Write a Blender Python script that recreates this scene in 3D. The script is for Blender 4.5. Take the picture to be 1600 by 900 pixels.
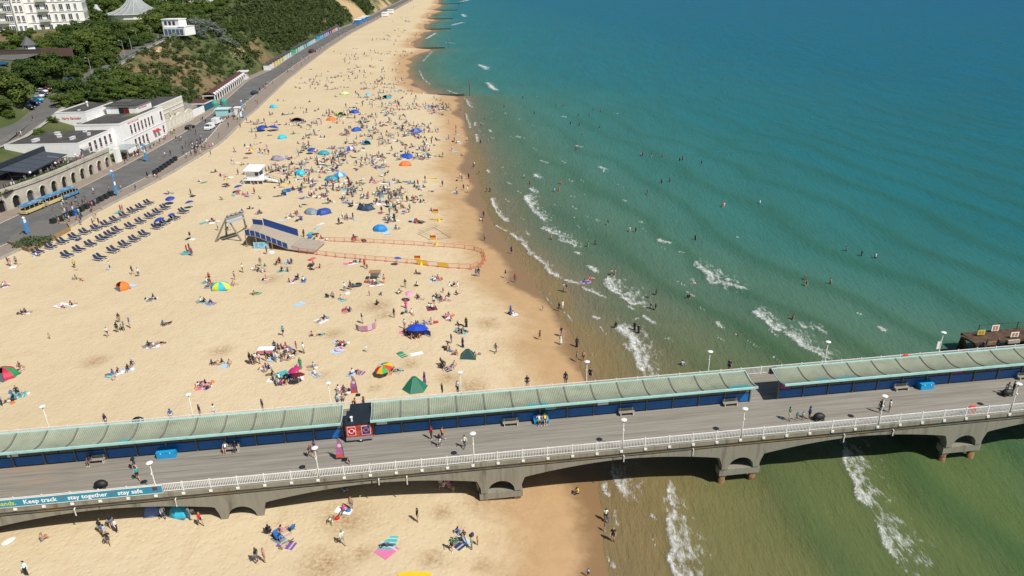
import bpy, bmesh, math, random
import numpy as np
from mathutils import Matrix, Vector

for o in list(bpy.data.objects):
    bpy.data.objects.remove(o)
scene = bpy.context.scene
COL = scene.collection
rnd = random.Random(7)

# ------------------------------------------------------------------ camera
CAM_H, PITCH, ROLL, FPX = 56.0, math.radians(24.0), math.radians(1.35), 1140.0
_f = np.array([0, math.cos(PITCH), -math.sin(PITCH)])
_R0 = np.array([1.0, 0, 0]); _U0 = np.cross(_R0, _f)
_R = _R0 * math.cos(ROLL) - _U0 * math.sin(ROLL)
_U = _R0 * math.sin(ROLL) + _U0 * math.cos(ROLL)
_O = np.array([0, 0, CAM_H])
cam_data = bpy.data.cameras.new('camera')
cam = bpy.data.objects.new('camera', cam_data); COL.objects.link(cam)
cam_data.sensor_width = 36.0; cam_data.sensor_fit = 'HORIZONTAL'
cam_data.lens = 36.0 * FPX / 1600.0
cam_data.clip_start = 0.5; cam_data.clip_end = 20000
cam.matrix_world = Matrix(((_R[0], _U[0], -_f[0], _O[0]), (_R[1], _U[1], -_f[1], _O[1]),
                           (_R[2], _U[2], -_f[2], _O[2]), (0, 0, 0, 1)))
scene.camera = cam

# ------------------------------------------------------------------ sky and sun
SUN_AZ, SUN_EL = math.radians(-40), math.radians(52)
world = bpy.data.worlds.new('World'); scene.world = world; world.use_nodes = True
wn = world.node_tree.nodes; wn.clear()
_sky = wn.new('ShaderNodeTexSky'); _sky.sky_type = 'NISHITA'; _sky.sun_disc = False
_sky.sun_elevation = SUN_EL; _sky.sun_rotation = math.pi / 2 - SUN_AZ
_bg = wn.new('ShaderNodeBackground'); _bg.inputs['Strength'].default_value = 0.065
_wo = wn.new('ShaderNodeOutputWorld')
world.node_tree.links.new(_sky.outputs[0], _bg.inputs[0]); world.node_tree.links.new(_bg.outputs[0], _wo.inputs[0])
sun_data = bpy.data.lights.new('sun', 'SUN'); sun = bpy.data.objects.new('sun', sun_data); COL.objects.link(sun)
sun_data.energy = 5.0; sun_data.angle = math.radians(0.5); sun_data.color = (1.0, 0.95, 0.87)
_d = Vector((math.cos(SUN_EL) * math.cos(SUN_AZ), math.cos(SUN_EL) * math.sin(SUN_AZ), math.sin(SUN_EL)))
sun.rotation_euler = _d.to_track_quat('Z', 'Y').to_euler(); sun.location = _d * 300
scene.view_settings.view_transform = 'Standard'; scene.view_settings.look = 'None'
scene.view_settings.exposure = 0.06; scene.view_settings.gamma = 1.0
scene.view_settings.use_curve_mapping = False

# ------------------------------------------------------------------ pixel <-> ground helpers
def ray(px, py):
    return _f + _R * (px - 800.0) / FPX + _U * (450.0 - py) / FPX
def hit(px, py, z=0.0):
    d = ray(px, py); return _O + d * ((z - CAM_H) / d[2])
def proj(P):
    v = np.asarray(P, float) - _O; w = v @ _f
    return 800 + FPX * (v @ _R) / w, 450 - FPX * (v @ _U) / w

# ------------------------------------------------------------------ the lie of the land
def _pl(pts):
    a = np.array(sorted(pts), float)
    return lambda y: np.interp(y, a[:, 0], a[:, 1])
shore_x = _pl([(0, 7), (55, 8.7), (70, 9.6), (90, 11.0), (107, 9.5), (125, 4.5), (144, 0.2), (165, -4.5), (190, -8), (240, -13), (300, -18),
               (345, -21), (352, -34), (390, -46.7), (440, -57), (488, -60.3), (530, -59), (553, -52), (562, -66), (620, -70), (690, -72),
               (725, -66), (735, -76), (800, -80), (865, -74), (880, -86), (960, -90), (1035, -84), (1050, -96), (1200, -92), (1215, -104),
               (1500, -120), (2500, -200)])
prom_x = _pl([(0, -106), (100, -106), (140, -104.7), (160, -101), (173, -100.4), (194, -98), (213, -97), (245, -96.5), (288, -102.5), (305, -104),
              (388, -114), (445, -119.3), (550, -128), (678, -135.5), (828, -139.5), (1046, -146), (1500, -160), (2500, -260)])
back_x = _pl([(0, -132), (150, -127), (173, -124.3), (190, -121), (215, -120.2), (258, -121.5), (284, -124.6), (306, -128), (329, -131), (396, -140),
              (434, -139), (524, -147), (634, -154), (732, -159), (830, -158), (1046, -166), (1500, -182), (2500, -285)])
crest_x = _pl([(0, -150), (200, -147), (222, -146), (237, -147), (267, -153), (290, -157), (333, -160.5), (386, -167), (425, -169), (487, -173),
               (608, -180), (760, -185), (1000, -192), (1500, -215), (2500, -320)])
crest_z = _pl([(0, 9), (180, 9.5), (222, 11), (237, 13.1), (267, 16), (290, 18.5), (333, 23), (386, 26), (425, 28), (487, 31), (608, 32.5), (760, 32),
               (1000, 31), (1500, 29), (2500, 28)])
plat_z = _pl([(0, 22), (180, 23), (230, 25), (300, 29), (372, 31), (480, 33), (2500, 33)])
PROM_Z = 3.2
def sand_z(x, y):
    d = shore_x(y) - x
    return np.interp(d, [-400, -60, 0, 6, 14, 30, 60, 200], [-9, -3.0, 0, 0.62, 1.35, 2.15, 2.75, 2.95])
def hill_z(x, y):
    bx, cx, cz, pz = back_x(y), crest_x(y), crest_z(y), plat_z(y)
    t = np.clip((bx - x) / np.maximum(bx - cx, 1e-3), 0, 1)
    slope = PROM_Z + (cz - PROM_Z) * (t ** 0.85)
    zz = np.where(x > cx, slope, cz)
    t2 = np.clip((cx - 9 - x) / 16.0, 0, 1); t2 = t2 * t2 * (3 - 2 * t2)
    return np.where(x < cx - 9, cz + (np.maximum(pz, cz) - cz) * t2, zz)
def ground(x, y):
    if x >= prom_x(y): return float(sand_z(x, y))
    if x >= back_x(y): return PROM_Z
    return float(hill_z(x, y))
def gp(px, py, add=0.0):
    """the point of the ground seen at a pixel of the photograph"""
    d = ray(px, py)
    if d[2] > -0.004: d = d.copy(); d[2] = -0.004
    t0 = max(20.0, (36.0 - CAM_H) / d[2]); P = _O + d * t0
    while t0 < 3000:
        P = _O + d * t0
        if P[2] <= max(ground(P[0], P[1]), 0.0 if P[0] > shore_x(P[1]) else -50) + add: break
        t0 *= 1.02
    a, b = t0 / 1.02, t0
    for _ in range(18):
        m = (a + b) / 2; P = _O + d * m
        if P[2] <= max(ground(P[0], P[1]), 0.0 if P[0] > shore_x(P[1]) else -50) + add: b = m
        else: a = m
    return Vector(P)

# ------------------------------------------------------------------ value noise for vertex attributes
_ng = np.random.RandomState(3).rand(256, 256)
def vnoise(x, y, s):
    x = np.asarray(x) / s; y = np.asarray(y) / s
    xi = np.floor(x).astype(int); yi = np.floor(y).astype(int); fx = x - xi; fy = y - yi
    fx = fx * fx * (3 - 2 * fx); fy = fy * fy * (3 - 2 * fy)
    g = lambda a, b: _ng[a % 256, b % 256]
    return (g(xi, yi) * (1 - fx) + g(xi + 1, yi) * fx) * (1 - fy) + (g(xi, yi + 1) * (1 - fx) + g(xi + 1, yi + 1) * fx) * fy
def fbm(x, y, s, n=4):
    t = 0; a = 0.5; tot = 0
    for i in range(n):
        t = t + a * vnoise(np.asarray(x) + 17.3 * i, np.asarray(y) - 9.1 * i, s / 2 ** i); tot += a; a *= 0.5
    return t / tot

# ------------------------------------------------------------------ materials
MATS = {}
def nodes_of(m):
    m.use_nodes = True; nt = m.node_tree; return nt, nt.nodes, nt.links
def mat(name, col, rough=0.7, var=0.12, scale=3.0, bump=0.0, bscale=20.0, metal=0.0, spec=0.5, objcol=False, stain=None, stain_scale=0.6, alpha=1.0, trans=0.0, emit=0.0, axis=None):
    """a painted / cloth / stone surface: base colour with procedural mottling, optional stain colour and bump"""
    if name in MATS: return MATS[name]
    m = bpy.data.materials.new(name); nt, N, L = nodes_of(m); b = N['Principled BSDF']
    b.inputs['Roughness'].default_value = rough; b.inputs['Metallic'].default_value = metal
    b.inputs['Specular IOR Level'].default_value = spec
    tc = N.new('ShaderNodeTexCoord'); geo = N.new('ShaderNodeNewGeometry')
    mp = N.new('ShaderNodeMapping')
    L.new(geo.outputs['Position'], mp.inputs['Vector'])
    if axis is not None: mp.inputs['Rotation'].default_value = (0, 0, axis[0]); mp.inputs['Scale'].default_value = axis[1]
    nz = N.new('ShaderNodeTexNoise'); nz.inputs['Scale'].default_value = scale; nz.inputs['Detail'].default_value = 6; nz.inputs['Roughness'].default_value = 0.65
    L.new(mp.outputs[0], nz.inputs['Vector'])
    hsv = N.new('ShaderNodeHueSaturation'); hsv.inputs['Color'].default_value = (*col, 1)
    if objcol:
        oi = N.new('ShaderNodeObjectInfo'); L.new(oi.outputs['Color'], hsv.inputs['Color'])
    mr = N.new('ShaderNodeMapRange'); mr.inputs[1].default_value = 0.3; mr.inputs[2].default_value = 0.7
    mr.inputs[3].default_value = 1 - var; mr.inputs[4].default_value = 1 + var
    L.new(nz.outputs['Fac'], mr.inputs[0]); L.new(mr.outputs[0], hsv.inputs['Value'])
    out = hsv.outputs[0]
    if stain is not None:
        n2 = N.new('ShaderNodeTexNoise'); n2.inputs['Scale'].default_value = stain_scale; n2.inputs['Detail'].default_value = 8; n2.inputs['Roughness'].default_value = 0.7
        L.new(mp.outputs[0], n2.inputs['Vector'])
        r2 = N.new('ShaderNodeMapRange'); r2.inputs[1].default_value = 0.5; r2.inputs[2].default_value = 0.68; L.new(n2.outputs['Fac'], r2.inputs[0])
        mx = N.new('ShaderNodeMix'); mx.data_type = 'RGBA'; mx.inputs['B'].default_value = (*stain, 1)
        L.new(r2.outputs[0], mx.inputs['Factor']); L.new(out, mx.inputs['A']); out = mx.outputs['Result']
    L.new(out, b.inputs['Base Color'])
    if bump > 0:
        n3 = N.new('ShaderNodeTexNoise'); n3.inputs['Scale'].default_value = bscale; n3.inputs['Detail'].default_value = 5
        L.new(mp.outputs[0], n3.inputs['Vector'])
        bp = N.new('ShaderNodeBump'); bp.inputs['Strength'].default_value = bump; bp.inputs['Distance'].default_value = 0.05
        L.new(n3.outputs['Fac'], bp.inputs['Height']); L.new(bp.outputs[0], b.inputs['Normal'])
    if trans > 0: b.inputs['Transmission Weight'].default_value = trans
    if alpha < 1: b.inputs['Alpha'].default_value = alpha
    if emit > 0:
        L.new(out, b.inputs['Emission Color']); b.inputs['Emission Strength'].default_value = emit
    MATS[name] = m; return m
def random_ramp_mat(name, cols, rough=0.8, salt=0.0, var=0.1):
    """colour picked per object from a list (hair, trousers, skin, towels)"""
    if name in MATS: return MATS[name]
    m = bpy.data.materials.new(name); nt, N, L = nodes_of(m); b = N['Principled BSDF']; b.inputs['Roughness'].default_value = rough
    oi = N.new('ShaderNodeObjectInfo')
    mu = N.new('ShaderNodeMath'); mu.operation = 'MULTIPLY_ADD'; mu.inputs[1].default_value = 7.13 + salt; mu.inputs[2].default_value = salt
    fr = N.new('ShaderNodeMath'); fr.operation = 'FRACT'; L.new(oi.outputs['Random'], mu.inputs[0]); L.new(mu.outputs[0], fr.inputs[0])
    cr = N.new('ShaderNodeValToRGB'); cr.color_ramp.interpolation = 'CONSTANT'
    el = cr.color_ramp.elements
    while len(el) > 1: el.remove(el[0])
    el[0].position = 0; el[0].color = (*cols[0], 1)
    for i, c in enumerate(cols[1:], 1):
        e = el.new(i / len(cols)); e.color = (*c, 1)
    L.new(fr.outputs[0], cr.inputs[0]); L.new(cr.outputs[0], b.inputs['Base Color'])
    MATS[name] = m; return m

# ------------------------------------------------------------------ mesh builder
class MB:
    def __init__(s): s.v = []; s.f = []; s.mi = []; s.cur = 0
    def quad(s, pts):
        i = len(s.v); s.v += [tuple(p) for p in pts]; s.f.append(tuple(range(i, i + len(pts)))); s.mi.append(s.cur); return s
    def box(s, x0, x1, y0, y1, z0, z1):
        i = len(s.v)
        s.v += [(x0, y0, z0), (x1, y0, z0), (x1, y1, z0), (x0, y1, z0), (x0, y0, z1), (x1, y0, z1), (x1, y1, z1), (x0, y1, z1)]
        for q in ((0, 3, 2, 1), (4, 5, 6, 7), (0, 1, 5, 4), (1, 2, 6, 5), (2, 3, 7, 6), (3, 0, 4, 7)):
            s.f.append(tuple(i + k for k in q)); s.mi.append(s.cur)
        return s
    def bar(s, a, b, w, h=None):
        """square bar between two points"""
        a = Vector(a); b = Vector(b); d = (b - a).normalized(); h = h or w
        up = Vector((0, 0, 1)) if abs(d.z) < 0.95 else Vector((0, 1, 0))
        r = d.cross(up).normalized(); u = r.cross(d)
        i = len(s.v)
        for p in (a, b):
            for sx, sy in ((-1, -1), (1, -1), (1, 1), (-1, 1)): s.v.append(tuple(p + r * sx * w / 2 + u * sy * h / 2))
        for q in ((0, 3, 2, 1), (4, 5, 6, 7), (0, 1, 5, 4), (1, 2, 6, 5), (2, 3, 7, 6), (3, 0, 4, 7)):
            s.f.append(tuple(i + k for k in q)); s.mi.append(s.cur)
        return s
    def tube(s, pts, rads, n=8, cap=True):
        pts = [Vector(p) for p in pts]; rads = rads if hasattr(rads, '__len__') else [rads] * len(pts)
        i0 = len(s.v); ref = None
        for k, p in enumerate(pts):
            d = (pts[min(k + 1, len(pts) - 1)] - pts[max(k - 1, 0)]).normalized()
            if ref is None: ref = Vector((1, 0, 0)) if abs(d.x) < 0.8 else Vector((0, 1, 0))
            r = d.cross(ref).normalized(); u = r.cross(d).normalized(); ref = -r.cross(d) if False else ref
            for j in range(n):
                a = 2 * math.pi * j / n; s.v.append(tuple(p + (r * math.cos(a) + u * math.sin(a)) * rads[k]))
        for k in range(len(pts) - 1):
            for j in range(n):
                s.f.append((i0 + k * n + j, i0 + k * n + (j + 1) % n, i0 + (k + 1) * n + (j + 1) % n, i0 + (k + 1) * n + j)); s.mi.append(s.cur)
        if cap:
            s.f.append(tuple(i0 + j for j in reversed(range(n)))); s.mi.append(s.cur)
            e = i0 + (len(pts) - 1) * n; s.f.append(tuple(e + j for j in range(n))); s.mi.append(s.cur)
        return s
    def lathe(s, prof, n=16, c=(0, 0, 0), a0=0, a1=2 * math.pi, squash=(1, 1)):
        i0 = len(s.v); full = abs(a1 - a0 - 2 * math.pi) < 1e-6; m = n if full else n + 1
        for r, z in prof:
            for j in range(m):
                a = a0 + (a1 - a0) * j / n; s.v.append((c[0] + r * math.cos(a) * squash[0], c[1] + r * math.sin(a) * squash[1], c[2] + z))
        for k in range(len(prof) - 1):
            for j in range(n):
                j2 = (j + 1) % m
                s.f.append((i0 + k * m + j, i0 + k * m + j2, i0 + (k + 1) * m + j2, i0 + (k + 1) * m + j)); s.mi.append(s.cur)
        return s
    def prism(s, poly, z0, z1):
        i = len(s.v); n = len(poly)
        s.v += [(p[0], p[1], z0) for p in poly] + [(p[0], p[1], z1) for p in poly]
        s.f.append(tuple(i + k for k in reversed(range(n)))); s.mi.append(s.cur)
        s.f.append(tuple(i + n + k for k in range(n))); s.mi.append(s.cur)
        for k in range(n):
            s.f.append((i + k, i + (k + 1) % n, i + n + (k + 1) % n, i + n + k)); s.mi.append(s.cur)
        return s
    def mesh(s, name, mats, smooth=False):
        me = bpy.data.meshes.new(name); me.from_pydata(s.v, [], s.f)
        for m in (mats if isinstance(mats, (list, tuple)) else [mats]): me.materials.append(m)
        if any(s.mi): me.polygons.foreach_set('material_index', s.mi)
        if smooth: me.polygons.foreach_set('use_smooth', [True] * len(me.polygons))
        me.update(); return me
def put(name, data, parent=None, loc=(0, 0, 0), rz=0.0, scale=None, color=None):
    o = bpy.data.objects.new(name, data); COL.objects.link(o); o.parent = parent
    o.location = loc; o.rotation_euler = (0, 0, rz)
    if scale is not None: o.scale = scale if hasattr(scale, '__len__') else (scale,) * 3
    if color is not None: o.color = (*color, 1)
    return o
def part(name, mb, mats, parent=None, smooth=False, **k):
    return put(name, mb.mesh(name, mats, smooth), parent, **k)
def empty(name, loc=(0, 0, 0), rz=0.0, scale=None):
    o = put(name, None, None, loc, rz, scale); o.empty_display_size = 0.5; return o
def tag(o, label=None, cat=None, group=None, kind=None):
    if label: o['label'] = label
    if cat: o['category'] = cat
    if group: o['group'] = group
    if kind: o['kind'] = kind
    return o
def copy_tree(o, parent=None):
    c = o.copy(); COL.objects.link(c); c.parent = parent
    for ch in KIDS(o): copy_tree(ch, c)
    return c
def KIDS(o): return [c for c in o.children]
# ================================================================== THE SETTING
def grid_mesh(name, X, Y, Z, mats, attrs=None, smooth=True):
    nr, nc = X.shape
    v = np.stack([X, Y, Z], -1).reshape(-1, 3)
    idx = np.arange(nr * nc).reshape(nr, nc)
    f = np.stack([idx[:-1, :-1], idx[:-1, 1:], idx[1:, 1:], idx[1:, :-1]], -1).reshape(-1, 4)
    me = bpy.data.meshes.new(name)
    me.vertices.add(len(v)); me.vertices.foreach_set('co', v.astype(np.float32).ravel())
    me.loops.add(f.size); me.loops.foreach_set('vertex_index', f.astype(np.int32).ravel())
    me.polygons.add(len(f)); me.polygons.foreach_set('loop_start', np.arange(0, f.size, 4, dtype=np.int32))
    me.polygons.foreach_set('loop_total', np.full(len(f), 4, np.int32))
    me.update(calc_edges=True)
    me.polygons.foreach_set('use_smooth', np.full(len(f), smooth))
    for m in (mats if isinstance(mats, list) else [mats]): me.materials.append(m)
    for k, a in (attrs or {}).items():
        if a.ndim == 3:
            at = me.attributes.new(k, 'FLOAT_COLOR', 'POINT')
            c = np.concatenate([a, np.ones(a.shape[:2] + (1,))], -1).astype(np.float32); at.data.foreach_set('color', c.ravel())
        else:
            at = me.attributes.new(k, 'FLOAT', 'POINT'); at.data.foreach_set('value', a.astype(np.float32).ravel())
    return me

# ---- pieces of node trees
def N_attr(N, name):
    a = N.new('ShaderNodeAttribute'); a.attribute_name = name; return a
def N_noise(N, L, vec, scale, detail=5, rough=0.6):
    n = N.new('ShaderNodeTexNoise'); n.inputs['Scale'].default_value = scale; n.inputs['Detail'].default_value = detail; n.inputs['Roughness'].default_value = rough
    L.new(vec, n.inputs['Vector']); return n.outputs['Fac']
def N_range(N, L, x, a, b, c=0.0, d=1.0, smooth=False):
    r = N.new('ShaderNodeMapRange'); r.interpolation_type = 'SMOOTHSTEP' if smooth else 'LINEAR'
    for i, q in enumerate((a, b, c, d), 1): r.inputs[i].default_value = q
    L.new(x, r.inputs[0]); return r.outputs[0]
def N_mix(N, L, fac, A, B):
    m = N.new('ShaderNodeMix'); m.data_type = 'RGBA'
    for s, q in (('Factor', fac), ('A', A), ('B', B)):
        if isinstance(q, (tuple, float, int)): m.inputs[s].default_value = (*q, 1) if isinstance(q, tuple) else q
        else: L.new(q, m.inputs[s])
    return m.outputs['Result']
def N_math(N, L, op, a, b):
    m = N.new('ShaderNodeMath'); m.operation = op
    for i, q in enumerate((a, b)):
        if isinstance(q, (float, int)): m.inputs[i].default_value = q
        else: L.new(q, m.inputs[i])
    return m.outputs[0]

# ---- sand
def sand_material():
    m = bpy.data.materials.new('sand'); nt, N, L = nodes_of(m); b = N['Principled BSDF']
    pos = N.new('ShaderNodeNewGeometry').outputs['Position']
    wet = N_attr(N, 'wet').outputs['Fac']; dug = N_attr(N, 'dug').outputs['Fac']
    big = N_noise(N, L, pos, 0.035, 4); mid = N_noise(N, L, pos, 0.45, 6, 0.7); fine = N_noise(N, L, pos, 2.2, 6, 0.75)
    dry = N_mix(N, L, N_range(N, L, big, 0.35, 0.65), (0.535, 0.43, 0.27), (0.58, 0.475, 0.315))
    dry = N_mix(N, L, N_range(N, L, mid, 0.50, 0.74, 0, 0.55), dry, (0.475, 0.35, 0.20))
    trk = N.new('ShaderNodeMapping'); trk.inputs['Rotation'].default_value = (0, 0, .12); trk.inputs['Scale'].default_value = (.35, .02, 1); L.new(pos, trk.inputs['Vector'])
    dry = N_mix(N, L, N_range(N, L, N_noise(N, L, trk.outputs[0], 2.2, 4, .8), 0.58, 0.72, 0, 0.5), dry, (0.47, 0.345, 0.20))
    dry = N_mix(N, L, N_range(N, L, fine, 0.55, 0.8, 0, 0.35), dry, (0.43, 0.31, 0.18))
    df = N_math(N, L, 'MULTIPLY', dug, N_range(N, L, fine, 0.35, 0.6))
    dry = N_mix(N, L, df, dry, (0.30, 0.19, 0.09))
    damp = N_mix(N, L, N_range(N, L, mid, 0.4, 0.7), (0.44, 0.285, 0.145), (0.385, 0.25, 0.125))
    soak = (0.235, 0.145, 0.07)
    wn_ = N_math(N, L, 'ADD', wet, N_range(N, L, mid, 0.3, 0.7, -0.05, 0.05))
    c = N_mix(N, L, N_range(N, L, wn_, 0.15, 0.50, smooth=True), dry, damp)
    c = N_mix(N, L, N_range(N, L, wn_, 0.70, 0.92, smooth=True), c, soak)
    L.new(c, b.inputs['Base Color'])
    L.new(N_range(N, L, wn_, 0.6, 1.0, 0.92, 0.28), b.inputs['Roughness'])
    # footprints and ripples, fading on the washed wet sand
    foot = N.new('ShaderNodeTexVoronoi'); foot.inputs['Scale'].default_value = 1.7; L.new(pos, foot.inputs['Vector'])
    f2 = N.new('ShaderNodeTexVoronoi'); f2.inputs['Scale'].default_value = 0.75; L.new(pos, f2.inputs['Vector'])
    h = N_math(N, L, 'ADD', N_range(N, L, foot.outputs['Distance'], 0.0, 0.5), N_math(N, L, 'MULTIPLY', fine, 0.9))
    h = N_math(N, L, 'ADD', h, N_math(N, L, 'MULTIPLY', N_range(N, L, f2.outputs['Distance'], 0, 0.6), 0.8))
    bp = N.new('ShaderNodeBump'); bp.inputs['Distance'].default_value = 0.11
    L.new(N_range(N, L, wn_, 0.2, 0.75, 0.42, 0.05), bp.inputs['Strength']); L.new(h, bp.inputs['Height']); L.new(bp.outputs[0], b.inputs['Normal'])
    return m
ys = np.concatenate([np.geomspace(14, 420, 330), np.geomspace(424, 2400, 170)])
ts = np.linspace(0, 1, 210)
Yg = np.repeat(ys[:, None], len(ts), 1)
lo = prom_x(ys) - 0.3; hi = shore_x(ys) + 55
tt = ts ** 1.0
Xg = lo[:, None] + (hi - lo)[:, None] * tt[None, :]
Dg = shore_x(Yg) - Xg
Zg = sand_z(Xg, Yg) + (fbm(Xg, Yg, 9.0, 3) - 0.5) * 0.22 * np.clip(Dg / 14, 0, 1) + (fbm(Xg, Yg, 2.2, 2) - 0.5) * 0.10 * np.clip(Dg / 16, 0, 1)
Wg = np.interp(Dg + (fbm(Xg, Yg, 22, 3) - 0.5) * 9.0 + 2.2 * np.abs(np.sin(Yg / 9.0 + 3 * fbm(Xg, Yg, 40, 2))), [-2, 2.5, 7, 13, 24], [1.0, 0.93, 0.52, 0.30, 0.0])
Ug = np.zeros_like(Xg)
DUG = [(505, 880, 3.2), (675, 872, 1.6), (540, 810, 3.4), (755, 782, 3.0), (800, 785, 3.2), (565, 862, 1.5), (753, 880, 1.4), (690, 800, 1.6), (588, 478, 3.4), (420, 436, 2.4), (345, 548, 2.2),
       (148, 564, 2.4), (640, 568, 1.6), (520, 520, 2.0), (760, 505, 2.6), (700, 590, 2.0), (600, 492, 2.0), (735, 605, 3.0), (690, 325, 2.6), (812, 540, 2.5), (505, 585, 1.0), (585, 605, 1.2)]
for (qx, qy, r) in DUG:
    p = gp(qx, qy); dd = np.hypot(Xg - p.x, (Yg - p.y)) / r
    Ug = np.maximum(Ug, np.clip(1.15 - dd, 0, 1)); Zg -= 0.12 * np.clip(1 - dd, 0, 1)
# a ring scratched in the sand
p = gp(764, 504); rr = np.hypot((Xg - p.x) / 1.5, (Yg - p.y) / 2.3); Ug = np.maximum(Ug, np.clip(1 - abs(rr - 1) * 7, 0, 0.8))
beach = put('beach', grid_mesh('beach', Xg, Yg, Zg, sand_material(), {'wet': Wg, 'dug': Ug}))
tag(beach, 'wide golden sand beach running down to the sea', kind='structure')

# ---- sea
FOAM = []   # polylines in world xy, half width, trail towards the sea
def foam(ox, oy, s, pts, w=0.55, trail=0.0, a=1.0):
    FOAM.append(([hit(ox + x / s, oy + y / s, 0.0)[:2] for x, y in pts], w, trail, a))
for pts, w, tr in (
    ([(500, 10), (555, 45)], .35, .5), ([(590, 65), (640, 105), (665, 110)], .6, 1.5), ([(665, 125), (710, 185)], .55, 1), ([(740, 205), (810, 260)], .5, 1), ([(815, 270), (845, 310), (875, 330)], .6, 1),
    ([(930, 355), (960, 370), (1000, 380)], .5, .8), ([(735, 405), (790, 440), (850, 495)], .16, 0), ([(925, 545), (975, 605)], .18, 0), ([(1080, 265), (1120, 300)], .7, .6), ([(985, 175), (1020, 190)], .6, .5),
    ([(795, 30), (850, 60), (890, 70)], .8, 3), ([(900, 100), (960, 125)], .6, 3), ([(1190, 350), (1230, 420), (1290, 440), (1330, 435)], .65, 3.5), ([(1285, 465), (1350, 500), (1400, 500)], .6, 2.5),
    ([(1325, 515), (1360, 530)], .4, .5), ([(1080, 425), (1155, 460)], .5, 1), ([(1275, 655), (1330, 720), (1375, 800), (1400, 890), (1410, 920)], .75, 3.5), ([(1420, 575), (1480, 620)], .55, .6),
    ([(1100, 580), (1130, 595)], .4, .4), ([(1145, 640), (1190, 690)], .16, 0), ([(1520, 100), (1585, 125)], .7, .5), ([(1390, 590), (1370, 600)], .3, 0)): foam(650, 350, 4, pts, w, tr)
for pts, w, tr in (([(120, 310), (185, 325)], .7, .6), ([(250, 375), (270, 380)], .4, .3), ([(350, 480), (420, 520), (450, 570), (505, 570)], .6, 4.5), ([(540, 580), (600, 610), (640, 605)], .6, 1),
    ([(720, 750), (780, 800), (850, 860), (880, 860)], .6, 3.0), ([(930, 890), (960, 900)], .5, .5), ([(1000, 845), (1060, 850)], .2, 2), ([(1360, 757), (1375, 762)], .3, .3), ([(1485, 845), (1520, 870)], .5, .5), ([(0, 185), (15, 195)], .6, .3)): foam(1000, 300, 4, pts, w, tr)
for pts, w, tr in (([(120, 170), (200, 230), (300, 285)], .6, 3.5), ([(690, 125), (725, 150)], .4, .4)): foam(1200, 480, 4, pts, w, tr)
for pts, w, tr in (([(430, 455), (452, 462)], 1.0, .6), ([(955, 645), (990, 660)], 1.0, .5), ([(540, 690), (565, 712)], .9, 1.5), ([(245, 120), (270, 150), (285, 165)], 1.6, 1), ([(190, 8), (225, 25), (240, 35)], 1.8, 1.2), ([(715, 328), (738, 334)], .9, .3),
    ([(105, 215), (125, 250), (155, 275)], .7, .8), ([(110, 310), (120, 350), (140, 400)], .5, .5), ([(165, 365), (168, 388)], .7, .4), ([(175, 440), (185, 485)], .6, .5), ([(245, 665), (255, 680)], .7, .5), ([(262, 412), (268, 425)], .7, .4),
    ([(515, 780), (530, 800)], .8, 1.5), ([(805, 512), (822, 520)], .9, .3), ([(275, 840), (285, 870), (295, 900)], .6, .5), ([(335, 645), (340, 648)], .5, .2), ([(585, 605), (620, 622)], .5, .6), ([(545, 200), (555, 202)], .8, .1), ([(1040, 308), (1055, 310)], .7, .1),
    ([(485, 830), (500, 870), (515, 900)], .9, 3.5), ([(1095, 850), (1110, 858)], .5, .2)): foam(700, 100, 4, pts, w, tr)
for pts, w, tr in (([(820, 70), (850, 160), (900, 220), (970, 300)], .5, 1.2), ([(1160, 60), (1190, 130), (1240, 190), (1330, 270)], .5, 3.2), ([(940, 380), (975, 400)], .35, .4)): foam(640, 300, 6.43, pts, w, tr)
for pts, w, tr in (([(785, 160), (790, 270), (830, 300)], .35, 1.2), ([(765, 375), (790, 480), (815, 560), (790, 640), (840, 740)], .42, 3.2), ([(425, 75), (450, 130), (490, 185)], .35, 2.4), ([(440, 320), (460, 400)], .14, 0.3), ([(665, 345), (690, 370)], .22, 0),
    ([(390, 600), (420, 660)], .12, .5), ([(370, 150), (390, 210)], .3, .5), ([(680, 490), (700, 540)], .1, 0)): foam(850, 720, 4, pts, w, tr)
for pts, w, tr in (([(480, 100), (490, 180), (530, 280), (560, 330)], .38, 3.4), ([(545, 345), (560, 385), (620, 430)], .4, 2.2), ([(710, 600), (715, 650), (740, 700)], .3, 4.0)): foam(1200, 680, 4, pts, w, tr)
for pts, w, tr in (([(700, 322), (640, 385)], .8, .5), ([(620, 440), (640, 490), (690, 530)], .6, .4), ([(985, 405), (1050, 425)], 2.0, 1.5), ([(1045, 520), (1095, 565)], 1.8, 1.2), ([(790, 565), (870, 590)], .8, .5), ([(820, 158), (895, 140)], 3.5, 2), ([(665, 243), (720, 208)], 2.6, 1),
    ([(890, 90), (905, 105)], 4, 2), ([(880, 10), (930, 0)], 6, 3), ([(785, 262), (840, 275)], 1.2, 1)): foam(500, 0, 4, pts, w, tr)

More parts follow.
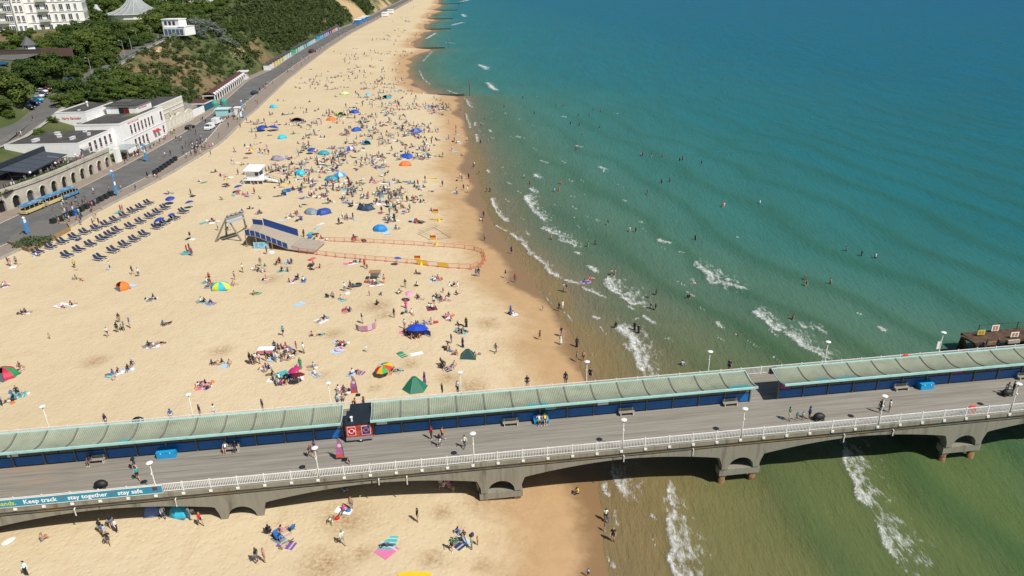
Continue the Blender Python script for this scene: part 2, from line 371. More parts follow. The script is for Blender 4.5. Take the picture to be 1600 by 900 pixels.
_fr = random.Random(31)
for _ in range(70):
    yb = _fr.uniform(95, 330); xb = float(shore_x(yb)) + abs(_fr.gauss(14, 16)) + 3; L_ = _fr.uniform(.8, 3.2)
    FOAM.append(([np.array([xb, yb]), np.array([xb + .29 * L_, yb - .95 * L_])], _fr.uniform(.12, .34), _fr.choice([0, .4, .8]), .9))
def sea_material():
    m = bpy.data.materials.new('sea_water'); nt, N, L = nodes_of(m); b = N['Principled BSDF']
    pos = N.new('ShaderNodeNewGeometry').outputs['Position']
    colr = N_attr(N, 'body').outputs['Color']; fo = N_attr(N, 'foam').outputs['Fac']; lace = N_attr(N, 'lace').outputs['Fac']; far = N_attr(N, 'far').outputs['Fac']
    mp = N.new('ShaderNodeMapping'); mp.inputs['Rotation'].default_value = (0, 0, math.radians(38)); mp.inputs['Scale'].default_value = (1.0, 0.28, 1.0); L.new(pos, mp.inputs['Vector'])
    chop = N_noise(N, L, mp.outputs[0], 1.5, 7, 0.72); chop2 = N_noise(N, L, mp.outputs[0], 0.16, 5, 0.6)
    mp2 = N.new('ShaderNodeMapping'); mp2.inputs['Rotation'].default_value = (0, 0, math.radians(20)); mp2.inputs['Scale'].default_value = (1.0, 0.4, 1.0); L.new(pos, mp2.inputs['Vector'])
    tint = N_noise(N, L, mp2.outputs[0], 0.06, 5, 0.65)
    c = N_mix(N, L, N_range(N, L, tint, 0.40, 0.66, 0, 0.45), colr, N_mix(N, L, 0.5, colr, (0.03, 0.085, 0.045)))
    # foam: dense along the breaking front, torn lace behind it
    f1 = N_noise(N, L, pos, 1.9, 8, 0.78); f2 = N_noise(N, L, mp2.outputs[0], 1.3, 6, 0.75)
    dense = N_range(N, L, N_math(N, L, 'ADD', fo, N_math(N, L, 'MULTIPLY', N_math(N, L, 'SUBTRACT', f1, 0.5), 2.6)), 0.40, 0.95)
    torn = N_range(N, L, N_math(N, L, 'ADD', N_math(N, L, 'MULTIPLY', lace, 0.62), N_math(N, L, 'MULTIPLY', N_math(N, L, 'SUBTRACT', f2, 0.5), 2.1)), 0.42, 0.80)
    torn = N_math(N, L, 'MULTIPLY', torn, N_range(N, L, lace, 0.02, 0.25))
    ff = N_math(N, L, 'MAXIMUM', N_math(N, L, 'MULTIPLY', dense, N_range(N, L, fo, 0.05, 0.2)), N_math(N, L, 'MULTIPLY', torn, 0.75))
    c = N_mix(N, L, ff, c, (0.72, 0.74, 0.72))
    N.remove(b); dif = N.new('ShaderNodeBsdfDiffuse'); glo = N.new('ShaderNodeBsdfGlossy'); fre = N.new('ShaderNodeFresnel'); fre.inputs['IOR'].default_value = 1.33; mxs = N.new('ShaderNodeMixShader')
    L.new(c, dif.inputs['Color']); glo.inputs['Color'].default_value = (.62, .84, 1, 1); L.new(N_range(N, L, far, 0, 1, .14, .38), glo.inputs['Roughness'])
    # a choppy surface mirrors far less at grazing angles than a flat one
    rf = N_math(N, L, 'MULTIPLY', N_range(N, L, fre.outputs[0], 0.02, 0.6, 0.02, 0.16), N_range(N, L, ff, 0, 1, 1, 0))
    L.new(rf, mxs.inputs[0]); L.new(dif.outputs[0], mxs.inputs[1]); L.new(glo.outputs[0], mxs.inputs[2])
    L.new(mxs.outputs[0], [n for n in N if n.type == 'OUTPUT_MATERIAL'][0].inputs['Surface'])
    bp = N.new('ShaderNodeBump'); bp.inputs['Distance'].default_value = 0.5
    L.new(N_range(N, L, far, 0, 1, 0.7, 1.0), bp.inputs['Strength'])
    h = N_math(N, L, 'ADD', N_math(N, L, 'MULTIPLY', chop, 1.1), N_math(N, L, 'MULTIPLY', chop2, 1.6))
    h = N_math(N, L, 'ADD', h, N_math(N, L, 'MULTIPLY', ff, 0.35))
    L.new(h, bp.inputs['Height'])
    for q in (dif, glo, fre): L.new(bp.outputs[0], q.inputs['Normal'])
    return m
ys = np.concatenate([np.geomspace(12, 40, 40)[:-1], np.geomspace(40, 420, 520), np.geomspace(424, 1700, 180), np.geomspace(1760, 9000, 30)])
ts = np.linspace(0, 1, 430) ** 1.25
Yg = np.repeat(ys[:, None], len(ts), 1)
lo = shore_x(ys) - 7; hi = np.maximum(95, ys * 1.05 + 60)
Xg = lo[:, None] + (hi - lo)[:, None] * ts[None, :]
Sg = Xg - shore_x(Yg)
near = np.clip(1.3 - Yg / 240, 0, 1) * np.clip((Sg + 3) / 12, 0, 1)
ph = (0.956 * Xg + 0.29 * Yg) + (fbm(Xg, Yg, 45, 3) - 0.5) * 22
amp = 0.16 + 0.3 * fbm(Xg + 300, Yg, 60, 2)
w1 = (0.5 + 0.5 * np.sin(ph * 2 * math.pi / 15.0)) ** 4
w2 = np.sin((0.7 * Xg + 0.72 * Yg) * 2 * math.pi / 6.2 + (fbm(Xg, Yg, 15, 3) - 0.5) * 14)
Zg = near * (amp * w1 * 1.15 + 0.06 * w2)
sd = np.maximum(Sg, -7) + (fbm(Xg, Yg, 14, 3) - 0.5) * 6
depth_sky = sd * (1 + 0.9 * np.clip((Yg - 85) / 60, 0, 1)) + 0.20 * np.clip(Yg - 80, 0, 2000) * np.clip(sd / 26, 0, 1)  # offshore depth tone, shifted bluer with distance to paint in sky reflection
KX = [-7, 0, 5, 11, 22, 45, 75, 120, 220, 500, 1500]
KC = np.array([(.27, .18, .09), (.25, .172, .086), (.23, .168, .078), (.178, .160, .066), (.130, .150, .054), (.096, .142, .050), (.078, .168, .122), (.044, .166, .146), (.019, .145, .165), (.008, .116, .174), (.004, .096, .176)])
body = np.stack([np.interp(depth_sky, KX, KC[:, k]) for k in range(3)], -1)
KC2 = KC.copy(); KC2[3] = (.185, .160, .100); KC2[4] = (.132, .150, .096); KC2[5] = (.088, .150, .100)      # greyer green palette, blended in beyond the pier
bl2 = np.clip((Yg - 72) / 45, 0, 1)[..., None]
body = body * (1 - bl2) + np.stack([np.interp(depth_sky, KX, KC2[:, k]) for k in range(3)], -1) * bl2
crest = (w1 * np.clip((sd - 6) / 20, 0, 1) * np.clip(1.3 - Yg / 330, 0, 1))[..., None]
body = body * (1 - 0.42 * crest) + np.array([.022, .085, .034]) * 0.42 * crest
foamA = np.zeros_like(Xg); laceA = np.zeros_like(Xg)
nf = ys.searchsorted(1500)
for pts, w, tr, a in FOAM:
    P = np.array(pts); y0, y1 = P[:, 1].min() - 8 - tr, P[:, 1].max() + 8 + tr
    i0, i1 = ys.searchsorted(y0), min(ys.searchsorted(y1) + 1, nf)
    if i1 <= i0: continue
    x = Xg[i0:i1]; y = Yg[i0:i1]
    x = x + (fbm(x, y, 2.4, 3) - 0.5) * 1.3 * min(1, w * 1.6); y = y + (fbm(x + 50, y, 2.4, 3) - 0.5) * 1.3 * min(1, w * 1.6)
    best = np.full(x.shape, 1e9); side = np.zeros(x.shape)
    for (ax, ay), (bx, by) in zip(P[:-1], P[1:]):
        dx, dy = bx - ax, by - ay; LL = dx * dx + dy * dy + 1e-9
        t = np.clip(((x - ax) * dx + (y - ay) * dy) / LL, 0, 1)
        d = np.hypot(x - ax - t * dx, y - ay - t * dy); sg = (x - ax - t * dx)
        side = np.where(d < best, sg, side); best = np.minimum(best, d)
    wf = np.clip(1.15 - P[:, 1].mean() / 700, .45, 1)
    foamA[i0:i1] = np.maximum(foamA[i0:i1], np.clip(1.05 - best / (w * 1.25 * wf), 0, .82) * a)
    if tr > 0:
        laceA[i0:i1] = np.maximum(laceA[i0:i1], np.where(side > 0, np.clip(1.1 - best / (tr * 1.5 + w), 0, 1), np.clip(1 - best / (w * 1.6), 0, 1)))
    Zg[i0:i1] += 0.22 * min(w, 1) * np.clip(1 - best / (w * 2), 0, 1) * (1 if tr > 0.3 else 0.2)
# swash line lace along the very edge, and thin connected lines of spent foam further out
for off, wd, a_ in ((2.2, .35, .55), (6.0, .3, .42), (10.5, .35, .36)):
    li = Sg - off - 3.4 * (fbm(Xg, Yg, 13, 3) - .5) * 2 - 1.2 * np.sin(Yg / 7.0 + off)
    laceA = np.maximum(laceA, np.clip(1 - np.abs(li) / wd, 0, 1) * a_ * 1.3 * (fbm(Xg + 40 * off, Yg, 16, 2) > 0.5) * (Yg < 420))
laceA = np.maximum(laceA, np.clip(1 - abs(Sg - 0.5 - 3.0 * fbm(Xg, Yg, 11, 2)) / 0.7, 0, 1) * 0.32 * (fbm(Xg, Yg, 19, 2) > 0.52))
farA = np.clip((Yg - 60) / 300, 0, 1)
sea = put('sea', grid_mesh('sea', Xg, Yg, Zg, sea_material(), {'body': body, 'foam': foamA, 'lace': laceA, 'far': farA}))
tag(sea, 'green to turquoise sea with small breaking waves', kind='structure')

# ---- promenade
asph = mat('asphalt', (0.115, 0.112, 0.108), 0.9, 0.16, 0.35, 0.3, 30, stain=(0.16, 0.155, 0.145), stain_scale=0.12)
paving = mat('paving', (0.25, 0.205, 0.165), 0.9, 0.14, 1.3, 0.25, 14, stain=(0.20, 0.17, 0.14), stain_scale=0.3)
concrete = mat('concrete', (0.36, 0.34, 0.30), 0.88, 0.16, 0.8, 0.3, 12, stain=(0.24, 0.22, 0.18), stain_scale=0.35)
def strip(name, ys, xa, xb, z, m, thick=0.0):
    """a sheet between two lines along the shore"""
    mb = MB()
    for y0, y1 in zip(ys[:-1], ys[1:]):
        a0, b0, a1, b1 = xa(y0), xb(y0), xa(y1), xb(y1)
        mb.quad([(a0, y0, z), (b0, y0, z), (b1, y1, z), (a1, y1, z)])
        if thick:
            mb.quad([(b0, y0, z), (b0, y0, z - thick), (b1, y1, z - thick), (b1, y1, z)])
            mb.quad([(a0, y0, z - thick), (a0, y0, z), (a1, y1, z), (a1, y1, z - thick)])
    return part(name, mb, m)
PY = list(np.arange(60, 460, 10)) + list(np.arange(460, 1600, 30))
tag(strip('promenade', PY, lambda y: back_x(y) - 1.5, lambda y: prom_x(y), PROM_Z, paving, 1.6), 'wide paved promenade between the beach and the cliff', kind='structure')
rx0 = lambda y: back_x(y) + np.interp(y, [150, 190, 215, 260, 300, 340, 400, 600], [7.5, 5.5, 5.5, 6, 7.5, 6, 4.5, 3.5])
rx1 = lambda y: prom_x(y) - np.interp(y, [150, 200, 240, 290, 340, 600], [5.5, 4.6, 5.5, 8, 7.5, 5.5])
tag(strip('promenade_road', PY, rx0, rx1, PROM_Z + 0.008, asph), 'grey asphalt carriageway along the promenade', kind='structure')
linem = mat('pale_line', (0.50, 0.46, 0.40), 0.8, 0.2, 2)
tag(strip('road_edge_line', PY, lambda y: rx0(y) - 0.3, lambda y: rx0(y) + 0.0, PROM_Z + 0.016, linem), 'pale edging line beside the promenade road', kind='structure')
tag(strip('sea_edge_line', PY, lambda y: rx1(y), lambda y: rx1(y) + 0.35, PROM_Z + 0.016, linem), 'pale edging line on the beach side of the promenade road', kind='structure')
tag(strip('promenade_kerb', PY, lambda y: prom_x(y) - 0.05, lambda y: prom_x(y) + 0.4, PROM_Z + 0.10, concrete, 1.2), 'low concrete kerb where the promenade meets the sand', kind='structure')

# ---- hill
def hill_material():
    m = bpy.data.materials.new('hillside'); nt, N, L = nodes_of(m); b = N['Principled BSDF']; b.inputs['Roughness'].default_value = 0.95
    pos = N.new('ShaderNodeNewGeometry').outputs['Position']
    bare = N_attr(N, 'bare').outputs['Fac']; hea = N_attr(N, 'heath').outputs['Fac']
    n1 = N_noise(N, L, pos, 0.12, 6, 0.7); n2 = N_noise(N, L, pos, 0.6, 6, 0.75)
    g = N_mix(N, L, N_range(N, L, n1, 0.35, 0.65), (0.045, 0.072, 0.016), (0.095, 0.105, 0.032))
    h = N_mix(N, L, N_range(N, L, n2, 0.35, 0.65), (0.135, 0.085, 0.035), (0.22, 0.17, 0.085))
    s = N_mix(N, L, N_range(N, L, n2, 0.3, 0.7), (0.42, 0.29, 0.15), (0.52, 0.38, 0.21))
    c = N_mix(N, L, N_range(N, L, N_math(N, L, 'ADD', hea, N_range(N, L, n1, 0.3, 0.7, -0.35, 0.35)), 0.35, 0.65), g, h)
    c = N_mix(N, L, N_range(N, L, N_math(N, L, 'ADD', bare, N_range(N, L, n2, 0.3, 0.7, -0.4, 0.4)), 0.45, 0.6), c, s)
    L.new(c, b.inputs['Base Color'])
    bp = N.new('ShaderNodeBump'); bp.inputs['Strength'].default_value = 0.9; bp.inputs['Distance'].default_value = 0.6
    L.new(n2, bp.inputs['Height']); L.new(bp.outputs[0], b.inputs['Normal'])
    return m
ys = np.concatenate([np.linspace(120, 520, 200), np.geomspace(525, 2400, 130)])
ts = np.concatenate([np.linspace(0, 1, 46), 1 + np.linspace(0.02, 1, 60) ** 1.6 * 6])
Yg = np.repeat(ys[:, None], len(ts), 1)
bx = back_x(ys)[:, None]; cx = crest_x(ys)[:, None]
Xg = np.where(ts[None, :] <= 1, bx + (cx - bx) * np.minimum(ts, 1)[None, :], cx - (ts[None, :] - 1) * 60)
Zg = hill_z(Xg, Yg)
onslope = ((ts > 0.03) & (ts < 0.97))[None, :] * np.clip((Yg - 250) / 40, 0, 1)
Zg = Zg + onslope * ((fbm(Xg, Yg, 22, 4) - 0.5) * 5.0 + (fbm(Xg, Yg, 5, 3) - 0.5) * 1.6)
Zg[:, 0] = PROM_Z - 0.6
tN = np.clip(ts, 0, 1)[None, :] + 0 * Yg
heath = np.clip(0.78 - abs(Yg - 345) / 90, 0, 1) * (tN > 0.05) + np.clip(0.8 - abs(Yg - 455) / 60, 0, 1) * (tN < 0.45)
bare = 0.75 * np.clip(1 - abs(tN - 0.93) / 0.07, 0, 1) * np.clip(1 - abs(Yg - 360) / 55, 0, 1) + np.clip(1 - abs(Yg - 425) / 25, 0, 1) * np.clip(1 - abs(tN - 0.3) / 0.3, 0, 1) * 0.7 \
    + np.clip((Yg - 640) / 60, 0, 1) * np.clip(fbm(Xg, Yg, 55, 2) * 2.6 - 1.0, 0, 1) * (tN < 0.999) * 0.9
hill = put('hillside', grid_mesh('hillside', Xg, Yg, Zg, hill_material(), {'heath': heath, 'bare': bare}))
tag(hill, 'scrubby cliff slope and plateau above the promenade', kind='structure')
# clifftop road, and the junction at its foot
RY = [180, 200, 215, 222, 237, 252, 267, 290, 310, 333, 360, 386, 425, 455, 487, 520, 560, 608]
tag(strip('cliff_road', RY, lambda y: crest_x(y) - 9.0, lambda y: crest_x(y) - 1.0, 0.0, asph), 'asphalt road climbing along the top of the cliff', kind='structure')
def lift(o, add):
    for v in o.data.vertices: v.co.z = float(np.interp(v.co.y, ys, np.interp(ys, ys, crest_z(ys)))) + add
lift(bpy.data.objects['cliff_road'], 0.12)
o = strip('cliff_pavement', RY, lambda y: crest_x(y) - 1.0, lambda y: crest_x(y) + 0.6, 0.0, concrete, 0.0); lift(o, 0.24)
tag(o, 'pale pavement on the seaward side of the cliff road', kind='structure')
tag(part('road_junction', MB().quad([(-215, 196, 12.3), (-147.5, 196, 10.4), (-147.5, 214, 11.0), (-152, 236, 13.0), (-168, 246, 14.5), (-215, 240, 14.0)]), asph), 'wide asphalt junction at the foot of the cliff road', kind='structure')
tag(part('upper_road', MB().quad([(-176, 276, plat_z(276) + .15), (-176, 292, plat_z(292) + .15), (-260, 320, plat_z(310) + .15), (-260, 300, plat_z(300) + .15)]), asph), 'grey road in front of the hotel gardens', kind='structure')
# far ground behind everything
tag(part('inland_ground', MB().quad([(-3000, 100, 20), (-420, 100, 20), (-420, 6000, 25), (-3000, 6000, 25)]), mat('inland', (0.06, 0.075, 0.025), 0.95, 0.3, 0.05)), 'wooded ground inland', kind='structure')
# ================================================================== THE PIER
PA = math.radians(6.55); DZ = 6.5
P_E = np.array([math.cos(PA), math.sin(PA), 0]); P_N = np.array([-math.sin(PA), math.cos(PA), 0]); P_O = np.array([0, 65.35, 0.0])
def pier_uv(px, py, z=DZ):
    q = hit(px, py, z) - P_O; return float(q @ P_E), float(q @ P_N)
def pier_pt(u, v, z=DZ): return Vector(P_O + P_E * u + P_N * v + np.array([0, 0, z]))
PW = 12.55            # deck width between the rails
U0, U1 = -92.0, 110.0
white = mat('white_paint', (0.78, 0.78, 0.76), 0.55, 0.06, 3, stain=(0.66, 0.65, 0.60), stain_scale=1.3)
pconc = mat('pier_concrete', (0.25, 0.235, 0.185), 0.9, 0.22, 0.9, 0.5, 6, stain=(0.11, 0.10, 0.075), stain_scale=0.9, axis=(-PA, (1.0, 1.0, 0.12)))
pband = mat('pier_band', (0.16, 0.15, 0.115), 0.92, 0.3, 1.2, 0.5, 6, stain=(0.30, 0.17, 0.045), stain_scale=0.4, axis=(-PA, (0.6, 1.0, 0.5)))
prust = mat('rusty_pile', (0.22, 0.12, 0.05), 0.9, 0.4, 2.5, 0.6, 8, stain=(0.03, 0.03, 0.02), stain_scale=1.2)
def deck_material():
    m = bpy.data.materials.new('deck_boards'); nt, N, L = nodes_of(m); b = N['Principled BSDF']; b.inputs['Roughness'].default_value = 0.85
    pos = N.new('ShaderNodeTexCoord').outputs['Object']
    mp = N.new('ShaderNodeMapping'); mp.inputs['Scale'].default_value = (0.16, 7.0, 1); L.new(pos, mp.inputs['Vector'])
    bd = N_noise(N, L, mp.outputs[0], 1.0, 3, 0.7)
    mp2 = N.new('ShaderNodeMapping'); mp2.inputs['Scale'].default_value = (0.05, 1.6, 1); L.new(pos, mp2.inputs['Vector'])
    b2 = N_noise(N, L, mp2.outputs[0], 1.0, 4, 0.7); fine = N_noise(N, L, pos, 1.1, 5)
    c = N_mix(N, L, N_range(N, L, bd, 0.32, 0.68), (0.145, 0.132, 0.108), (0.285, 0.266, 0.23))
    c = N_mix(N, L, N_range(N, L, b2, 0.4, 0.7, 0, 0.6), c, (0.335, 0.315, 0.28))
    c = N_mix(N, L, N_range(N, L, fine, 0.5, 0.8, 0, 0.4), c, (0.24, 0.22, 0.19))
    x = N.new('ShaderNodeSeparateXYZ'); L.new(pos, x.inputs[0])
    # tan replacement boards near the landward end
    land = N_math(N, L, 'MULTIPLY', N_range(N, L, x.outputs[0], -38, -50), N_range(N, L, bd, 0.50, 0.60))
    land = N_math(N, L, 'MULTIPLY', land, N_range(N, L, b2, 0.42, 0.55))
    c = N_mix(N, L, N_math(N, L, 'MULTIPLY', land, 0.8), c, (0.36, 0.19, 0.08))
    L.new(c, b.inputs['Base Color'])
    wv = N.new('ShaderNodeTexWave'); wv.wave_type = 'BANDS'; wv.bands_direction = 'Y'; wv.inputs['Scale'].default_value = 2.2; L.new(pos, wv.inputs['Vector'])
    bp = N.new('ShaderNodeBump'); bp.inputs['Strength'].default_value = 0.5; bp.inputs['Distance'].default_value = 0.03
    L.new(N_range(N, L, wv.outputs['Fac'], 0.0, 0.25), bp.inputs['Height']); L.new(bp.outputs[0], b.inputs['Normal'])
    return m
pier = empty('pier', P_O.tolist(), PA)
tag(pier, 'long concrete pier on low arches with a grey boarded deck', 'pier')
part('deck', MB().box(U0, U1, -0.1, PW + 0.1, DZ - 0.22, DZ), deck_material(), pier)
# edge beams either side: kerb proud, dark band set back, spandrel wall below with the arches cut out
LEGC = [-57.5 - 27.75, -57.5, -29.65, -1.75, 25.95, 53.65, 81.4]
def edge_side(v_out, sgn):
    kb = MB()
    for a in np.arange(U0, U1 - 0.1, 6.9):
        b = min(a + 6.88, U1); lo_, hi_ = sorted((v_out, v_out - sgn * 0.62))
        kb.box(a, b, lo_, hi_, DZ - 0.46, DZ + 0.05)
    part('kerb_beam', kb, pconc, pier)
    bd = MB(); lo_, hi_ = sorted((v_out - sgn * 0.22, v_out - sgn * 0.6)); bd.box(U0, U1, lo_, hi_, DZ - 1.0, DZ - 0.463); part('recessed_band', bd, pband, pier)
    for i, c in enumerate(LEGC):
        us = sorted(set([round(q, 3) for q in np.linspace(c - 13.87, c + 13.87, 90)] + [c - 2.25, c - 1.5, c + 1.5, c + 2.25, c - 2.251, c + 2.251, c - 1.501, c + 1.501]))
        mb = MB(); f_, k_ = v_out - sgn * 0.10, v_out - sgn * 0.62; top = DZ - 1.003
        def so(u):
            d = abs(u - c)
            if d < 1.5005: return 2.45 + 1.35 * math.sqrt(max(0, 1 - (d / 1.5005) ** 2))
            if d < 2.2505: return 2.30
            t = min(1, (d - 2.25) / 11.5)
            return 3.98 + 1.2 * (1 - (1 - t) ** 1.8) - 1.2 * max(0, 1 - (d - 2.25) / 0.5) ** 2
        for a, b in zip(us[:-1], us[1:]):
            za, zb = so(a), so(b)
            mb.quad([(a, f_, za), (b, f_, zb), (b, f_, top), (a, f_, top)] if sgn < 0 else [(b, f_, zb), (a, f_, za), (a, f_, top), (b, f_, top)])
            mb.quad([(a, k_, za), (b, k_, zb), (b, f_, zb), (a, f_, za)])
            mb.quad([(b, k_, zb), (a, k_, za), (a, k_, top), (b, k_, top)])
        part('spandrel_arch', mb, pconc, pier)
edge_side(-0.32, -1); edge_side(PW + 0.32, 1)
for c in LEGC:
    for v0 in (0.0, PW / 2 - 0.45, PW - 0.9):
        for s in (-1, 1):
            cu = c + s * 1.85
            lg = MB().box(cu - 0.36, cu + 0.36, v0, v0 + 0.9, 1.1, 2.62); part('leg', lg, pconc, pier)
            part('pile', MB().tube([(cu, v0 + 0.45, -3.5), (cu, v0 + 0.45, 1.4)], 0.42, 12), prust, pier, smooth=True)
        part('tie_beam', MB().box(c - 2.42, c + 2.42, v0 - 0.12, v0 + 1.02, 1.35, 2.2), pconc, pier)
    part('cross_wall', MB().box(c - 2.2, c - 1.55, 0.3, PW - 0.3, 2.6, 5.4).box(c + 1.55, c + 2.2, 0.3, PW - 0.3, 2.6, 5.4), pconc, pier)
part('soffit_slab', MB().box(U0, U1, 0.3, PW - 0.3, DZ - 1.15, DZ - 0.25), pconc, pier)
for u in (-46, -36, -15, -12, 12, 20, 38, 44, 66):   # pale lime runs where drains leak down the face
    part('lime_run', MB().box(u, u + 0.12, -0.336, -0.30, DZ - 1.9 + rnd.random() * .5, DZ - 0.9), mat('lime', (0.55, 0.54, 0.49), 0.9, 0.2, 6), pier)
    part('drain_pipe', MB().tube([(u + .06, -0.4, DZ - 0.92), (u + .06, -0.1, DZ - 0.86)], 0.06, 8), white, pier)

# ---- railings: every bay a panel of its own
BAY = 2.745
def railing_panel():
    m = MB(); n = 15
    m.box(0.06, BAY - 0.06, -0.035, 0.035, 1.04, 1.12); m.box(0.06, BAY - 0.06, -0.025, 0.025, 0.14, 0.20)
    for k in range(n):
        x = 0.10 + (BAY - 0.2) * (k + 0.5) / n; m.box(x - 0.028, x + 0.028, -0.02, 0.02, 0.2, 1.04)
    return m.mesh('railing_panel', white)
def railing_post():
    m = MB(); m.box(-0.06, 0.06, -0.05, 0.05, -0.02, 1.22); m.box(-0.16, 0.16, -0.30, 0.05, -0.28, -0.02); return m.mesh('railing_post', white)
RP, RPO = railing_panel(), railing_post()
U_RAIL0 = pier_uv(737, 709.5)[0]     # a lamp stands on this post
for nm, v, lab, flip in (('pier_railing', -0.12, 'white railing of upright bars along the near edge of the pier', 0), ('pier_railing', PW + 0.12, 'white railing of upright bars along the far edge of the pier, behind the shelters', math.pi)):
    r = empty('pier_railing', pier_pt(0, v), PA); tag(r, lab, 'railing')
    for k in range(-32, 38):
        u = U_RAIL0 + k * BAY
        if u < U0 or u > U1 - 3: continue
        put('railing_post', RPO, r, (u, 0, 0), flip); put('railing_panel', RP, r, (u, 0, 0))
# the safety banner tied on the near railing
bl = mat('banner_blue', (0.02, 0.24, 0.36), 0.6, 0.08, 2); yel = mat('banner_yellow', (0.55, 0.60, 0.05), 0.6, 0.05); wht = mat('lettering_white', (0.85, 0.85, 0.85), 0.6, 0.03); blk = mat('black_plain', (0.012, 0.012, 0.013), 0.6, 0.2)
redm = mat('lettering_red', (0.55, 0.025, 0.03), 0.6, 0.05)
FONT_CACHE = {}
def text_mesh(body, size, mats, shear=0.0, bold=0.0, extrude=0.004):
    cu = bpy.data.curves.new('lettering', 'FONT'); cu.body = body; cu.size = size; cu.shear = shear; cu.offset = bold; cu.extrude = extrude; cu.align_x = 'LEFT'; cu.resolution_u = 2
    ob = bpy.data.objects.new('tmp_text', cu); COL.objects.link(ob)
    dg = bpy.context.evaluated_depsgraph_get(); me = bpy.data.meshes.new_from_object(ob.evaluated_get(dg)); bpy.data.objects.remove(ob)
    me.materials.clear(); me.materials.append(mats); me.name = 'lettering'
    xs = [v.co.x for v in me.vertices]; return me, (max(xs) if xs else 0)
ub0, ub1 = pier_uv(-8, 777, DZ + 1.1)[0] - 14, pier_uv(257, 755, DZ + 0.7)[0]
bn = empty('railing_banner', pier_pt(ub1, -0.36, DZ + 0.18), PA)
tag(bn, 'blue safety banner with white and yellow lettering tied to the near railing', 'banner')
part('cloth', MB().box(ub0 - ub1, 0, 0.0, 0.02, 0, 0.9), bl, bn)
part('border', MB().box(ub0 - ub1, 0.03, -0.012, 0.032, 0.9, 0.97).box(ub0 - ub1, 0.03, -0.012, 0.032, -0.06, 0.0), white, bn)
def lettering(parent, body, x1, z, size, m, y=-0.012, right=True, width=None):
    me, w = text_mesh(body, size, m, bold=size * 0.02); s = (width / w) if width else 1.0
    o = put('lettering', me, parent, (x1 - (w * s if right else 0), y, z)); o.rotation_euler = (math.pi / 2, 0, 0); o.scale = (s, 1, 1); return x1 - w * s
xe = pier_uv(228, 757, DZ + .6)[0] - ub1
x = lettering(bn, 'stay safe', xe, 0.24, 0.72, wht); x = lettering(bn, '*', x - 0.35, 0.24, 0.7, redm)
x = lettering(bn, 'stay together', x - 0.35, 0.24, 0.72, wht); x = lettering(bn, '*', x - 0.35, 0.24, 0.7, redm)
x = lettering(bn, 'Keep track', x - 0.35, 0.24, 0.72, wht); x = lettering(bn, 'child wristbands.', x - 0.7, 0.24, 0.72, yel)
part('crest_patch', MB().box(-0.95, -0.45, -0.012, 0.0, 0.35, 0.8), mat('crest_maroon', (0.12, 0.03, 0.08), 0.6), bn)

# ---- shelters down the middle of the pier
trim = mat('turquoise_trim', (0.38, 0.64, 0.60), 0.5, 0.06, 2, stain=(.30, .50, .46), stain_scale=1.2); roofm = mat('corrugated_roof', (0.275, 0.305, 0.225), 0.6, 0.2, 0.9, stain=(0.19, 0.21, 0.155), stain_scale=0.45)
roofc = mat('cyan_roof_sheet', (0.03, 0.36, 0.42), 0.5, 0.08, 2); bluep = mat('blue_panel', (0.006, 0.135, 0.42), 0.45, 0.12, 1.5, stain=(.006, .10, .33), stain_scale=.8); postm = mat('grey_post', (0.16, 0.16, 0.135), 0.8, 0.15, 4)
glassm = mat('shelter_glass', (0.10, 0.115, 0.11), 0.15, 0.2, 1.2); pinkm = mat('pink_poster', (0.35, 0.06, 0.22), 0.6, 0.2, 3)
SB = 3.23
ROOF = [(-1.45, 2.92), (-1.0, 2.78), (-0.5, 2.66), (0.0, 2.6), (0.5, 2.62), (1.0, 2.72), (1.5, 2.86), (2.0, 3.0)]
def roof_panel_mesh(m, x0=0.06, x1=SB - 0.06, prof=ROOF, lift_=0.0, name='roof_panel'):
    mb = MB(); n = max(4, int(round((x1 - x0) / 0.1025))); xs = np.linspace(x0, x1, n + 1)
    for (v0, z0), (v1, z1) in zip(prof[:-1], prof[1:]):
        for k in range(n):
            a, b = xs[k], xs[k + 1]; ca = 0.05 * (k % 2); cb = 0.05 * ((k + 1) % 2)
            mb.quad([(a, v0, z0 + ca + lift_), (b, v0, z0 + cb + lift_), (b, v1, z1 + cb + lift_), (a, v1, z1 + ca + lift_)])
    return mb.mesh(name, m)
RPM = roof_panel_mesh(roofm)
RIB = MB()
for (v0, z0), (v1, z1) in zip(ROOF[:-1], ROOF[1:]): RIB.bar((0, v0, z0 + 0.03), (0, v1, z1 + 0.03), 0.13, 0.16)
RIBM = RIB.mesh('roof_rib', postm)
PANM = MB().box(0.12, SB - 0.12, -0.04, 0.04, 0.12, 1.22).mesh('blue_panel', bluep)
FRM = MB().box(0.07, SB - 0.07, -0.055, 0.055, 1.22, 1.34).box(0.07, SB - 0.07, -0.055, 0.055, 0.03, 0.12).box(0.07, 0.12, -0.055, 0.055, 0.12, 1.22).box(SB - 0.12, SB - 0.07, -0.055, 0.055, 0.12, 1.22).box(SB / 2 - .03, SB / 2 + .03, -0.05, 0.05, 1.34, 2.5).mesh('panel_frame', blk)
GLM = MB().box(0.07, SB / 2 - .03, -0.015, 0.015, 1.34, 2.5).box(SB / 2 + .03, SB - .07, -0.015, 0.015, 1.34, 2.5).mesh('glazing', glassm)
POM = MB().box(-0.07, 0.07, -0.16, 0.16, 0, 2.62).mesh('post', postm)
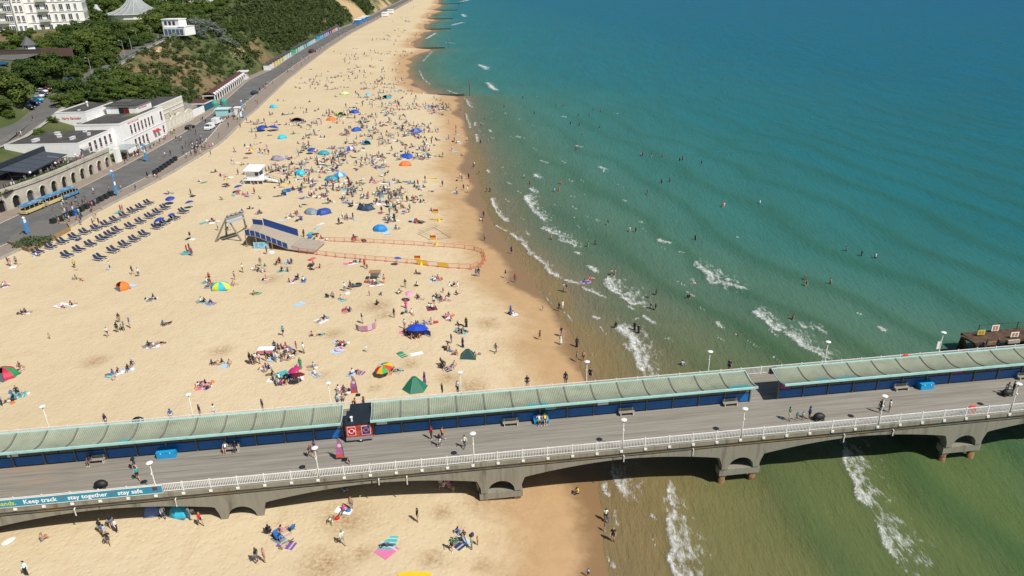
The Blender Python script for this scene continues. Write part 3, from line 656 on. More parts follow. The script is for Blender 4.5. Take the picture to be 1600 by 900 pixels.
def shelter(u0, n, label, patches=(), posters=(), glare=()):
    r = empty('pier_shelter', pier_pt(u0, 6.82), PA); tag(r, label, 'shelter', 'shelters along the middle of the pier')
    for k in range(n + 1):
        put('post', POM, r, (k * SB, 0, 0)); put('roof_rib', RIBM, r, (k * SB, 0, 0))
        if k == n: break
        rp = put('roof_panel', RPM, r, (k * SB, 0, 0)); put('blue_panel', PANM, r, (k * SB, 0, 0)); put('panel_frame', FRM, r, (k * SB, 0, 0)); put('glazing', GLM, r, (k * SB, 0, 0))
    L_ = n * SB
    part('front_fascia', MB().box(-0.12, L_ + 0.12, -1.62, -1.46, 2.76, 3.02), trim, r)
    part('rear_fascia', MB().box(-0.12, L_ + 0.12, 2.01, 2.17, 2.86, 3.12), trim, r)
    for s in (-0.12, L_ + 0.06):
        e = MB()
        for (v0, z0), (v1, z1) in zip(ROOF[:-1], ROOF[1:]): e.bar((s + .03, v0, z0 + 0.03), (s + .03, v1, z1 + 0.03), 0.08, 0.14)
        part('end_trim', e, trim, r)
    for (a, b, lo_, hi_) in patches:
        prof = [p for p in ROOF if lo_ <= p[0] <= hi_]; put('replacement_sheet', roof_panel_mesh(roofc, a, b, prof, 0.022, 'replacement_sheet'), r)
    for a, b, m in posters: part('poster', MB().box(a, b, -0.10, -0.06, 1.4, 2.35), m, r)
    # timber seats face both ways
    part('seat', MB().box(0.1, L_ - 0.1, 0.12, 0.55, 0.42, 0.47).box(0.1, L_ - 0.1, 0.2, 0.45, 0.0, 0.42), mat('seat_timber', (0.16, 0.12, 0.08), 0.8, 0.2, 3), r)
    return r
uL = pier_uv(537, 684)[0]; uM0 = pier_uv(585, 680)[0]; uM1 = pier_uv(1171, 627)[0]; uR = pier_uv(1214, 623)[0]
SBm = (uM1 - uM0) / 14
def pu(px, py, z=DZ + 2.75): return pier_uv(px, py, z)[0]
sh0 = shelter(uL - SB * 14, 14, 'left pier shelter with pale corrugated roof, ending beside the food trailer',
              patches=[(pu(188, 690) - (uL - SB * 14), pu(206, 688) - (uL - SB * 14), -1.5, -0.4)], posters=[(4.5, 6.2, pinkm), (9.3, 10.4, wht)])
sh1 = shelter(uM0, 14, 'middle pier shelter, the longest run of pale corrugated roof right of the food trailer',
              patches=[(pu(823, 628) - uM0, pu(853, 626) - uM0, -1.5, -0.4), (pu(1136, 602) - uM0, pu(1167, 599) - uM0, -1.5, -0.4)], posters=[(.4, 1.6, wht), (26.3, 27.6, wht), (20.0, 21.3, mat('mint_poster', (0.25, .5, .42), .6))])
sh2 = shelter(uR, 12, 'right pier shelter with pale corrugated roof standing over the sea',
              patches=[(pu(1275, 593) - uR, pu(1294, 592) - uR, -1.5, -0.4), (pu(1309, 590) - uR, pu(1337, 587) - uR, -1.5, -0.4)], posters=[(0.2, 1.5, pinkm), (22.7, 24.1, pinkm)])

# ---- lamps on both rails
lampw = mat('lamp_cream', (0.62, 0.60, 0.52), 0.5, 0.05); lampd = mat('lamp_dish', (0.74, 0.76, 0.76), 0.35, 0.05); lampg = mat('lamp_dark', (0.05, 0.05, 0.05), 0.6)
def pier_lamp():
    r = empty('pier_lamp')
    part('column', MB().tube([(0, 0, -0.25), (0, 0, 1.3), (0, 0, 1.32), (0, 0, 3.75)], [0.075, 0.07, 0.05, 0.04], 8), lampw, r, smooth=True)
    part('dish', MB().lathe([(0.0, 0.05), (0.16, 0.045), (0.34, -0.02), (0.36, -0.05), (0.31, -0.05), (0.0, -0.02)], 20, (0, 0, 3.98)), lampd, r, smooth=True)
    part('lantern', MB().lathe([(0.02, -0.28), (0.10, -0.22), (0.11, -0.04), (0.0, -0.03)], 10, (0, 0, 3.98)), lampg, r)
    part('camera_box', MB().box(-0.07, 0.07, -0.2, -0.05, 2.55, 2.72), lampd, r)
    return r
lamp0 = pier_lamp(); first = True
LAMPS_F = [(262, 757), (507, 733), (737, 709.5), (957, 692), (1162, 677), (1364, 659.5), (1559, 641)]
LAMPS_B = [(83, 671), (306, 651), (520, 628), (720, 614), (913, 596), (1101, 581), (1281, 566), (1457, 551)]
ORD = ['first', 'second', 'third', 'fourth', 'fifth', 'sixth', 'seventh', 'eighth', 'ninth', 'tenth', 'eleventh', 'twelfth', 'thirteenth', 'fourteenth', 'fifteenth', 'sixteenth', 'seventeenth', 'eighteenth', 'nineteenth', 'twentieth']
def nth(k): return ORD[k] if k < len(ORD) else str(k + 1) + 'th'
for side, LL, v in (('near', LAMPS_F, -0.22), ('far', LAMPS_B, PW + 0.22)):
    for k, (px, py) in enumerate(LL):
        u, _ = pier_uv(px, py, DZ if side == 'near' else DZ + 0.3)
        if side == 'near': u = U_RAIL0 + round((u - U_RAIL0) / BAY) * BAY + 0.16
        o = lamp0 if first else copy_tree(lamp0); first = False
        o.location = pier_pt(u, v); o.rotation_euler = (0, 0, PA if side == 'near' else PA + math.pi)
        tag(o, 'cream dish-topped lamp post on the %s railing of the pier, %s from the left' % (side, nth(k)), 'lamp post', 'lamp posts on the pier railings')

# ---- benches, boxes and other furniture on the deck
benchm = mat('bench_timber', (0.30, 0.27, 0.22), 0.8, 0.2, 4)
def bench():
    r = empty('bench')
    for k in range(4): part('slat', MB().box(-0.95, 0.95, -0.24 + k * .125, -0.14 + k * .125, 0.42, 0.46), benchm, r)
    for k in range(2): part('back_slat', MB().box(-0.95, 0.95, 0.27, 0.30, 0.55 + k * .16, 0.67 + k * .16), benchm, r)
    for x in (-0.75, 0.75): part('leg', MB().box(x - .04, x + .04, -0.22, 0.28, 0, 0.42).box(x - .04, x + .04, 0.24, 0.30, 0.42, 0.9), lampw, r)
    return r
b0 = bench(); bl_ = [(152, 722, 'left of the blue storage box by the left shelter', 0), (362, 705, 'with two people sitting on it by the left shelter', 0), (797, 659, 'empty, against the middle shelter left of the seated pair', 0), (977, 644, 'empty, against the middle shelter right of the seated pair', 0),
                     (1404, 606, 'empty, against the right shelter beside the blue box', 0), (1597, 590, 'at the right edge of the picture by the shelter', 0), (1140, 632, 'lying low at the right end of the middle shelter', 0)]
for k, (px, py, w, _) in enumerate(bl_):
    o = b0 if k == 0 else copy_tree(b0); u, v = pier_uv(px, py); o.location = pier_pt(u, min(v, 6.25)); o.rotation_euler = (0, 0, PA)
    tag(o, 'grey slatted bench ' + w, 'bench', 'benches against the pier shelters')
cy = mat('storage_blue', (0.012, 0.30, 0.62), 0.45, 0.06)
def storage_box(px, py, label, w=1.9):
    u, v = pier_uv(px, py); r = empty('storage_box', pier_pt(u, min(v + .35, 6.3)), PA); tag(r, label, 'storage box')
    part('body', MB().box(-w / 2, w / 2, -0.45, 0.45, 0, 0.72), cy, r); part('lid', MB().box(-w / 2 - .03, w / 2 + .03, -0.48, 0.47, 0.723, 0.83), cy, r)
    for x in (-w / 4, w / 4): part('latch', MB().box(x - .05, x + .05, -0.495, -0.482, 0.62, 0.78), lampd, r)
storage_box(261, 715, 'bright blue storage box behind the lamp post near the safety banner', 2.0)
storage_box(1447, 608, 'bright blue storage box against the right shelter', 1.7)
u, v = pier_uv(846, 661); r = empty('blue_bench', pier_pt(u, 6.2), PA); tag(r, 'bright blue bench seat holding two people by the middle shelter', 'bench')
part('seat', MB().box(-0.9, 0.9, -.3, .2, .38, .46), cy, r); part('backrest', MB().box(-0.9, 0.9, .2, .28, .46, 1.0), cy, r)
for x in (-.8, .8): part('leg', MB().box(x - .05, x + .05, -.28, .2, 0, .38), cy, r)
# black domed buggies parked by the rails
def domed_bin(px, py, label, back=False):
    u, v = pier_uv(px, py); r = empty('covered_pushchair', pier_pt(u, v), PA); tag(r, label, 'pushchair', 'black covered pushchairs on the pier')
    prof = [(0.62 * math.cos(a), 0.52 * math.sin(a) + 0.42) for a in np.linspace(0, math.pi / 2, 7)]
    part('hood', MB().lathe(prof, 16, squash=(1.15, 0.75)), blk, r, smooth=True)
    part('body', MB().box(-.5, .5, -.3, .3, .28, .45), blk, r)
    for x in (-.42, .42):
        for y in (-.28, .28): part('wheel', MB().tube([(x, y - .03, .15), (x, y + .03, .15)], .15, 12), lampg, r)
for px, py, l in ((159, 762, 'black hooded pushchair by the blue banner on the near railing'), (217, 662, 'black hooded pushchair behind the left shelter at the far railing'), (1279, 656, 'black hooded pushchair beside the four people at the near railing'),
                  (1209, 583, 'black hooded pushchair in the gap between the middle and right shelters'), (1573, 618, 'black pushchair pushed by people near the right end of the pier')):
    domed_bin(px, py, l)
# red life-ring boards
def ring_board(px, py, v, label):
    u, _ = pier_uv(px, py, DZ + .6); r = empty('lifebuoy_housing', pier_pt(u, v), PA); tag(r, label, 'lifebuoy')
    rd = mat('signal_red', (0.62, 0.03, 0.02), 0.5, 0.06); part('cabinet', MB().box(-.45, .45, -.1, .1, .1, 1.05), rd, r)
    part('cap', MB().lathe([(0.0, .3), (.3, .22), (.45, 0)], 12, (0, 0, 1.05), squash=(1, .3)), rd, r, smooth=True)
    ring = MB(); R = .3
    for k in range(16):
        a0, a1 = 2 * math.pi * k / 16, 2 * math.pi * (k + 1) / 16
        ring.bar((R * math.cos(a0), -.12, .58 + R * math.sin(a0)), (R * math.cos(a1), -.12, .58 + R * math.sin(a1)), .08, .06)
    part('ring', ring, mat('ring_orange', (.75, .12, .02), .5), r)
ring_board(1513, 637, 0.12, 'red lifebuoy housing on the near railing at the right')
ring_board(1413, 560, PW - .1, 'red lifebuoy housing on the far railing behind the right shelter')
# notice on a far lamp post
u, _ = pier_uv(1457, 551, DZ + .3); r = empty('lamp_notice', pier_pt(u, PW + .22), PA); tag(r, 'white notice board fixed to a far lamp post above the right shelter', 'sign')
part('board', MB().box(-.55, -.15, -.05, .0, 1.5, 2.6), wht, r); part('bracket', MB().box(-.16, .03, -.04, 0, 1.6, 1.68).box(-.16, .03, -.04, 0, 2.4, 2.48), lampd, r)

# ---- food trailer in the gap between the shelters
tu, tv = pier_uv(563, 691); tr = empty('food_trailer', pier_pt(tu, tv + 1.3), PA); tag(tr, 'red food trailer with a black roof standing in the gap between pier shelters', 'trailer')
tred = mat('trailer_red', (0.42, 0.03, 0.02), 0.5, 0.35, 4, stain=(0.5, 0.14, 0.05), stain_scale=2.5); tdark = mat('trailer_navy', (0.012, 0.018, 0.026), 0.6, 0.25, 1.2)
part('body', MB().box(-1.45, 1.45, -1.25, 1.6, 0.75, 2.35), tred, tr); part('roof', MB().box(-1.5, 1.5, -1.3, 1.65, 2.353, 2.47), tdark, tr)
part('rear_canopy', MB().box(-1.2, 1.25, 1.66, 3.1, 2.3, 2.42).box(-1.15, -1.05, 2.95, 3.05, 0, 2.3).box(1.1, 1.2, 2.95, 3.05, 0, 2.3), tdark, tr)
part('chassis', MB().box(-1.5, 1.5, -1.32, -1.1, 0.36, 0.74), mat('galvanised', (.45, .47, .48), .4, .1, metal=.6), tr)
for y in (-1.2, 1.4):
    w = part('wheel', MB().tube([(0.1, y - .1, .33), (0.1, y + .1, .33)], .33, 16), blk, tr); part('hub', MB().tube([(0.1, y - .115, .33), (0.1, y - .1, .33)], .13, 12), lampd, w)
part('flue', MB().tube([(-.75, -.6, 2.47), (-.75, -.6, 2.95)], .12, 10).tube([(-.75, -.6, 2.95), (-.75, -.6, 3.05)], .18, 10), lampd, tr)
for x0, x1, m1, m2 in ((-1.28, -.35, mat('poster_red', (.5, .01, .02), .5), wht), (.3, 1.3, mat('poster_blue', (.03, .04, .22), .5), mat('poster_orange', (.7, .2, .02), .5))):
    p_ = part('poster', MB().box(x0, x1, -1.275, -1.252, .98, 2.15), wht, tr); part('poster_print', MB().box(x0 + .05, x1 - .05, -1.285, -1.276, 1.03, 2.1), m1, p_)
    cx_, ring = (x0 + x1) / 2, MB()
    for k in range(14):
        a0, a1 = 2 * math.pi * k / 14, 2 * math.pi * (k + 1) / 14
        ring.bar((cx_ + .28 * math.cos(a0), -1.292, 1.6 + .28 * math.sin(a0)), (cx_ + .28 * math.cos(a1), -1.292, 1.6 + .28 * math.sin(a1)), .14, .012)
    part('poster_emblem', ring, m2, p_)
# feather flags
def feather_flag(P, label, hgt=2.9):
    r = empty('feather_flag', P, PA); tag(r, label, 'flag', 'pink feather flags')
    pts = [(0.5, 0, 0), (0.48, 0, hgt * .5), (0.36, 0, hgt * .8), (0.1, 0, hgt * .97), (-0.25, 0, hgt)]
    part('pole', MB().tube(pts, .028, 6), blk, r)
    sail = MB(); zs = np.linspace(.35, hgt * .97, 12); prev = None
    for i, z in enumerate(zs):
        xr = float(np.interp(z, [p[2] for p in pts], [p[0] for p in pts])) - .02; xl = xr - float(np.interp(z, [.35, hgt * .6, hgt * .97], [.85, .72, .12])); sail.cur = 1 if z < .95 else 0
        if prev: sail.box(min(xl, xl), xr, -.008, .008, prev, z)
        prev = z
    part('sail', sail, [mat('flag_pink', (.42, .14, .28), .7, .35, 5, stain=(.12, .05, .12), stain_scale=3), mat('flag_coral', (.62, .09, .07), .7)], r)
    lg = part('emblem', MB().tube([(.15, -.02, hgt * .66), (.15, .02, hgt * .66)], .22, 14), mat('emblem_pale', (.7, .55, .62), .6), r)
    part('base', MB().box(.2, .8, -.3, .3, 0, .06), blk, r)
feather_flag(pier_pt(*pier_uv(531, 719)), 'pink and coral feather flag near the food trailer on the deck')
feather_flag(pier_pt(*pier_uv(553, 618, DZ)), 'pink and coral feather flag by the far railing behind the food trailer')
# ================================================================== PROMENADE BUILDINGS
wwall = mat('white_render', (0.80, 0.80, 0.79), 0.75, 0.05, 1.5, 0.15, 10, stain=(0.72, 0.71, 0.68), stain_scale=0.3)
cream = mat('cream_render', (0.62, 0.58, 0.48), 0.8, 0.09, 1.2, 0.2, 8, stain=(0.50, 0.46, 0.37), stain_scale=0.5)
stone = mat('arcade_stone', (0.46, 0.43, 0.36), 0.85, 0.16, 1.0, 0.3, 6, stain=(0.30, 0.28, 0.24), stain_scale=0.5)
felt = mat('roof_felt', (0.055, 0.053, 0.052), 0.9, 0.25, 0.5, 0.2, 8, stain=(0.10, 0.085, 0.075), stain_scale=0.25)
dark = mat('dark_opening', (0.012, 0.011, 0.011), 0.7, 0.3, 2); wine = mat('wine_window', (0.07, 0.018, 0.026), 0.25, 0.3, 2, stain=(0.20, 0.18, 0.2), stain_scale=1.4)
frame_w = mat('frame_white', (0.72, 0.72, 0.72), 0.5, 0.04); slate = mat('slate', (0.10, 0.10, 0.11), 0.7, 0.2, 2); brownr = mat('brown_tiles', (0.085, 0.032, 0.028), 0.8, 0.2, 1.5, 0.3, 8)
navyc = mat('awning_navy', (0.022, 0.032, 0.045), 0.7, 0.15, 0.8); tealw = mat('teal_boards', (0.01, 0.10, 0.17), 0.6, 0.15, 3); brick = mat('red_brick', (0.24, 0.085, 0.05), 0.85, 0.2, 3)
glassd = mat('window_glass', (0.05, 0.06, 0.075), 0.12, 0.3, 1.5)
def window(parent, x, y0, y1, z0, z1, m=wine, depth=0.12, name='window'):
    """upright window in a wall that faces the sea (+x)"""
    w = part(name, MB().box(x - 0.10, x + 0.02, y0, y1, z0, z1), m, parent)
    part('frame', MB().box(x, x + 0.06, y0 - .08, y0, z0 - .08, z1 + .08).box(x, x + 0.06, y1, y1 + .08, z0 - .08, z1 + .08).box(x, x + 0.06, y0, y1, z1, z1 + .08).box(x, x + .06, y0, y1, (z0 + z1) / 2 - .03, (z0 + z1) / 2 + .03), frame_w, w)
    part('sill', MB().box(x, x + 0.16, y0 - .12, y1 + .12, z0 - .17, z0 - .083), frame_w, w)
# ---- curved stone arcade with terrace
arc = empty('stone_arcade', (-121, 190, PROM_Z)); tag(arc, 'pale stone arcade of round arches with a terrace on top, beside the road train', 'arcade')
AY = np.arange(160.5, 216.0, 4.25); ax = lambda y: float(np.interp(y, [155, 173, 180, 190, 215], [-126.2, -123.0, -121.2, -120.0, -118.8]))
z0a, z1a = PROM_Z - .3, 8.0
OX, OY, OZ = 121, -190, -PROM_Z
def L3(p): return (p[0] + OX, p[1] + OY, p[2] + OZ)
for k, (ya, yb) in enumerate(zip(AY[:-1], AY[1:])):
    xa, xb = ax(ya), ax(yb); d = Vector((xb - xa, yb - ya, 0)); ln = d.length; d.normalize(); nrm = Vector((d.y, -d.x, 0))
    def Q(s, out, z): p = Vector((xa, ya, 0)) + d * s + nrm * out; return L3((p.x, p.y, z))
    mb = MB(); r, cxs = 1.08, ln / 2; zs = 5.0; NA = 12
    pr = [(cxs - r, z0a), (cxs - r, zs)] + [(cxs - r * math.cos(a), zs + r * 1.1 * math.sin(a)) for a in np.linspace(0, math.pi, NA + 1)[1:-1]] + [(cxs + r, zs), (cxs + r, z0a)]
    mb.quad([Q(0, 0, z0a), Q(cxs - r, 0, z0a), Q(cxs - r, 0, z1a), Q(0, 0, z1a)]); mb.quad([Q(cxs + r, 0, z0a), Q(ln, 0, z0a), Q(ln, 0, z1a), Q(cxs + r, 0, z1a)])
    for (s0, za), (s1, zb) in zip(pr[1:-1], pr[2:-1]): mb.quad([Q(s0, 0, za), Q(s1, 0, zb), Q(s1, 0, z1a), Q(s0, 0, z1a)])
    for (s0, za), (s1, zb) in zip(pr[:-1], pr[1:]): mb.quad([Q(s0, 0, za), Q(s0, -.55, za), Q(s1, -.55, zb), Q(s1, 0, zb)])
    mb.quad([Q(0, -.55, z1a), Q(0, 0, z1a), Q(ln, 0, z1a), Q(ln, -.55, z1a)])
    part('arch_bay', mb, stone, arc)
    hood = MB()
    for (s0, za), (s1, zb) in zip(pr[1:-2], pr[2:-1]):
        e0, e1 = 1.14, 1.14
        hood.bar(Q(cxs + (s0 - cxs) * e0, .06, zs + (za - zs) * e0), Q(cxs + (s1 - cxs) * e1, .06, zs + (zb - zs) * e1), .16, .16)
    part('arch_hood', hood, cream, arc)
    fill = glassd if k in (0, 1, 4) else (wine if k >= len(AY) - 3 else dark)
    part('arch_recess', MB().quad([Q(cxs - r - .1, -.5, z0a), Q(cxs + r + .1, -.5, z0a), Q(cxs + r + .1, -.5, zs + 1.3), Q(cxs - r - .1, -.5, zs + 1.3)]), fill, arc)
    part('parapet', MB().bar(Q(-.02, -.1, z1a + .28), Q(ln + .02, -.1, z1a + .28), .5, .56), stone, arc)
    part('cornice', MB().bar(Q(-.02, .12, z1a - .25), Q(ln + .02, .12, z1a - .25), .3, .26), stone, arc)
part('terrace', MB().prism([L3((ax(y) - .5, y, 0))[:2] for y in AY] + [L3((-140, AY[-1], 0))[:2], L3((-140, AY[0], 0))[:2]], 7.3 - PROM_Z, 7.45 - PROM_Z), mat('terrace_floor', (.10, .085, .07), .9, .3, .8), arc)
# lamps on the arcade parapet
def globe_lamp(P, label, grp):
    r = empty('globe_lamp', P); tag(r, label, 'lamp', grp)
    part('stem', MB().tube([(0, 0, 0), (0, 0, 1.5)], .06, 6), blk, r); part('globe', MB().lathe([(0.02, 0), (.24, .12), (.3, .3), (.22, .5), (0, .58)], 12, (0, 0, 1.5)), wht, r, smooth=True)
for k, y in enumerate((171, 181.5, 191, 200)): globe_lamp((ax(y) - .1, y, 8.5), 'white globe lamp on the stone arcade parapet, %s from the left' % nth(k), 'globe lamps on the arcade')
# terrace cafe with dark awning
cafe = empty('terrace_canopy', (-128, 196, 7.45)); tag(cafe, 'dark folding awning over the terrace seating above the arcade', 'awning')
for k in range(5):
    y0 = 183.6 + k * 4.1 - 196; part('awning_panel', MB().quad([(-2.5, y0, 3.1), (4.8 - .25 * k, y0, 2.2), (4.8 - .25 * k, y0 + 3.85, 2.2), (-2.5, y0 + 3.85, 3.1)]).quad([(4.8 - .25 * k, y0, 2.2), (4.8 - .25 * k, y0, 1.95), (4.8 - .25 * k, y0 + 3.85, 1.95), (4.8 - .25 * k, y0 + 3.85, 2.2)]), mat('awning_slate', (.05, .062, .08), .7, .12, .8), cafe)
    part('arm', MB().bar((-2.4, y0 - .12, 3.02), (4.6 - .25 * k, y0 - .12, 2.1), .1), blk, cafe)
part('sign_wall', MB().box(-4.2, -3.6, -13.5, 10.5, 0, 4.0), navyc, cafe)
for y in (-12, -4, 4): part('post', MB().box(4.3, 4.42, y, y + .12, 0, 2.0), blk, cafe)
hedge = mat('hedge_leaf', (0.05, 0.08, 0.025), 0.9, 0.5, 6, 0.9, 12)
def leafy(name, parent, boxlist, n, size, m, seed=1):
    """loose foliage: many small leaf-sized faces through a volume"""
    g = random.Random(seed); mb = MB()
    for i in range(n):
        bx_ = boxlist[g.randrange(len(boxlist))]; c = Vector((g.uniform(bx_[0], bx_[1]), g.uniform(bx_[2], bx_[3]), g.uniform(bx_[4], bx_[5])))
        a = Vector((g.gauss(0, 1), g.gauss(0, 1), g.gauss(0, 1))).normalized(); b = a.orthogonal().normalized(); q = size * g.uniform(.6, 1.4)
        mb.quad([c - a * q, c + b * q, c + a * q, c - b * q])
    return part(name, mb, m, parent)
pl = empty('terrace_planting', (-122.5, 180, 7.45)); tag(pl, 'dark green planting and cafe tables along the arcade terrace', 'planting')
leafy('foliage', pl, [(-2.6, .2, -16, 6, 0, .9), (-1.2, 1.2, 2, 22, 0, .8)], 2600, .16, hedge); part('trough', MB().box(-.4, .3, -8, 20, 0, .35), dark, pl)
part('red_screen', MB().box(-1.2, -1.0, -16, -5, 0, .9), mat('red_canvas', (.35, .015, .03), .7), pl)
# ---- small white lodge at the left edge
lod = empty('white_lodge', (-131, 171, 7.45)); tag(lod, 'small white lodge at the left edge above the arcade', 'building')
part('wall', MB().box(-6, 0.5, -9, 5.0, 0, 4.6), wwall, lod); part('roof', MB().box(-6.2, .7, -9.2, 5.2, 4.603, 4.85), felt, lod); window(lod, .5, 1.2, 2.6, 1.3, 3.2, glassd); window(lod, .5, -3.2, -1.6, 1.3, 3.2, glassd)
# ---- white seafront restaurant: lower block, main block
res = empty('seafront_restaurant', (-121, 235, PROM_Z)); tag(res, 'long white two-storey seafront restaurant with tall dark windows and flat roofs', 'building')
part('lower_wall', MB().box(-24, -2.6, -25.5, -5.5, 0, 7.9), wwall, res); part('lower_roof', MB().box(-23.7, -3.0, -25.2, -5.8, 7.903, 8.05), felt, res)
part('lower_parapet', MB().box(-2.95, -2.55, -25.5, -5.5, 7.903, 8.3).box(-24, -2.95, -25.5, -25.15, 7.903, 8.3), frame_w, res)
for k in range(5): window(res, -2.58, -20.5 + k * 2.95, -19.2 + k * 2.95, 4.6, 7.2)
part('grey_canopy', MB().quad([(-4.2, -25.4, 7.4), (-1.6, -25.4, 6.3), (-1.6, -21.6, 6.3), (-4.2, -21.6, 7.4)]).quad([(-1.6, -25.4, 6.3), (-1.6, -25.4, 5.9), (-1.6, -21.6, 5.9), (-1.6, -21.6, 6.3)]), mat('grey_canvas', (.4, .39, .36), .8, .1), res)
part('main_wall', MB().box(-14.2, 0, -5.5, 25.5, 0, 9.3), wwall, res); part('main_roof', MB().box(-13.8, -.4, -5.1, 25.1, 9.303, 9.4), felt, res)
part('roof_edge', MB().box(-.4, .06, -5.56, 25.56, 9.303, 9.75).box(-14.26, -.4, -5.56, -5.1, 9.303, 9.75), frame_w, res)
part('maroon_coping', MB().box(-.75, -.42, -5.0, 12, 9.41, 9.65), mat('maroon', (.12, .02, .02), .7), res)
for k in range(7): window(res, .0, 0.2 + k * 2.55, 1.35 + k * 2.55, 5.3, 8.1)
window(res, 0, 22.4, 23.8, 5.3, 8.3); window(res, 0, 22.4, 23.6, 1.0, 3.6)
for k in range(4): window(res, .0, 1.2 + k * 2.7, 2.5 + k * 2.7, 0.8, 3.4)
for k in range(2): part('red_awning', MB().quad([(0, 14.6 + k * 2.6, 3.4), (1.2, 14.6 + k * 2.6, 2.7), (1.2, 16.4 + k * 2.6, 2.7), (0, 16.4 + k * 2.6, 3.4)]), mat('signal_red2', (.45, .02, .04), .6), res)
part('string_course', MB().box(0, .1, -5.4, 25.4, 4.3, 4.55), frame_w, res)
yw = -.6
for wl in (6, 5, 3, 4):          # four red words too small to read
    mk = MB()
    for q in range(wl): mk.box(.01, .05, yw, yw + .10, 8.55, 9.05).box(.012, .048, yw + .10, yw + .26, 8.55 + .2 * (q % 3), 8.67 + .2 * (q % 3)); yw += .36
    part('lettering', mk, redm, res); yw += .35
part('penthouse', MB().box(-13.6, -3.4, 14, 25, 9.403, 11.9), wwall, res); part('penthouse_roof', MB().box(-13.9, -2.9, 13.5, 25.4, 11.903, 12.2), felt, res); part('plant_room', MB().box(-11.5, -7, 17, 22, 12.203, 12.9), slate, res)
part('penthouse_door', MB().box(-7.6, -6.0, 13.92, 14.0, 9.45, 11.4), mat('wine_door', (.16, .01, .02), .5), res); part('penthouse_door', MB().box(-9.4, -7.7, 13.92, 14.0, 9.45, 11.4), dark, res)
part('roof_lawn', MB().box(-6.4, -1.2, 8, 13.4, 9.403, 9.47), mat('roof_lawn', (.10, .12, .04), .95, .3, 2), res)
def script_sign(parent, x, y, z, s, rz):
    me, w = text_mesh('Harry Ramsden', s, redm, shear=.35, bold=.012); o = put('script_lettering', me, parent, (x, y, z)); o.rotation_euler = (math.pi / 2, 0, rz)
script_sign(res, -3.36, 15.2, 10.5, .95, math.pi / 2)
for i, (x, y, l, w) in enumerate(((-8, -20, 2.2, .6), (-14, -16, 1.0, 1.0), (-10, -9, 1.2, .8), (-18, -22, 2.6, .9), (-17, -12, 1.2, 1.2), (-6, -14, 1.1, .5))): part('roof_vent', MB().box(x, x + w, y, y + l, 8.053, 8.7).box(x - .1, x + w + .1, y - .1, y + l + .1, 8.703, 8.8), lampd, res)
part('glass_porch', MB().box(-.6, 4.6, -13.5, -5.6, 3.25, 3.4).box(4.4, 4.6, -13.5, -13.3, 0, 3.25).box(4.4, 4.6, -5.8, -5.6, 0, 3.25), mat('porch_grey', (.28, .33, .33), .3), res); part('porch_pillar', MB().box(1.6, 2.5, -16.0, -13.6, -.0, 4.2), wwall, res); part('porch_door', MB().box(1.7, 2.4, -13.59, -13.5, 0, 2.8), dark, res)
# white upper block with the red script sign
ub = empty('script_sign_block', (-141, 250, 10.4)); tag(ub, 'white rooftop block with red script lettering beside the car park', 'building')
part('wall', MB().box(-4.6, 5.2, -11.5, 6.5, -3, 4.6), wwall, ub); part('roof', MB().box(-4.2, 4.8, -11.1, 6.1, 4.603, 4.72), felt, ub); part('roof_edge', MB().box(-4.65, 5.25, -11.55, -11.1, 4.603, 4.95).box(4.8, 5.25, -11.1, 6.5, 4.603, 4.95).box(-4.65, -4.2, -11.1, 6.5, 4.603, 4.95), frame_w, ub)
me, w = text_mesh('Harry Ramsden', 1.15, redm, shear=.35, bold=.015); o = put('script_lettering', me, ub, (-2.8, -11.58, 2.6)); o.rotation_euler = (math.pi / 2, 0, 0); o.scale = (6.2 / w, 1, 1)
part('boarded_door', MB().box(1.6, 3.2, -11.56, -11.5, -.4, 1.6), mat('board', (.4, .38, .36), .8, .3, 5), ub); part('wall_unit', MB().box(5.2, 6.4, -6, -2, 1.2, 1.9), lampd, ub); part('chimney_pot', MB().tube([(0, 0, 4.7), (0, 0, 6.0)], .25, 8).lathe([(.45, 0), (.3, .4), (0, .5)], 10, (0, 0, 6.0)), lampd, ub)
part('dish', MB().lathe([(.05, 0), (.4, .1), (.55, .3)], 12, (2, -9, 4.8)), wht, ub)
# cream decorated wall building
cb = empty('cream_pavilion', (-123, 275, PROM_Z)); tag(cb, 'cream pavilion with scalloped decorative wall right of the white restaurant', 'building')
part('wall', MB().box(-11, -2.2, -13.5, 12.5, 0, 8.6), cream, cb); part('roof', MB().box(-10.6, -2.6, -13.1, 12.1, 8.603, 8.75), felt, cb); part('roof_edge', MB().box(-2.6, -2.15, -13.5, 12.5, 8.603, 9.0), frame_w, cb)
sc = MB(); prev = None
for y in np.linspace(-14, 13, 55):
    z = 3.6 + .9 * abs(math.sin((y + 14) / 6.75 * math.pi)) + (.6 if abs(y - 0) < 1.2 else 0)
    if prev: sc.quad([(.6, prev[0], 0), (.6, y, 0), (.6, y, z), (.6, prev[0], prev[1])]).quad([(.6, prev[0], prev[1]), (.6, y, z), (.15, y, z), (.15, prev[0], prev[1])]).quad([(.15, y, 0), (.15, prev[0], 0), (.15, prev[0], prev[1]), (.15, y, z)])
    prev = (y, z)
part('scalloped_wall', sc, cream, cb)
for k in range(8): part('wall_panel', MB().box(.6, .72, -12.6 + k * 3.3, -10.9 + k * 3.3, .6, 2.8), mat('panel_cream', (.68, .65, .57), .8, .08), cb)
part('band', MB().box(-2.2, -2.05, -13.4, 12.4, 5.2, 5.5).box(-2.2, -2.05, -13.4, 12.4, 6.6, 6.8), frame_w, cb)
part('round_gable', MB().lathe([(0, 0), (1.5, 0)], 14, (0, 0, 0)), cream, cb, loc=(-2.0, 0, 5.0)).rotation_euler = (0, math.pi / 2, 0)
gr = empty('grey_hut', (-127.5, 293, PROM_Z)); tag(gr, 'low hut with grey pitched roof behind the white ornamental wall', 'hut')
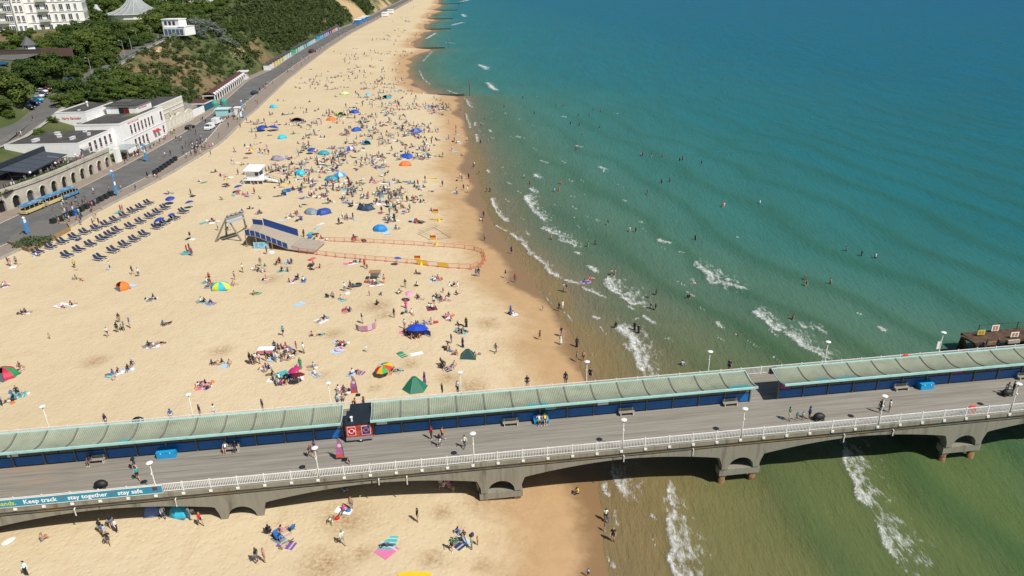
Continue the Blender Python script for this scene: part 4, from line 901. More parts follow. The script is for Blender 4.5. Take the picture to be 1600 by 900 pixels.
part('wall', MB().box(-3.5, 3, -4, 5, 0, 3.2), cream, gr); part('roof', MB().quad([(-3.8, -4.3, 3.2), (3.3, -4.3, 3.2), (0, 0.5, 5.6)]).quad([(3.3, -4.3, 3.2), (3.3, 5.3, 3.2), (0, .5, 5.6)]).quad([(3.3, 5.3, 3.2), (-3.8, 5.3, 3.2), (0, .5, 5.6)]).quad([(-3.8, 5.3, 3.2), (-3.8, -4.3, 3.2), (0, .5, 5.6)]), mat('grey_tiles', (.20, .19, .18), .8, .2, 1), gr)
part('white_screen', MB().box(3.6, 3.9, -4.5, 9.5, 0, 2.6), wwall, gr)
tk = empty('teal_kiosk', (-126.3, 308, PROM_Z)); tag(tk, 'dark teal kiosk with a brown roof left of the long shelter', 'kiosk')
part('wall', MB().box(-3.4, 2.2, -3.6, 4.4, 0, 2.7), tealw, tk); part('fascia', MB().box(-3.6, 2.4, -3.8, 4.6, 2.703, 3.2), frame_w, tk); part('roof', MB().quad([(-3.6, -3.8, 3.2), (2.4, -3.8, 3.2), (1, 0, 4.2), (-2.4, 0, 4.2)]).quad([(2.4, -3.8, 3.2), (2.4, 4.6, 3.2), (1, .8, 4.2), (1, 0, 4.2)]).quad([(2.4, 4.6, 3.2), (-3.6, 4.6, 3.2), (-2.4, .8, 4.2), (1, .8, 4.2)]).quad([(-3.6, 4.6, 3.2), (-3.6, -3.8, 3.2), (-2.4, 0, 4.2), (-2.4, .8, 4.2)]).quad([(-2.4, 0, 4.2), (1, 0, 4.2), (1, .8, 4.2), (-2.4, .8, 4.2)]), brownr, tk)
for k, (x, y) in enumerate(((-123.5, 314), (-121.6, 319))):
    g_ = empty('green_tent_booth', (x, y, PROM_Z)); tag(g_, 'round sea-green booth beside the teal kiosk, %s one' % ('left' if k == 0 else 'right'), 'booth', 'sea-green booths')
    part('canopy', MB().lathe([(1.4, 0), (1.5, 1.6), (1.1, 2.4), (0, 3.0)], 12), mat('sea_green_canvas', (.06, .28, .22), .7, .1), g_); part('finial', MB().tube([(0, 0, 2.95), (0, 0, 3.3)], .05, 6), wht, g_)
# ---- long gabled shelter
ls = empty('promenade_shelter', (-133, 360, PROM_Z)); tag(ls, 'long promenade shelter with brown roof and a row of white gables', 'shelter')
va = Vector((-8.6, 67.5, 0)); ln = va.length; ang = math.atan2(va.y, va.x) - math.pi / 2
ls.location = (-127.8 - .5, 327, PROM_Z); ls.rotation_euler = (0, 0, ang)
part('rear_wall', MB().box(-5.0, -4.7, 0, ln, 0, 2.9), cream, ls)
part('roof', MB().quad([(-5.3, -.4, 2.9), (-5.3, ln + .4, 2.9), (-2.6, ln + .4, 4.5), (-2.6, -.4, 4.5)]).quad([(-2.6, -.4, 4.5), (-2.6, ln + .4, 4.5), (.4, ln + .4, 2.9), (.4, -.4, 2.9)]), brownr, ls)
part('end_frame', MB().box(-5.0, .2, -.12, 0, 0, .9).box(-5, .2, -.12, 0, 2.5, 2.85), frame_w, ls)
NG = 15
for k in range(NG):
    y0 = k * ln / NG; w = ln / NG
    part('gable', MB().quad([(.42, y0 + w * .15, 2.7), (.42, y0 + w * .85, 2.7), (.42, y0 + w * .5, 3.95)]).quad([(.42, y0 + w * .15, 2.7), (.42, y0 + w * .5, 3.95), (-.9, y0 + w * .5, 3.62), (.2, y0 + w * .15, 3.02)]).quad([(.42, y0 + w * .5, 3.95), (.42, y0 + w * .85, 2.7), (.2, y0 + w * .85, 3.02), (-.9, y0 + w * .5, 3.62)]), frame_w, ls)
    part('pillar', MB().box(0, .36, y0 - .25, y0 + .45, 0, 2.9), frame_w, ls)
    part('seat_back', MB().box(-4.6, -4.0, y0 + .4, y0 + w - .4, 0, 1.2), dark, ls)
part('pavilion_wall', MB().box(-3, .8, ln + .6, ln + 1.0, 0, 3.8), frame_w, ls); part('pavilion_wall', MB().box(-3, .8, ln + 4.2, ln + 4.6, 0, 3.8), frame_w, ls); part('pavilion_roof', MB().box(-3.6, 1.6, ln + .1, ln + 5.2, 3.803, 4.3), frame_w, ls)
# ---- beach huts, coloured in runs along the cliff foot
HUTC = [(.72, .72, .70), (.70, .70, .68), (.68, .44, .05), (.66, .50, .06), (.55, .48, .16), (.42, .50, .05), (.62, .66, .62), (.45, .62, .58), (.40, .58, .55)]
HUTC2 = [(.06, .42, .22), (.10, .45, .30), (.30, .58, .52), (.34, .60, .56), (.06, .34, .34), (.04, .24, .30), (.20, .50, .55), (.28, .56, .62), (.34, .6, .66), (.36, .62, .68)]
HUTC3 = [(.02, .36, .62), (.02, .34, .60), (.03, .2, .45), (.30, .26, .5), (.28, .24, .46), (.09, .04, .22), (.1, .05, .25), (.62, .24, .2), (.6, .22, .2), (.66, .5, .48), (.05, .08, .3)]
hutw = mat('hut_boards', (1, 1, 1), .65, .08, 2, objcol=True)
def hut_meshes():
    b = MB().box(-1.1, 1.1, -1.05, 1.05, 0, 2.35); b.quad([(-1.1, -1.05, 2.35), (1.1, -1.05, 2.35), (1.1, -1.05, 2.36), (-1.1, -1.05, 2.36)])
    r = MB().quad([(-1.25, -1.2, 2.33), (1.3, -1.2, 2.33), (1.3, 0, 2.95), (-1.25, 0, 2.95)]).quad([(-1.25, 0, 2.95), (1.3, 0, 2.95), (1.3, 1.2, 2.33), (-1.25, 1.2, 2.33)]).quad([(1.12, -1.05, 2.34), (1.12, 1.05, 2.34), (1.12, 0, 2.9)])
    d = MB().box(1.1, 1.15, -.5, .5, .1, 2.0)
    return b.mesh('wall', hutw), r.mesh('roof', felt), d.mesh('door', frame_w)
HB, HR, HD = hut_meshes(); CN = lambda c: min((('white', (.7, .7, .7)), ('yellow', (.68, .46, .05)), ('lime', (.42, .5, .05)), ('pale mint', (.4, .6, .56)), ('green', (.07, .43, .25)), ('dark teal', (.05, .27, .31)), ('pale blue', (.3, .58, .64)), ('bright blue', (.02, .35, .6)), ('purple', (.1, .05, .24)), ('lilac', (.3, .25, .48)), ('coral', (.62, .24, .2)), ('pale pink', (.66, .5, .48)), ('navy', (.05, .08, .3))), key=lambda q: sum((a - b) ** 2 for a, b in zip(q[1], c)))[0]
hn = 0
for y0, cols, where in ((434, HUTC, 'nearest run'), (521, HUTC2, 'middle run'), (622, HUTC3, 'farthest run')):
    y = y0; cnt = {}
    for c in cols:
        o = empty('beach_hut', (float(back_x(y)) + 2.0, y, PROM_Z), math.atan2(1, -.08) - math.pi / 2); cn = CN(c); cnt[cn] = cnt.get(cn, 0) + 1
        a = put('wall', HB, o, color=c); put('roof', HR, o); put('door', HD, o); o.scale = (1.55, 1.9, 1.25); hn += 1
        tag(o, '%s beach hut in the %s below the cliff, %s %s one' % (cn, where, nth(cnt[cn] - 1), cn), 'beach hut', 'beach huts below the cliff')
        y += 8.2 if y0 < 600 else 9.4
for k, (y, wd) in enumerate(((790, 12), (815, 12), (842, 14), (905, 18), (960, 14))):
    o = empty('seafront_kiosk', (float(prom_x(y)) + (2 if k > 2 else -12), y, PROM_Z)); tag(o, 'small far white and blue seafront kiosk at the bend, %s along' % nth(k), 'kiosk', 'far kiosks at the bend')
    part('wall', MB().box(-3, 3, -wd / 2, wd / 2, 0, 3.5), wwall if k > 2 else mat('kiosk_blue', (.03, .2, .5), .6), o); part('roof', MB().box(-3.4, 3.4, -wd / 2 - .4, wd / 2 + .4, 3.503, 3.9), wwall, o)

# ================================================================== HILLTOP
hot = empty('white_hotel', (0, 0, 0), math.radians(24)); tag(hot, 'large white Victorian hotel with rows of sash windows on the hilltop', 'hotel')
hot.location = gp(136, 42, 0); hot.location.z -= 2.2
stucco = mat('hotel_stucco', (.80, .79, .75), .8, .05, .8, stain=(.72, .69, .61), stain_scale=.3)
part('wall', MB().box(-64, 0, 0, 30, -4, 26), stucco, hot)
for x0, x1 in ((-29.5, -24.5), (-47, -42)): part('bay_front', MB().box(x0, x1, -1.6, -.003, -4, 24.5), stucco, hot)
def hwin(x, z, w=1.4, h=2.5, y=0.0):
    wd = part('window', MB().box(x - w / 2, x + w / 2, y - .10, y + .05, z, z + h), glassd, hot)
    part('frame', MB().box(x - w / 2 - .18, x - w / 2, y - .22, y - .01, z - .1, z + h + .15).box(x + w / 2, x + w / 2 + .18, y - .22, y - .01, z - .1, z + h + .15).box(x - .06, x + .06, y - .18, y - .09, z, z + h).box(x - w / 2, x + w / 2, y - .22, y - .01, z + h, z + h + .2), frame_w, wd)
    part('sill', MB().box(x - w / 2 - .25, x + w / 2 + .25, y - .4, y - .01, z - .32, z - .11), frame_w, wd)
for fl in range(5):
    z = 1.6 + fl * 4.6
    for k, x in enumerate((-62, -59, -55, -52, -49, -39.5, -36.5, -33, -31.2, -22, -19, -15.5, -12.2, -9.2, -6, -3)): hwin(x, z, 1.5 if k % 3 else .9)
    for x in (-28, -26, -45.5, -43.5): hwin(x, z, 1.0, 2.5, -1.6)
    part('string_course', MB().box(-64.1, .1, -.28, -.004, z - 1.1, z - .75), frame_w, hot)
    for y in (4, 10, 16, 22, 27): part('side_window', MB().box(-.03, .1, y - .6, y + .6, z, z + 2.6), glassd, hot)
for x in (-17.3, -34.8, -57):
    for fl in range(1, 5): part('balcony', MB().box(x - 2.2, x + 2.2, -1.8, -.29, .9 + fl * 4.6, 1.15 + fl * 4.6).box(x - 2.2, x + 2.2, -1.8, -1.7, 1.15 + fl * 4.6, 2.1 + fl * 4.6), mat('balcony_grey', (.42, .43, .40), .7), hot)
part('roof', MB().box(-64.5, .5, -.5, 30.5, 26.003, 26.6), slate, hot)
part('ground_floor_wing', MB().box(-50, -24, -8, -1.7, -5, 1.2), wwall, hot); part('wing_roof', MB().box(-50.3, -23.7, -8.3, -1.7, 1.203, 1.5), slate, hot)
gz = empty('garden_gazebo', gp(47, 79, 0.2)); tag(gz, 'small white garden gazebo with a pointed slate roof', 'gazebo')
part('wall', MB().lathe([(2.2, 0), (2.2, 2.2)], 8), wwall, gz); part('roof', MB().lathe([(2.9, 2.1), (1.3, 3.9), (0, 5.4)], 8), slate, gz); part('opening', MB().box(-.5, .6, -2.15, -2.02, .5, 2.0), dark, gz)
gw = empty('garden_wall', (-182, 285, 27)); tag(gw, 'dark boundary wall in front of the hotel garden', 'wall'); gw.location = gp(30, 85, 0)
part('wall', MB().box(-26, 8, 0, .5, -1, 1.6), mat('dark_brick', (.09, .06, .05), .9, .2, 2), gw); part('coping', MB().box(-26.1, 8.1, -.1, .6, 1.603, 1.75), slate, gw); part('brick_wing', MB().box(8.2, 20, .3, .8, -1, 1.9), mat('dark_brick2', (.12, .07, .055), .9, .2, 2), gw)
bt = empty('tensile_roof_building', (-186, 395, 33), 0); tag(bt, 'building with a peaked ribbed grey tent-like roof among the trees', 'building'); bt.location = gp(215, 27, 0)
bt.location.z += 1.5
prof = [(17, .6), (12, 1.8), (8, 3.6), (5, 6.0), (3.0, 8.5), (1.6, 10.3)]
part('roof', MB().lathe(prof, 20), mat('membrane', (.26, .28, .28), .6, .2, .6), bt)
for k in range(20):
    a = 2 * math.pi * k / 20; part('roof_rib', MB().tube([(r * math.cos(a) * 1.01, r * math.sin(a) * 1.01, z + .08) for r, z in prof], .12, 5), mat('rib_grey', (.5, .52, .52), .6), bt)
part('wall', MB().lathe([(16, -4), (16, 1.0)], 20), wwall, bt); part('side_peak', MB().lathe([(5, 1), (2, 3), (.5, 6)], 12, (-20, -4, 0)), mat('membrane2', (.42, .44, .44), .6), bt)
wh = empty('white_modern_house', gp(273, 55, 0), math.radians(-12)); tag(wh, 'white flat-roofed house with blue-grey glazing at the cliff edge', 'house')
wh.location.z -= .3
part('wall', MB().box(-6, 6, 0, 9, 0, 4.2), wwall, wh); part('upper_wall', MB().box(-7, 2.5, 1.5, 8, 4.203, 7.6), wwall, wh); part('roof', MB().box(-7.3, 2.8, 1.2, 8.3, 7.603, 7.9), wwall, wh); part('terrace', MB().box(2.6, 6.2, -.2, 9.2, 4.203, 4.4), lampd, wh)
for k in range(5): part('window', MB().box(-5.4 + k * 2.2, -3.6 + k * 2.2, -.08, 0.02, .5, 3.2), mat('sky_glass', (.10, .17, .24), .15, .3), wh)
for k in range(3): part('window', MB().box(-5.6 + k * 2.3, -4.2 + k * 2.3, 1.42, 1.52, 5.0, 6.8), glassd, wh)
fw = empty('far_white_building', gp(240, 8, 0)); tag(fw, 'pale flat building behind the trees beside the tent-like roof', 'building'); part('wall', MB().box(2, 26, 0, 10, -2, 4.6), cream, fw); part('roof', MB().box(1.7, 26.3, -.3, 10.3, 4.603, 5), slate, fw)
for k in range(9): part('window', MB().box(3 + k * 2.5, 4.9 + k * 2.5, -.06, .02, 1.4, 3.4), glassd, fw)
pr_ = empty('pale_flat_roof', gp(305, 5, 0)); tag(pr_, 'pale grey flat roof at the top edge among the trees', 'building'); part('wall', MB().box(-14, 14, 0, 16, -3, 3), wwall, pr_); part('roof', MB().box(-14.3, 14.3, -.3, 16.3, 3.003, 3.3), mat('pale_roof', (.5, .49, .45), .9, .1), pr_)
# cliff road furniture
def street_lamp(P, label, hgt=6.5, grp='lamp posts on the cliff road'):
    r = empty('street_lamp', P); tag(r, label, 'street lamp', grp)
    part('column', MB().tube([(0, 0, 0), (0, 0, hgt)], [.12, .07], 8), mat('lamp_grey', (.34, .35, .34), .5), r); part('arm', MB().tube([(0, 0, hgt), (-.9, 0, hgt + .12)], .05, 6), MATS['lamp_grey'], r); part('lantern', MB().box(-1.5, -.8, -.15, .15, hgt + .05, hgt + .2), lampd, r)
for k, (px, py) in enumerate(((144, 117), (195, 87), (206, 78), (216, 70), (238, 61))):
    street_lamp(gp(px, py, .15), 'grey lamp post on the cliff road, %s from the bottom' % nth(k), 6.3 if k != 2 else 5)
cr = empty('cliff_railing', (0, 0, 0)); tag(cr, 'pale metal railing along the seaward edge of the cliff road', 'railing')
yy = np.arange(262, 500, 6.0)
for a, b in zip(yy[:-1], yy[1:]):
    pa = (float(crest_x(a)) + .5, a, float(crest_z(a)) + .3); pb = (float(crest_x(b)) + .5, b, float(crest_z(b)) + .3); up = lambda p, h: (p[0], p[1], p[2] + h)
    part('rail_section', MB().bar(up(pa, 1.1), up(pb, 1.1), .1).bar(up(pa, .6), up(pb, .6), .06).bar(pa, up(pa, 1.15), .1), mat('rail_pale', (.5, .53, .5), .5), cr)
# ---- cars
cpk = MB(); G_ = [[gp(x0 + (x1 - x0) * i / 10, y) for i in range(11)] for (x0, x1, y) in ((22, 92, 192), (28, 94, 184), (34, 92, 176), (38, 94, 168), (42, 95, 160), (46, 98, 152), (54, 102, 144), (62, 110, 136))]
for r0, r1 in zip(G_[:-1], G_[1:]):
    for i in range(10): cpk.quad([Vector(p) + Vector((0, 0, .1)) for p in (r0[i], r0[i + 1], r1[i + 1], r1[i])])
tag(part('car_park', cpk, asph), 'asphalt car park beside the foot of the cliff road', kind='structure')
def car_meshes():
    sec = [(-2.1, .35, .75), (-2.0, .32, .95), (-1.2, .3, 1.0), (-.6, .3, 1.05), (1.3, .3, 1.02), (2.0, .34, .9), (2.12, .36, .7)]
    b = MB(); pts = [(-2.1, .35), (-2.12, .8), (-1.95, .98), (-1.0, 1.04), (1.35, 1.02), (2.0, .86), (2.12, .6), (2.05, .32)]
    n = len(pts)
    for i in range(n):
        (x0, z0), (x1, z1) = pts[i], pts[(i + 1) % n]; b.quad([(x0, -.86, z0), (x1, -.86, z1), (x1, .86, z1), (x0, .86, z0)])
    b.quad([(x, -.86, z) for x, z in reversed(pts)]); b.quad([(x, .86, z) for x, z in pts])
    c = MB(); cp = [(-1.85, 1.0), (-1.35, 1.45), (.25, 1.47), (1.05, 1.03)]
    for (x0, z0), (x1, z1) in zip(cp[:-1], cp[1:]): c.quad([(x0, -.78 if z0 < 1.2 else -.62, z0), (x1, -.78 if z1 < 1.2 else -.62, z1), (x1, .78 if z1 < 1.2 else .62, z1), (x0, .78 if z0 < 1.2 else .62, z0)])
    for s in (-1, 1): c.quad([(x, s * (.78 if z < 1.2 else .62), z) for x, z in (cp if s > 0 else cp[::-1])])
    rf = MB().box(-1.3, .22, -.6, .6, 1.46, 1.5)
    w = MB()
    return b.mesh('body', mat('car_paint', (1, 1, 1), .25, .03, objcol=True)), c.mesh('windows', glassd), rf.mesh('roof', MATS['car_paint']), MB().tube([(0, -.1, 0), (0, .1, 0)], .32, 14).mesh('wheel', blk), MB().box(-.05, .05, -.2, .2, -.1, .1).mesh('headlight', lampd)
CB, CW, CRF, CWH, CHL = car_meshes()
def car(P, rz, col, label, grp=None, name='parked_car', s=1.0):
    r = empty(name, P, rz, s); tag(r, label, 'car', grp)
    put('body', CB, r, color=col); put('windows', CW, r); put('roof', CRF, r, color=col)
    for x in (-1.3, 1.35):
        for y in (-.8, .8): put('wheel', CWH, r, (x, y, .32))
    for y in (-.55, .55): put('headlight', CHL, r, (2.08, y, .68))
    return r
cps = [(46, 170, (.01, .015, .03), 'black car parked nearest in the hill car park'), (54, 163, (.01, .07, .28), 'dark blue car parked second in the hill car park'), (59, 158, (.06, .35, .6), 'light blue car parked third in the hill car park'), (60, 152, (.7, .7, .7), 'white car parked fourth in the hill car park'), (66, 149, (.02, .03, .12), 'navy car parked between two white cars'), (66, 145, (.72, .72, .72), 'white car parked next to the dark red one'), (72, 141, (.2, .01, .03), 'dark red car parked furthest under the trees'),
       (114, 123, (.12, .2, .27), 'pale blue-grey car driving up the cliff road'), (104, 126, (.05, .09, .13), 'grey-blue car behind another on the cliff road')]
for k, (px, py, c, l) in enumerate(cps):
    p_ = gp(px, py, .1); car(p_, math.radians(-22) if k < 7 else math.radians(105), c, l, 'cars on the hill' if k < 7 else None, 'parked_car' if k < 7 else 'car')
car(gp(3, 102, .1), math.radians(60), (.02, .12, .25), 'dark blue car at the left edge on the upper road')
# promenade vehicles
def van(P, rz, col, label, L_=4.8, H=2.1):
    r = empty('parked_van', P, rz); tag(r, label, 'van')
    prof = [(-L_ / 2, .35), (-L_ / 2, H), (L_ * .2, H), (L_ * .36, 1.25), (L_ / 2, 1.05), (L_ / 2, .35)]; m = mat('van_paint', (1, 1, 1), .3, .03, objcol=True)
    b = MB(); n = len(prof)
    for i in range(n):
        (x0, z0), (x1, z1) = prof[i], prof[(i + 1) % n]; b.quad([(x0, -.95, z0), (x1, -.95, z1), (x1, .95, z1), (x0, .95, z0)])
    b.quad([(x, -.95, z) for x, z in reversed(prof)]); b.quad([(x, .95, z) for x, z in prof]); part('body', b, m, r, color=col)
    part('windscreen', MB().quad([(L_ * .21, -.85, H - .06), (L_ * .21, .85, H - .06), (L_ * .352, .85, 1.32), (L_ * .352, -.85, 1.32)]), glassd, r, loc=(.03, 0, .03))
    for s in (-1, 1): part('side_window', MB().quad([(L_ * .05, s * .958, H - .25), (L_ * .2, s * .958, H - .25), (L_ * .32, s * .958, 1.3), (L_ * .05, s * .958, 1.3)]), glassd, r)
    for x in (-L_ * .32, L_ * .32):
        for y in (-.88, .88): put('wheel', CWH, r, (x, y, .33))
def ppt(px, py): return Vector(hit(px, py, PROM_Z + .02))
van(ppt(328, 202), math.radians(-95), (.76, .77, .78), 'white van with its windscreen facing the beach crowd'); van(ppt(340, 193), math.radians(85), (.74, .76, .77), 'white van parked behind the first one by the pale blue kiosk', 5.2, 2.3)
car(ppt(297, 201), math.radians(80), (.012, .014, .013), 'small black car with an orange marker on the promenade', None, 'parked_car'); car(ppt(398, 147), math.radians(82), (.015, .05, .09), 'dark blue car on the promenade road opposite the long shelter', None, 'parked_car', 1.1)
car(ppt(488, 82), math.radians(75), (.14, .02, .03), 'dark red vehicle far along the promenade', None, 'parked_car', 1.5)
kb = empty('pale_blue_kiosk', ppt(350, 180)); tag(kb, 'pale blue ice cream kiosk behind the white vans', 'kiosk'); part('body', MB().box(-2.4, 2.4, -2.0, 2.0, 0, 2.5), mat('ice_blue', (.35, .62, .64), .5), kb); part('roof', MB().box(-2.7, 2.7, -2.3, 2.3, 2.503, 2.8), mat('ice_blue_pale', (.5, .7, .72), .5), kb); part('hatch', MB().box(2.4, 2.5, -1.2, 1.2, 1.0, 2.0), dark, kb)
# road train
rt = empty('road_train', Vector(hit(80, 322, PROM_Z)), 0); tag(rt, 'yellow and blue road train of an engine and two open coaches by the arcade', 'road train')
ty = mat('train_yellow', (.58, .47, .22), .5, .1); tb = mat('train_blue', (.04, .20, .42), .5, .15, 3, stain=(.42, .52, .56), stain_scale=1.0)
pA, pB = Vector(hit(36, 337, PROM_Z)), Vector(hit(122, 302, PROM_Z)); dr = (pB - pA); TL = dr.length; rt.location = pA; rt.rotation_euler = (0, 0, math.atan2(dr.y, dr.x))
for k, (a, b) in enumerate(((0.2, TL * .33), (TL * .36, TL * .66), (TL * .69, TL - .2))):
    c = part('coach' if k < 2 else 'engine', MB().box(a, b, -.85, .85, .35, 1.1), ty if k < 2 else tb, rt); part('canopy', MB().box(a - .1, b * 1 + .1 - (0 if k < 2 else 1.2), -1.0, 1.0, 2.15, 2.32), tb, c)
    for x in np.linspace(a + .1, b - .1 - (0 if k < 2 else 1.2), 5):
        for y in (-.82, .82): part('post', MB().box(x - .04, x + .04, y - .04, y + .04, 1.1, 2.15), ty, c)
    part('seats', MB().box(a + .3, b - .3, -.7, .7, 1.103, 1.45), dark, c)
    for x in (a + .6, b - .6):
        for y in (-.75, .75): part('wheel', MB().tube([(x, y - .1, .3), (x, y + .1, .3)], .3, 12), blk, c)
# black refuse bins in rows on the promenade
binm = mat('bin_black', (.02, .026, .028), .5, .2, 3); binb = mat('bin_blue', (.01, .12, .35), .5)
def wheelie(P, rz, label, m=binm):
    r = empty('refuse_bin', P, rz); tag(r, label, 'bin', 'refuse bins on the promenade'); part('body', MB().prism([(-.6, -.5), (.6, -.5), (.6, .5), (-.6, .5)], .12, 1.1), m, r); part('lid', MB().quad([(-.65, -.55, 1.1), (.65, -.55, 1.1), (.65, 0, 1.32), (-.65, 0, 1.32)]).quad([(-.65, 0, 1.32), (.65, 0, 1.32), (.65, .55, 1.1), (-.65, .55, 1.1)]), m, r)
    for x in (-.5, .5): part('wheel', MB().tube([(x, -.42, .1), (x, -.3, .1)], .1, 8), blk, r)
rowsb = [((84, 349), (96, 345), 2, 'left pair by the timber planter', binm), ((105, 340), (120, 334), 3, 'second cluster left of the train', binm), ((128, 330), (174, 306), 7, 'long row by the blue signpost', binm), ((243, 272), (274, 251), 7, 'long row opposite the restaurant', binm), ((118, 336), (118, 336), 1, 'single blue one among the black', binb)]
for (a, b, n, where, m) in rowsb:
    for k in range(n):
        t = k / max(1, n - 1); P = ppt(a[0] + (b[0] - a[0]) * t, a[1] + (b[1] - a[1]) * t); wheelie(P, math.radians(85), ('large black refuse bin, %s in the %s' % (nth(k), where)) if n > 1 else 'blue refuse bin among the black ones by the timber planter', m)
# timber planter / seating deck
pd = empty('timber_planter', Vector(hit(60, 380, PROM_Z))); tag(pd, 'timber-walled seating deck with planting at the edge of the sand', 'planter')
timber = mat('timber', (.30, .19, .085), .8, .2, 3, .2, 10); pl_ = [Vector(hit(x, y, PROM_Z)) - pd.location for x, y in ((12, 380), (46, 392), (110, 358), (105, 350), (60, 350), (18, 368))]
for k, (a, b) in enumerate(zip(pl_, pl_[1:] + pl_[:1])):
    if k in (0, 1, 2):
        for q in range(3): part('plank', MB().bar((a.x, a.y, .05 + q * .42 - .5), (b.x, b.y, .05 + q * .42 - .5), .14, .40), timber, pd)
part('deck', MB().prism([(p.x, p.y) for p in pl_], -.7, .12), mat('deck_grey', (.14, .13, .12), .9, .2), pd)
leafy('foliage', pd, [(-4.2, 2.6, -3.0, 2.5, .2, 1.0)], 700, .17, hedge, 5)
# blue signposts
def signpost(px, py, label, h=6.2):
    r = empty('blue_signpost', ppt(px, py)); tag(r, label, 'signpost', 'blue signposts on the promenade'); m = mat('sign_blue', (.06, .27, .55), .5, .05)
    part('column', MB().tube([(0, 0, 0), (0, 0, h)], [.16, .11], 8), m, r); part('panel', MB().box(-.12, .12, -.55, .55, .4, 2.6), m, r); part('notice', MB().box(.125, .14, -.4, .4, 2.7, 3.6), wht, r); part('finger', MB().box(-.05, .05, -1.6, 0, h - .5, h - .1).box(-.05, .05, 0, 1.1, h - 1.1, h - .7), m, r); part('lamp_head', MB().lathe([(.05, 0), (.3, .12), (.3, .35), (0, .5)], 10, (0, 0, h)), wht, r)
signpost(183, 305, 'blue promenade signpost beside the long row of bins'); signpost(381, 184, 'blue signpost with a white globe by the busy corner'); signpost(229, 252, 'slim grey-blue lamp column opposite the restaurant porch', 5.5); signpost(44, 366, 'blue and white flag-like signpost in the timber planter', 3.6)
lc = empty('lookout_cabin', ppt(373, 182)); tag(lc, 'narrow white cabin with dark window beside the blue signpost', 'cabin'); part('body', MB().box(-1, 1, -1, 1, 0, 3.4), wwall, lc); part('window', MB().box(1.0, 1.05, -.7, .7, 2.0, 2.9), dark, lc); part('roof', MB().box(-1.2, 1.2, -1.2, 1.2, 3.403, 3.7), wwall, lc)
ks = empty('edge_kiosk', (-108.8, 138.5, PROM_Z)); tag(ks, 'dark kiosk at the left edge beside the sand', 'kiosk'); part('body', MB().box(-3, 2.2, -3, 3.6, 0, 3.0), mat('kiosk_dark', (.035, .045, .055), .7, .2), ks); part('roof', MB().box(-3.3, 2.5, -3.3, 3.9, 3.003, 3.25), tb, ks); part('counter', MB().box(2.2, 2.7, -2, 2.6, 1.0, 1.1), timber, ks)
# ================================================================== TREES AND SCRUB
def leaf_material(name, c0, c1, c2):
    m = bpy.data.materials.new(name); nt, N, L = nodes_of(m); b = N['Principled BSDF']; b.inputs['Roughness'].default_value = 0.7; b.inputs['Specular IOR Level'].default_value = 0.25
    pos = N.new('ShaderNodeNewGeometry').outputs['Position']; oi = N.new('ShaderNodeObjectInfo')
    n1 = N_noise(N, L, pos, 0.55, 4, 0.7); n2 = N_noise(N, L, pos, 4.0, 2)
    c = N_mix(N, L, N_range(N, L, n1, 0.35, 0.65), c0, c1); c = N_mix(N, L, N_range(N, L, n2, 0.55, 0.75, 0, .7), c, c2)
    h = N.new('ShaderNodeHueSaturation'); L.new(c, h.inputs['Color']); L.new(N_range(N, L, oi.outputs['Random'], 0, 1, 0.75, 1.3), h.inputs['Value']); L.new(N_range(N, L, oi.outputs['Random'], 0, 1, 0.52, 0.485), h.inputs['Hue'])
    L.new(h.outputs[0], b.inputs['Base Color']); return m
oak = leaf_material('oak_leaf', (0.040, 0.068, 0.012), (0.076, 0.115, 0.020), (0.135, 0.17, 0.036))
scrub = leaf_material('scrub_leaf', (0.040, 0.064, 0.016), (0.072, 0.098, 0.024), (0.125, 0.14, 0.045))
silver = leaf_material('silver_leaf', (0.10, 0.13, 0.10), (0.17, 0.20, 0.16), (0.25, 0.28, 0.23))
bright = leaf_material('bright_leaf', (0.055, 0.095, 0.014), (0.085, 0.13, 0.02), (0.14, 0.18, 0.04))
bark = mat('bark', (.07, .055, .04), .9, .3, 4)
def crown_arrays(seed, n=1500, lobes=34, squash=0.72, leaf=0.060):
    """unit crown: leaf faces gathered on lobes so that the outline is uneven and gaps show"""
    g = np.random.RandomState(seed); C = []
    while len(C) < lobes:
        p = g.uniform(-1, 1, 3)
        if 0.25 < np.linalg.norm(p) < 0.86 and p[2] > -0.62: C.append(p)
    C = np.array(C); R = g.uniform(.24, .42, lobes)
    k = g.randint(0, lobes, n); d = g.normal(size=(n, 3)); d /= np.linalg.norm(d, axis=1)[:, None]; d[:, 2] = np.where(d[:, 2] < -0.35, -d[:, 2], d[:, 2])
    c = C[k] + d * (R[k] * g.uniform(.80, 1.05, n))[:, None]
    nrm = d + g.normal(size=(n, 3)) * .45; nrm /= np.linalg.norm(nrm, axis=1)[:, None]
    a = np.cross(nrm, g.normal(size=(n, 3))); a /= np.linalg.norm(a, axis=1)[:, None]; b = np.cross(nrm, a)
    s = (leaf * g.uniform(.6, 1.5, n))[:, None]
    V = np.stack([c - a * s * 1.3, c - b * s, c + a * s * 1.3, c + b * s], 1); V[..., 2] *= squash
    return V.reshape(-1, 3)
def quads_mesh(name, V, m):
    me = bpy.data.meshes.new(name); n = len(V) // 4
    me.vertices.add(len(V)); me.vertices.foreach_set('co', V.astype(np.float32).ravel()); me.loops.add(n * 4); me.loops.foreach_set('vertex_index', np.arange(n * 4, dtype=np.int32))
    me.polygons.add(n); me.polygons.foreach_set('loop_start', np.arange(0, n * 4, 4, dtype=np.int32)); me.polygons.foreach_set('loop_total', np.full(n, 4, np.int32)); me.update(calc_edges=True); me.materials.append(m); return me
CR = {k: [quads_mesh('crown', crown_arrays(s + 10 * i, 6500, 30, .74, .036), m) for s in range(3)] for i, (k, m) in enumerate((('o', oak), ('s', silver), ('b', bright)))}
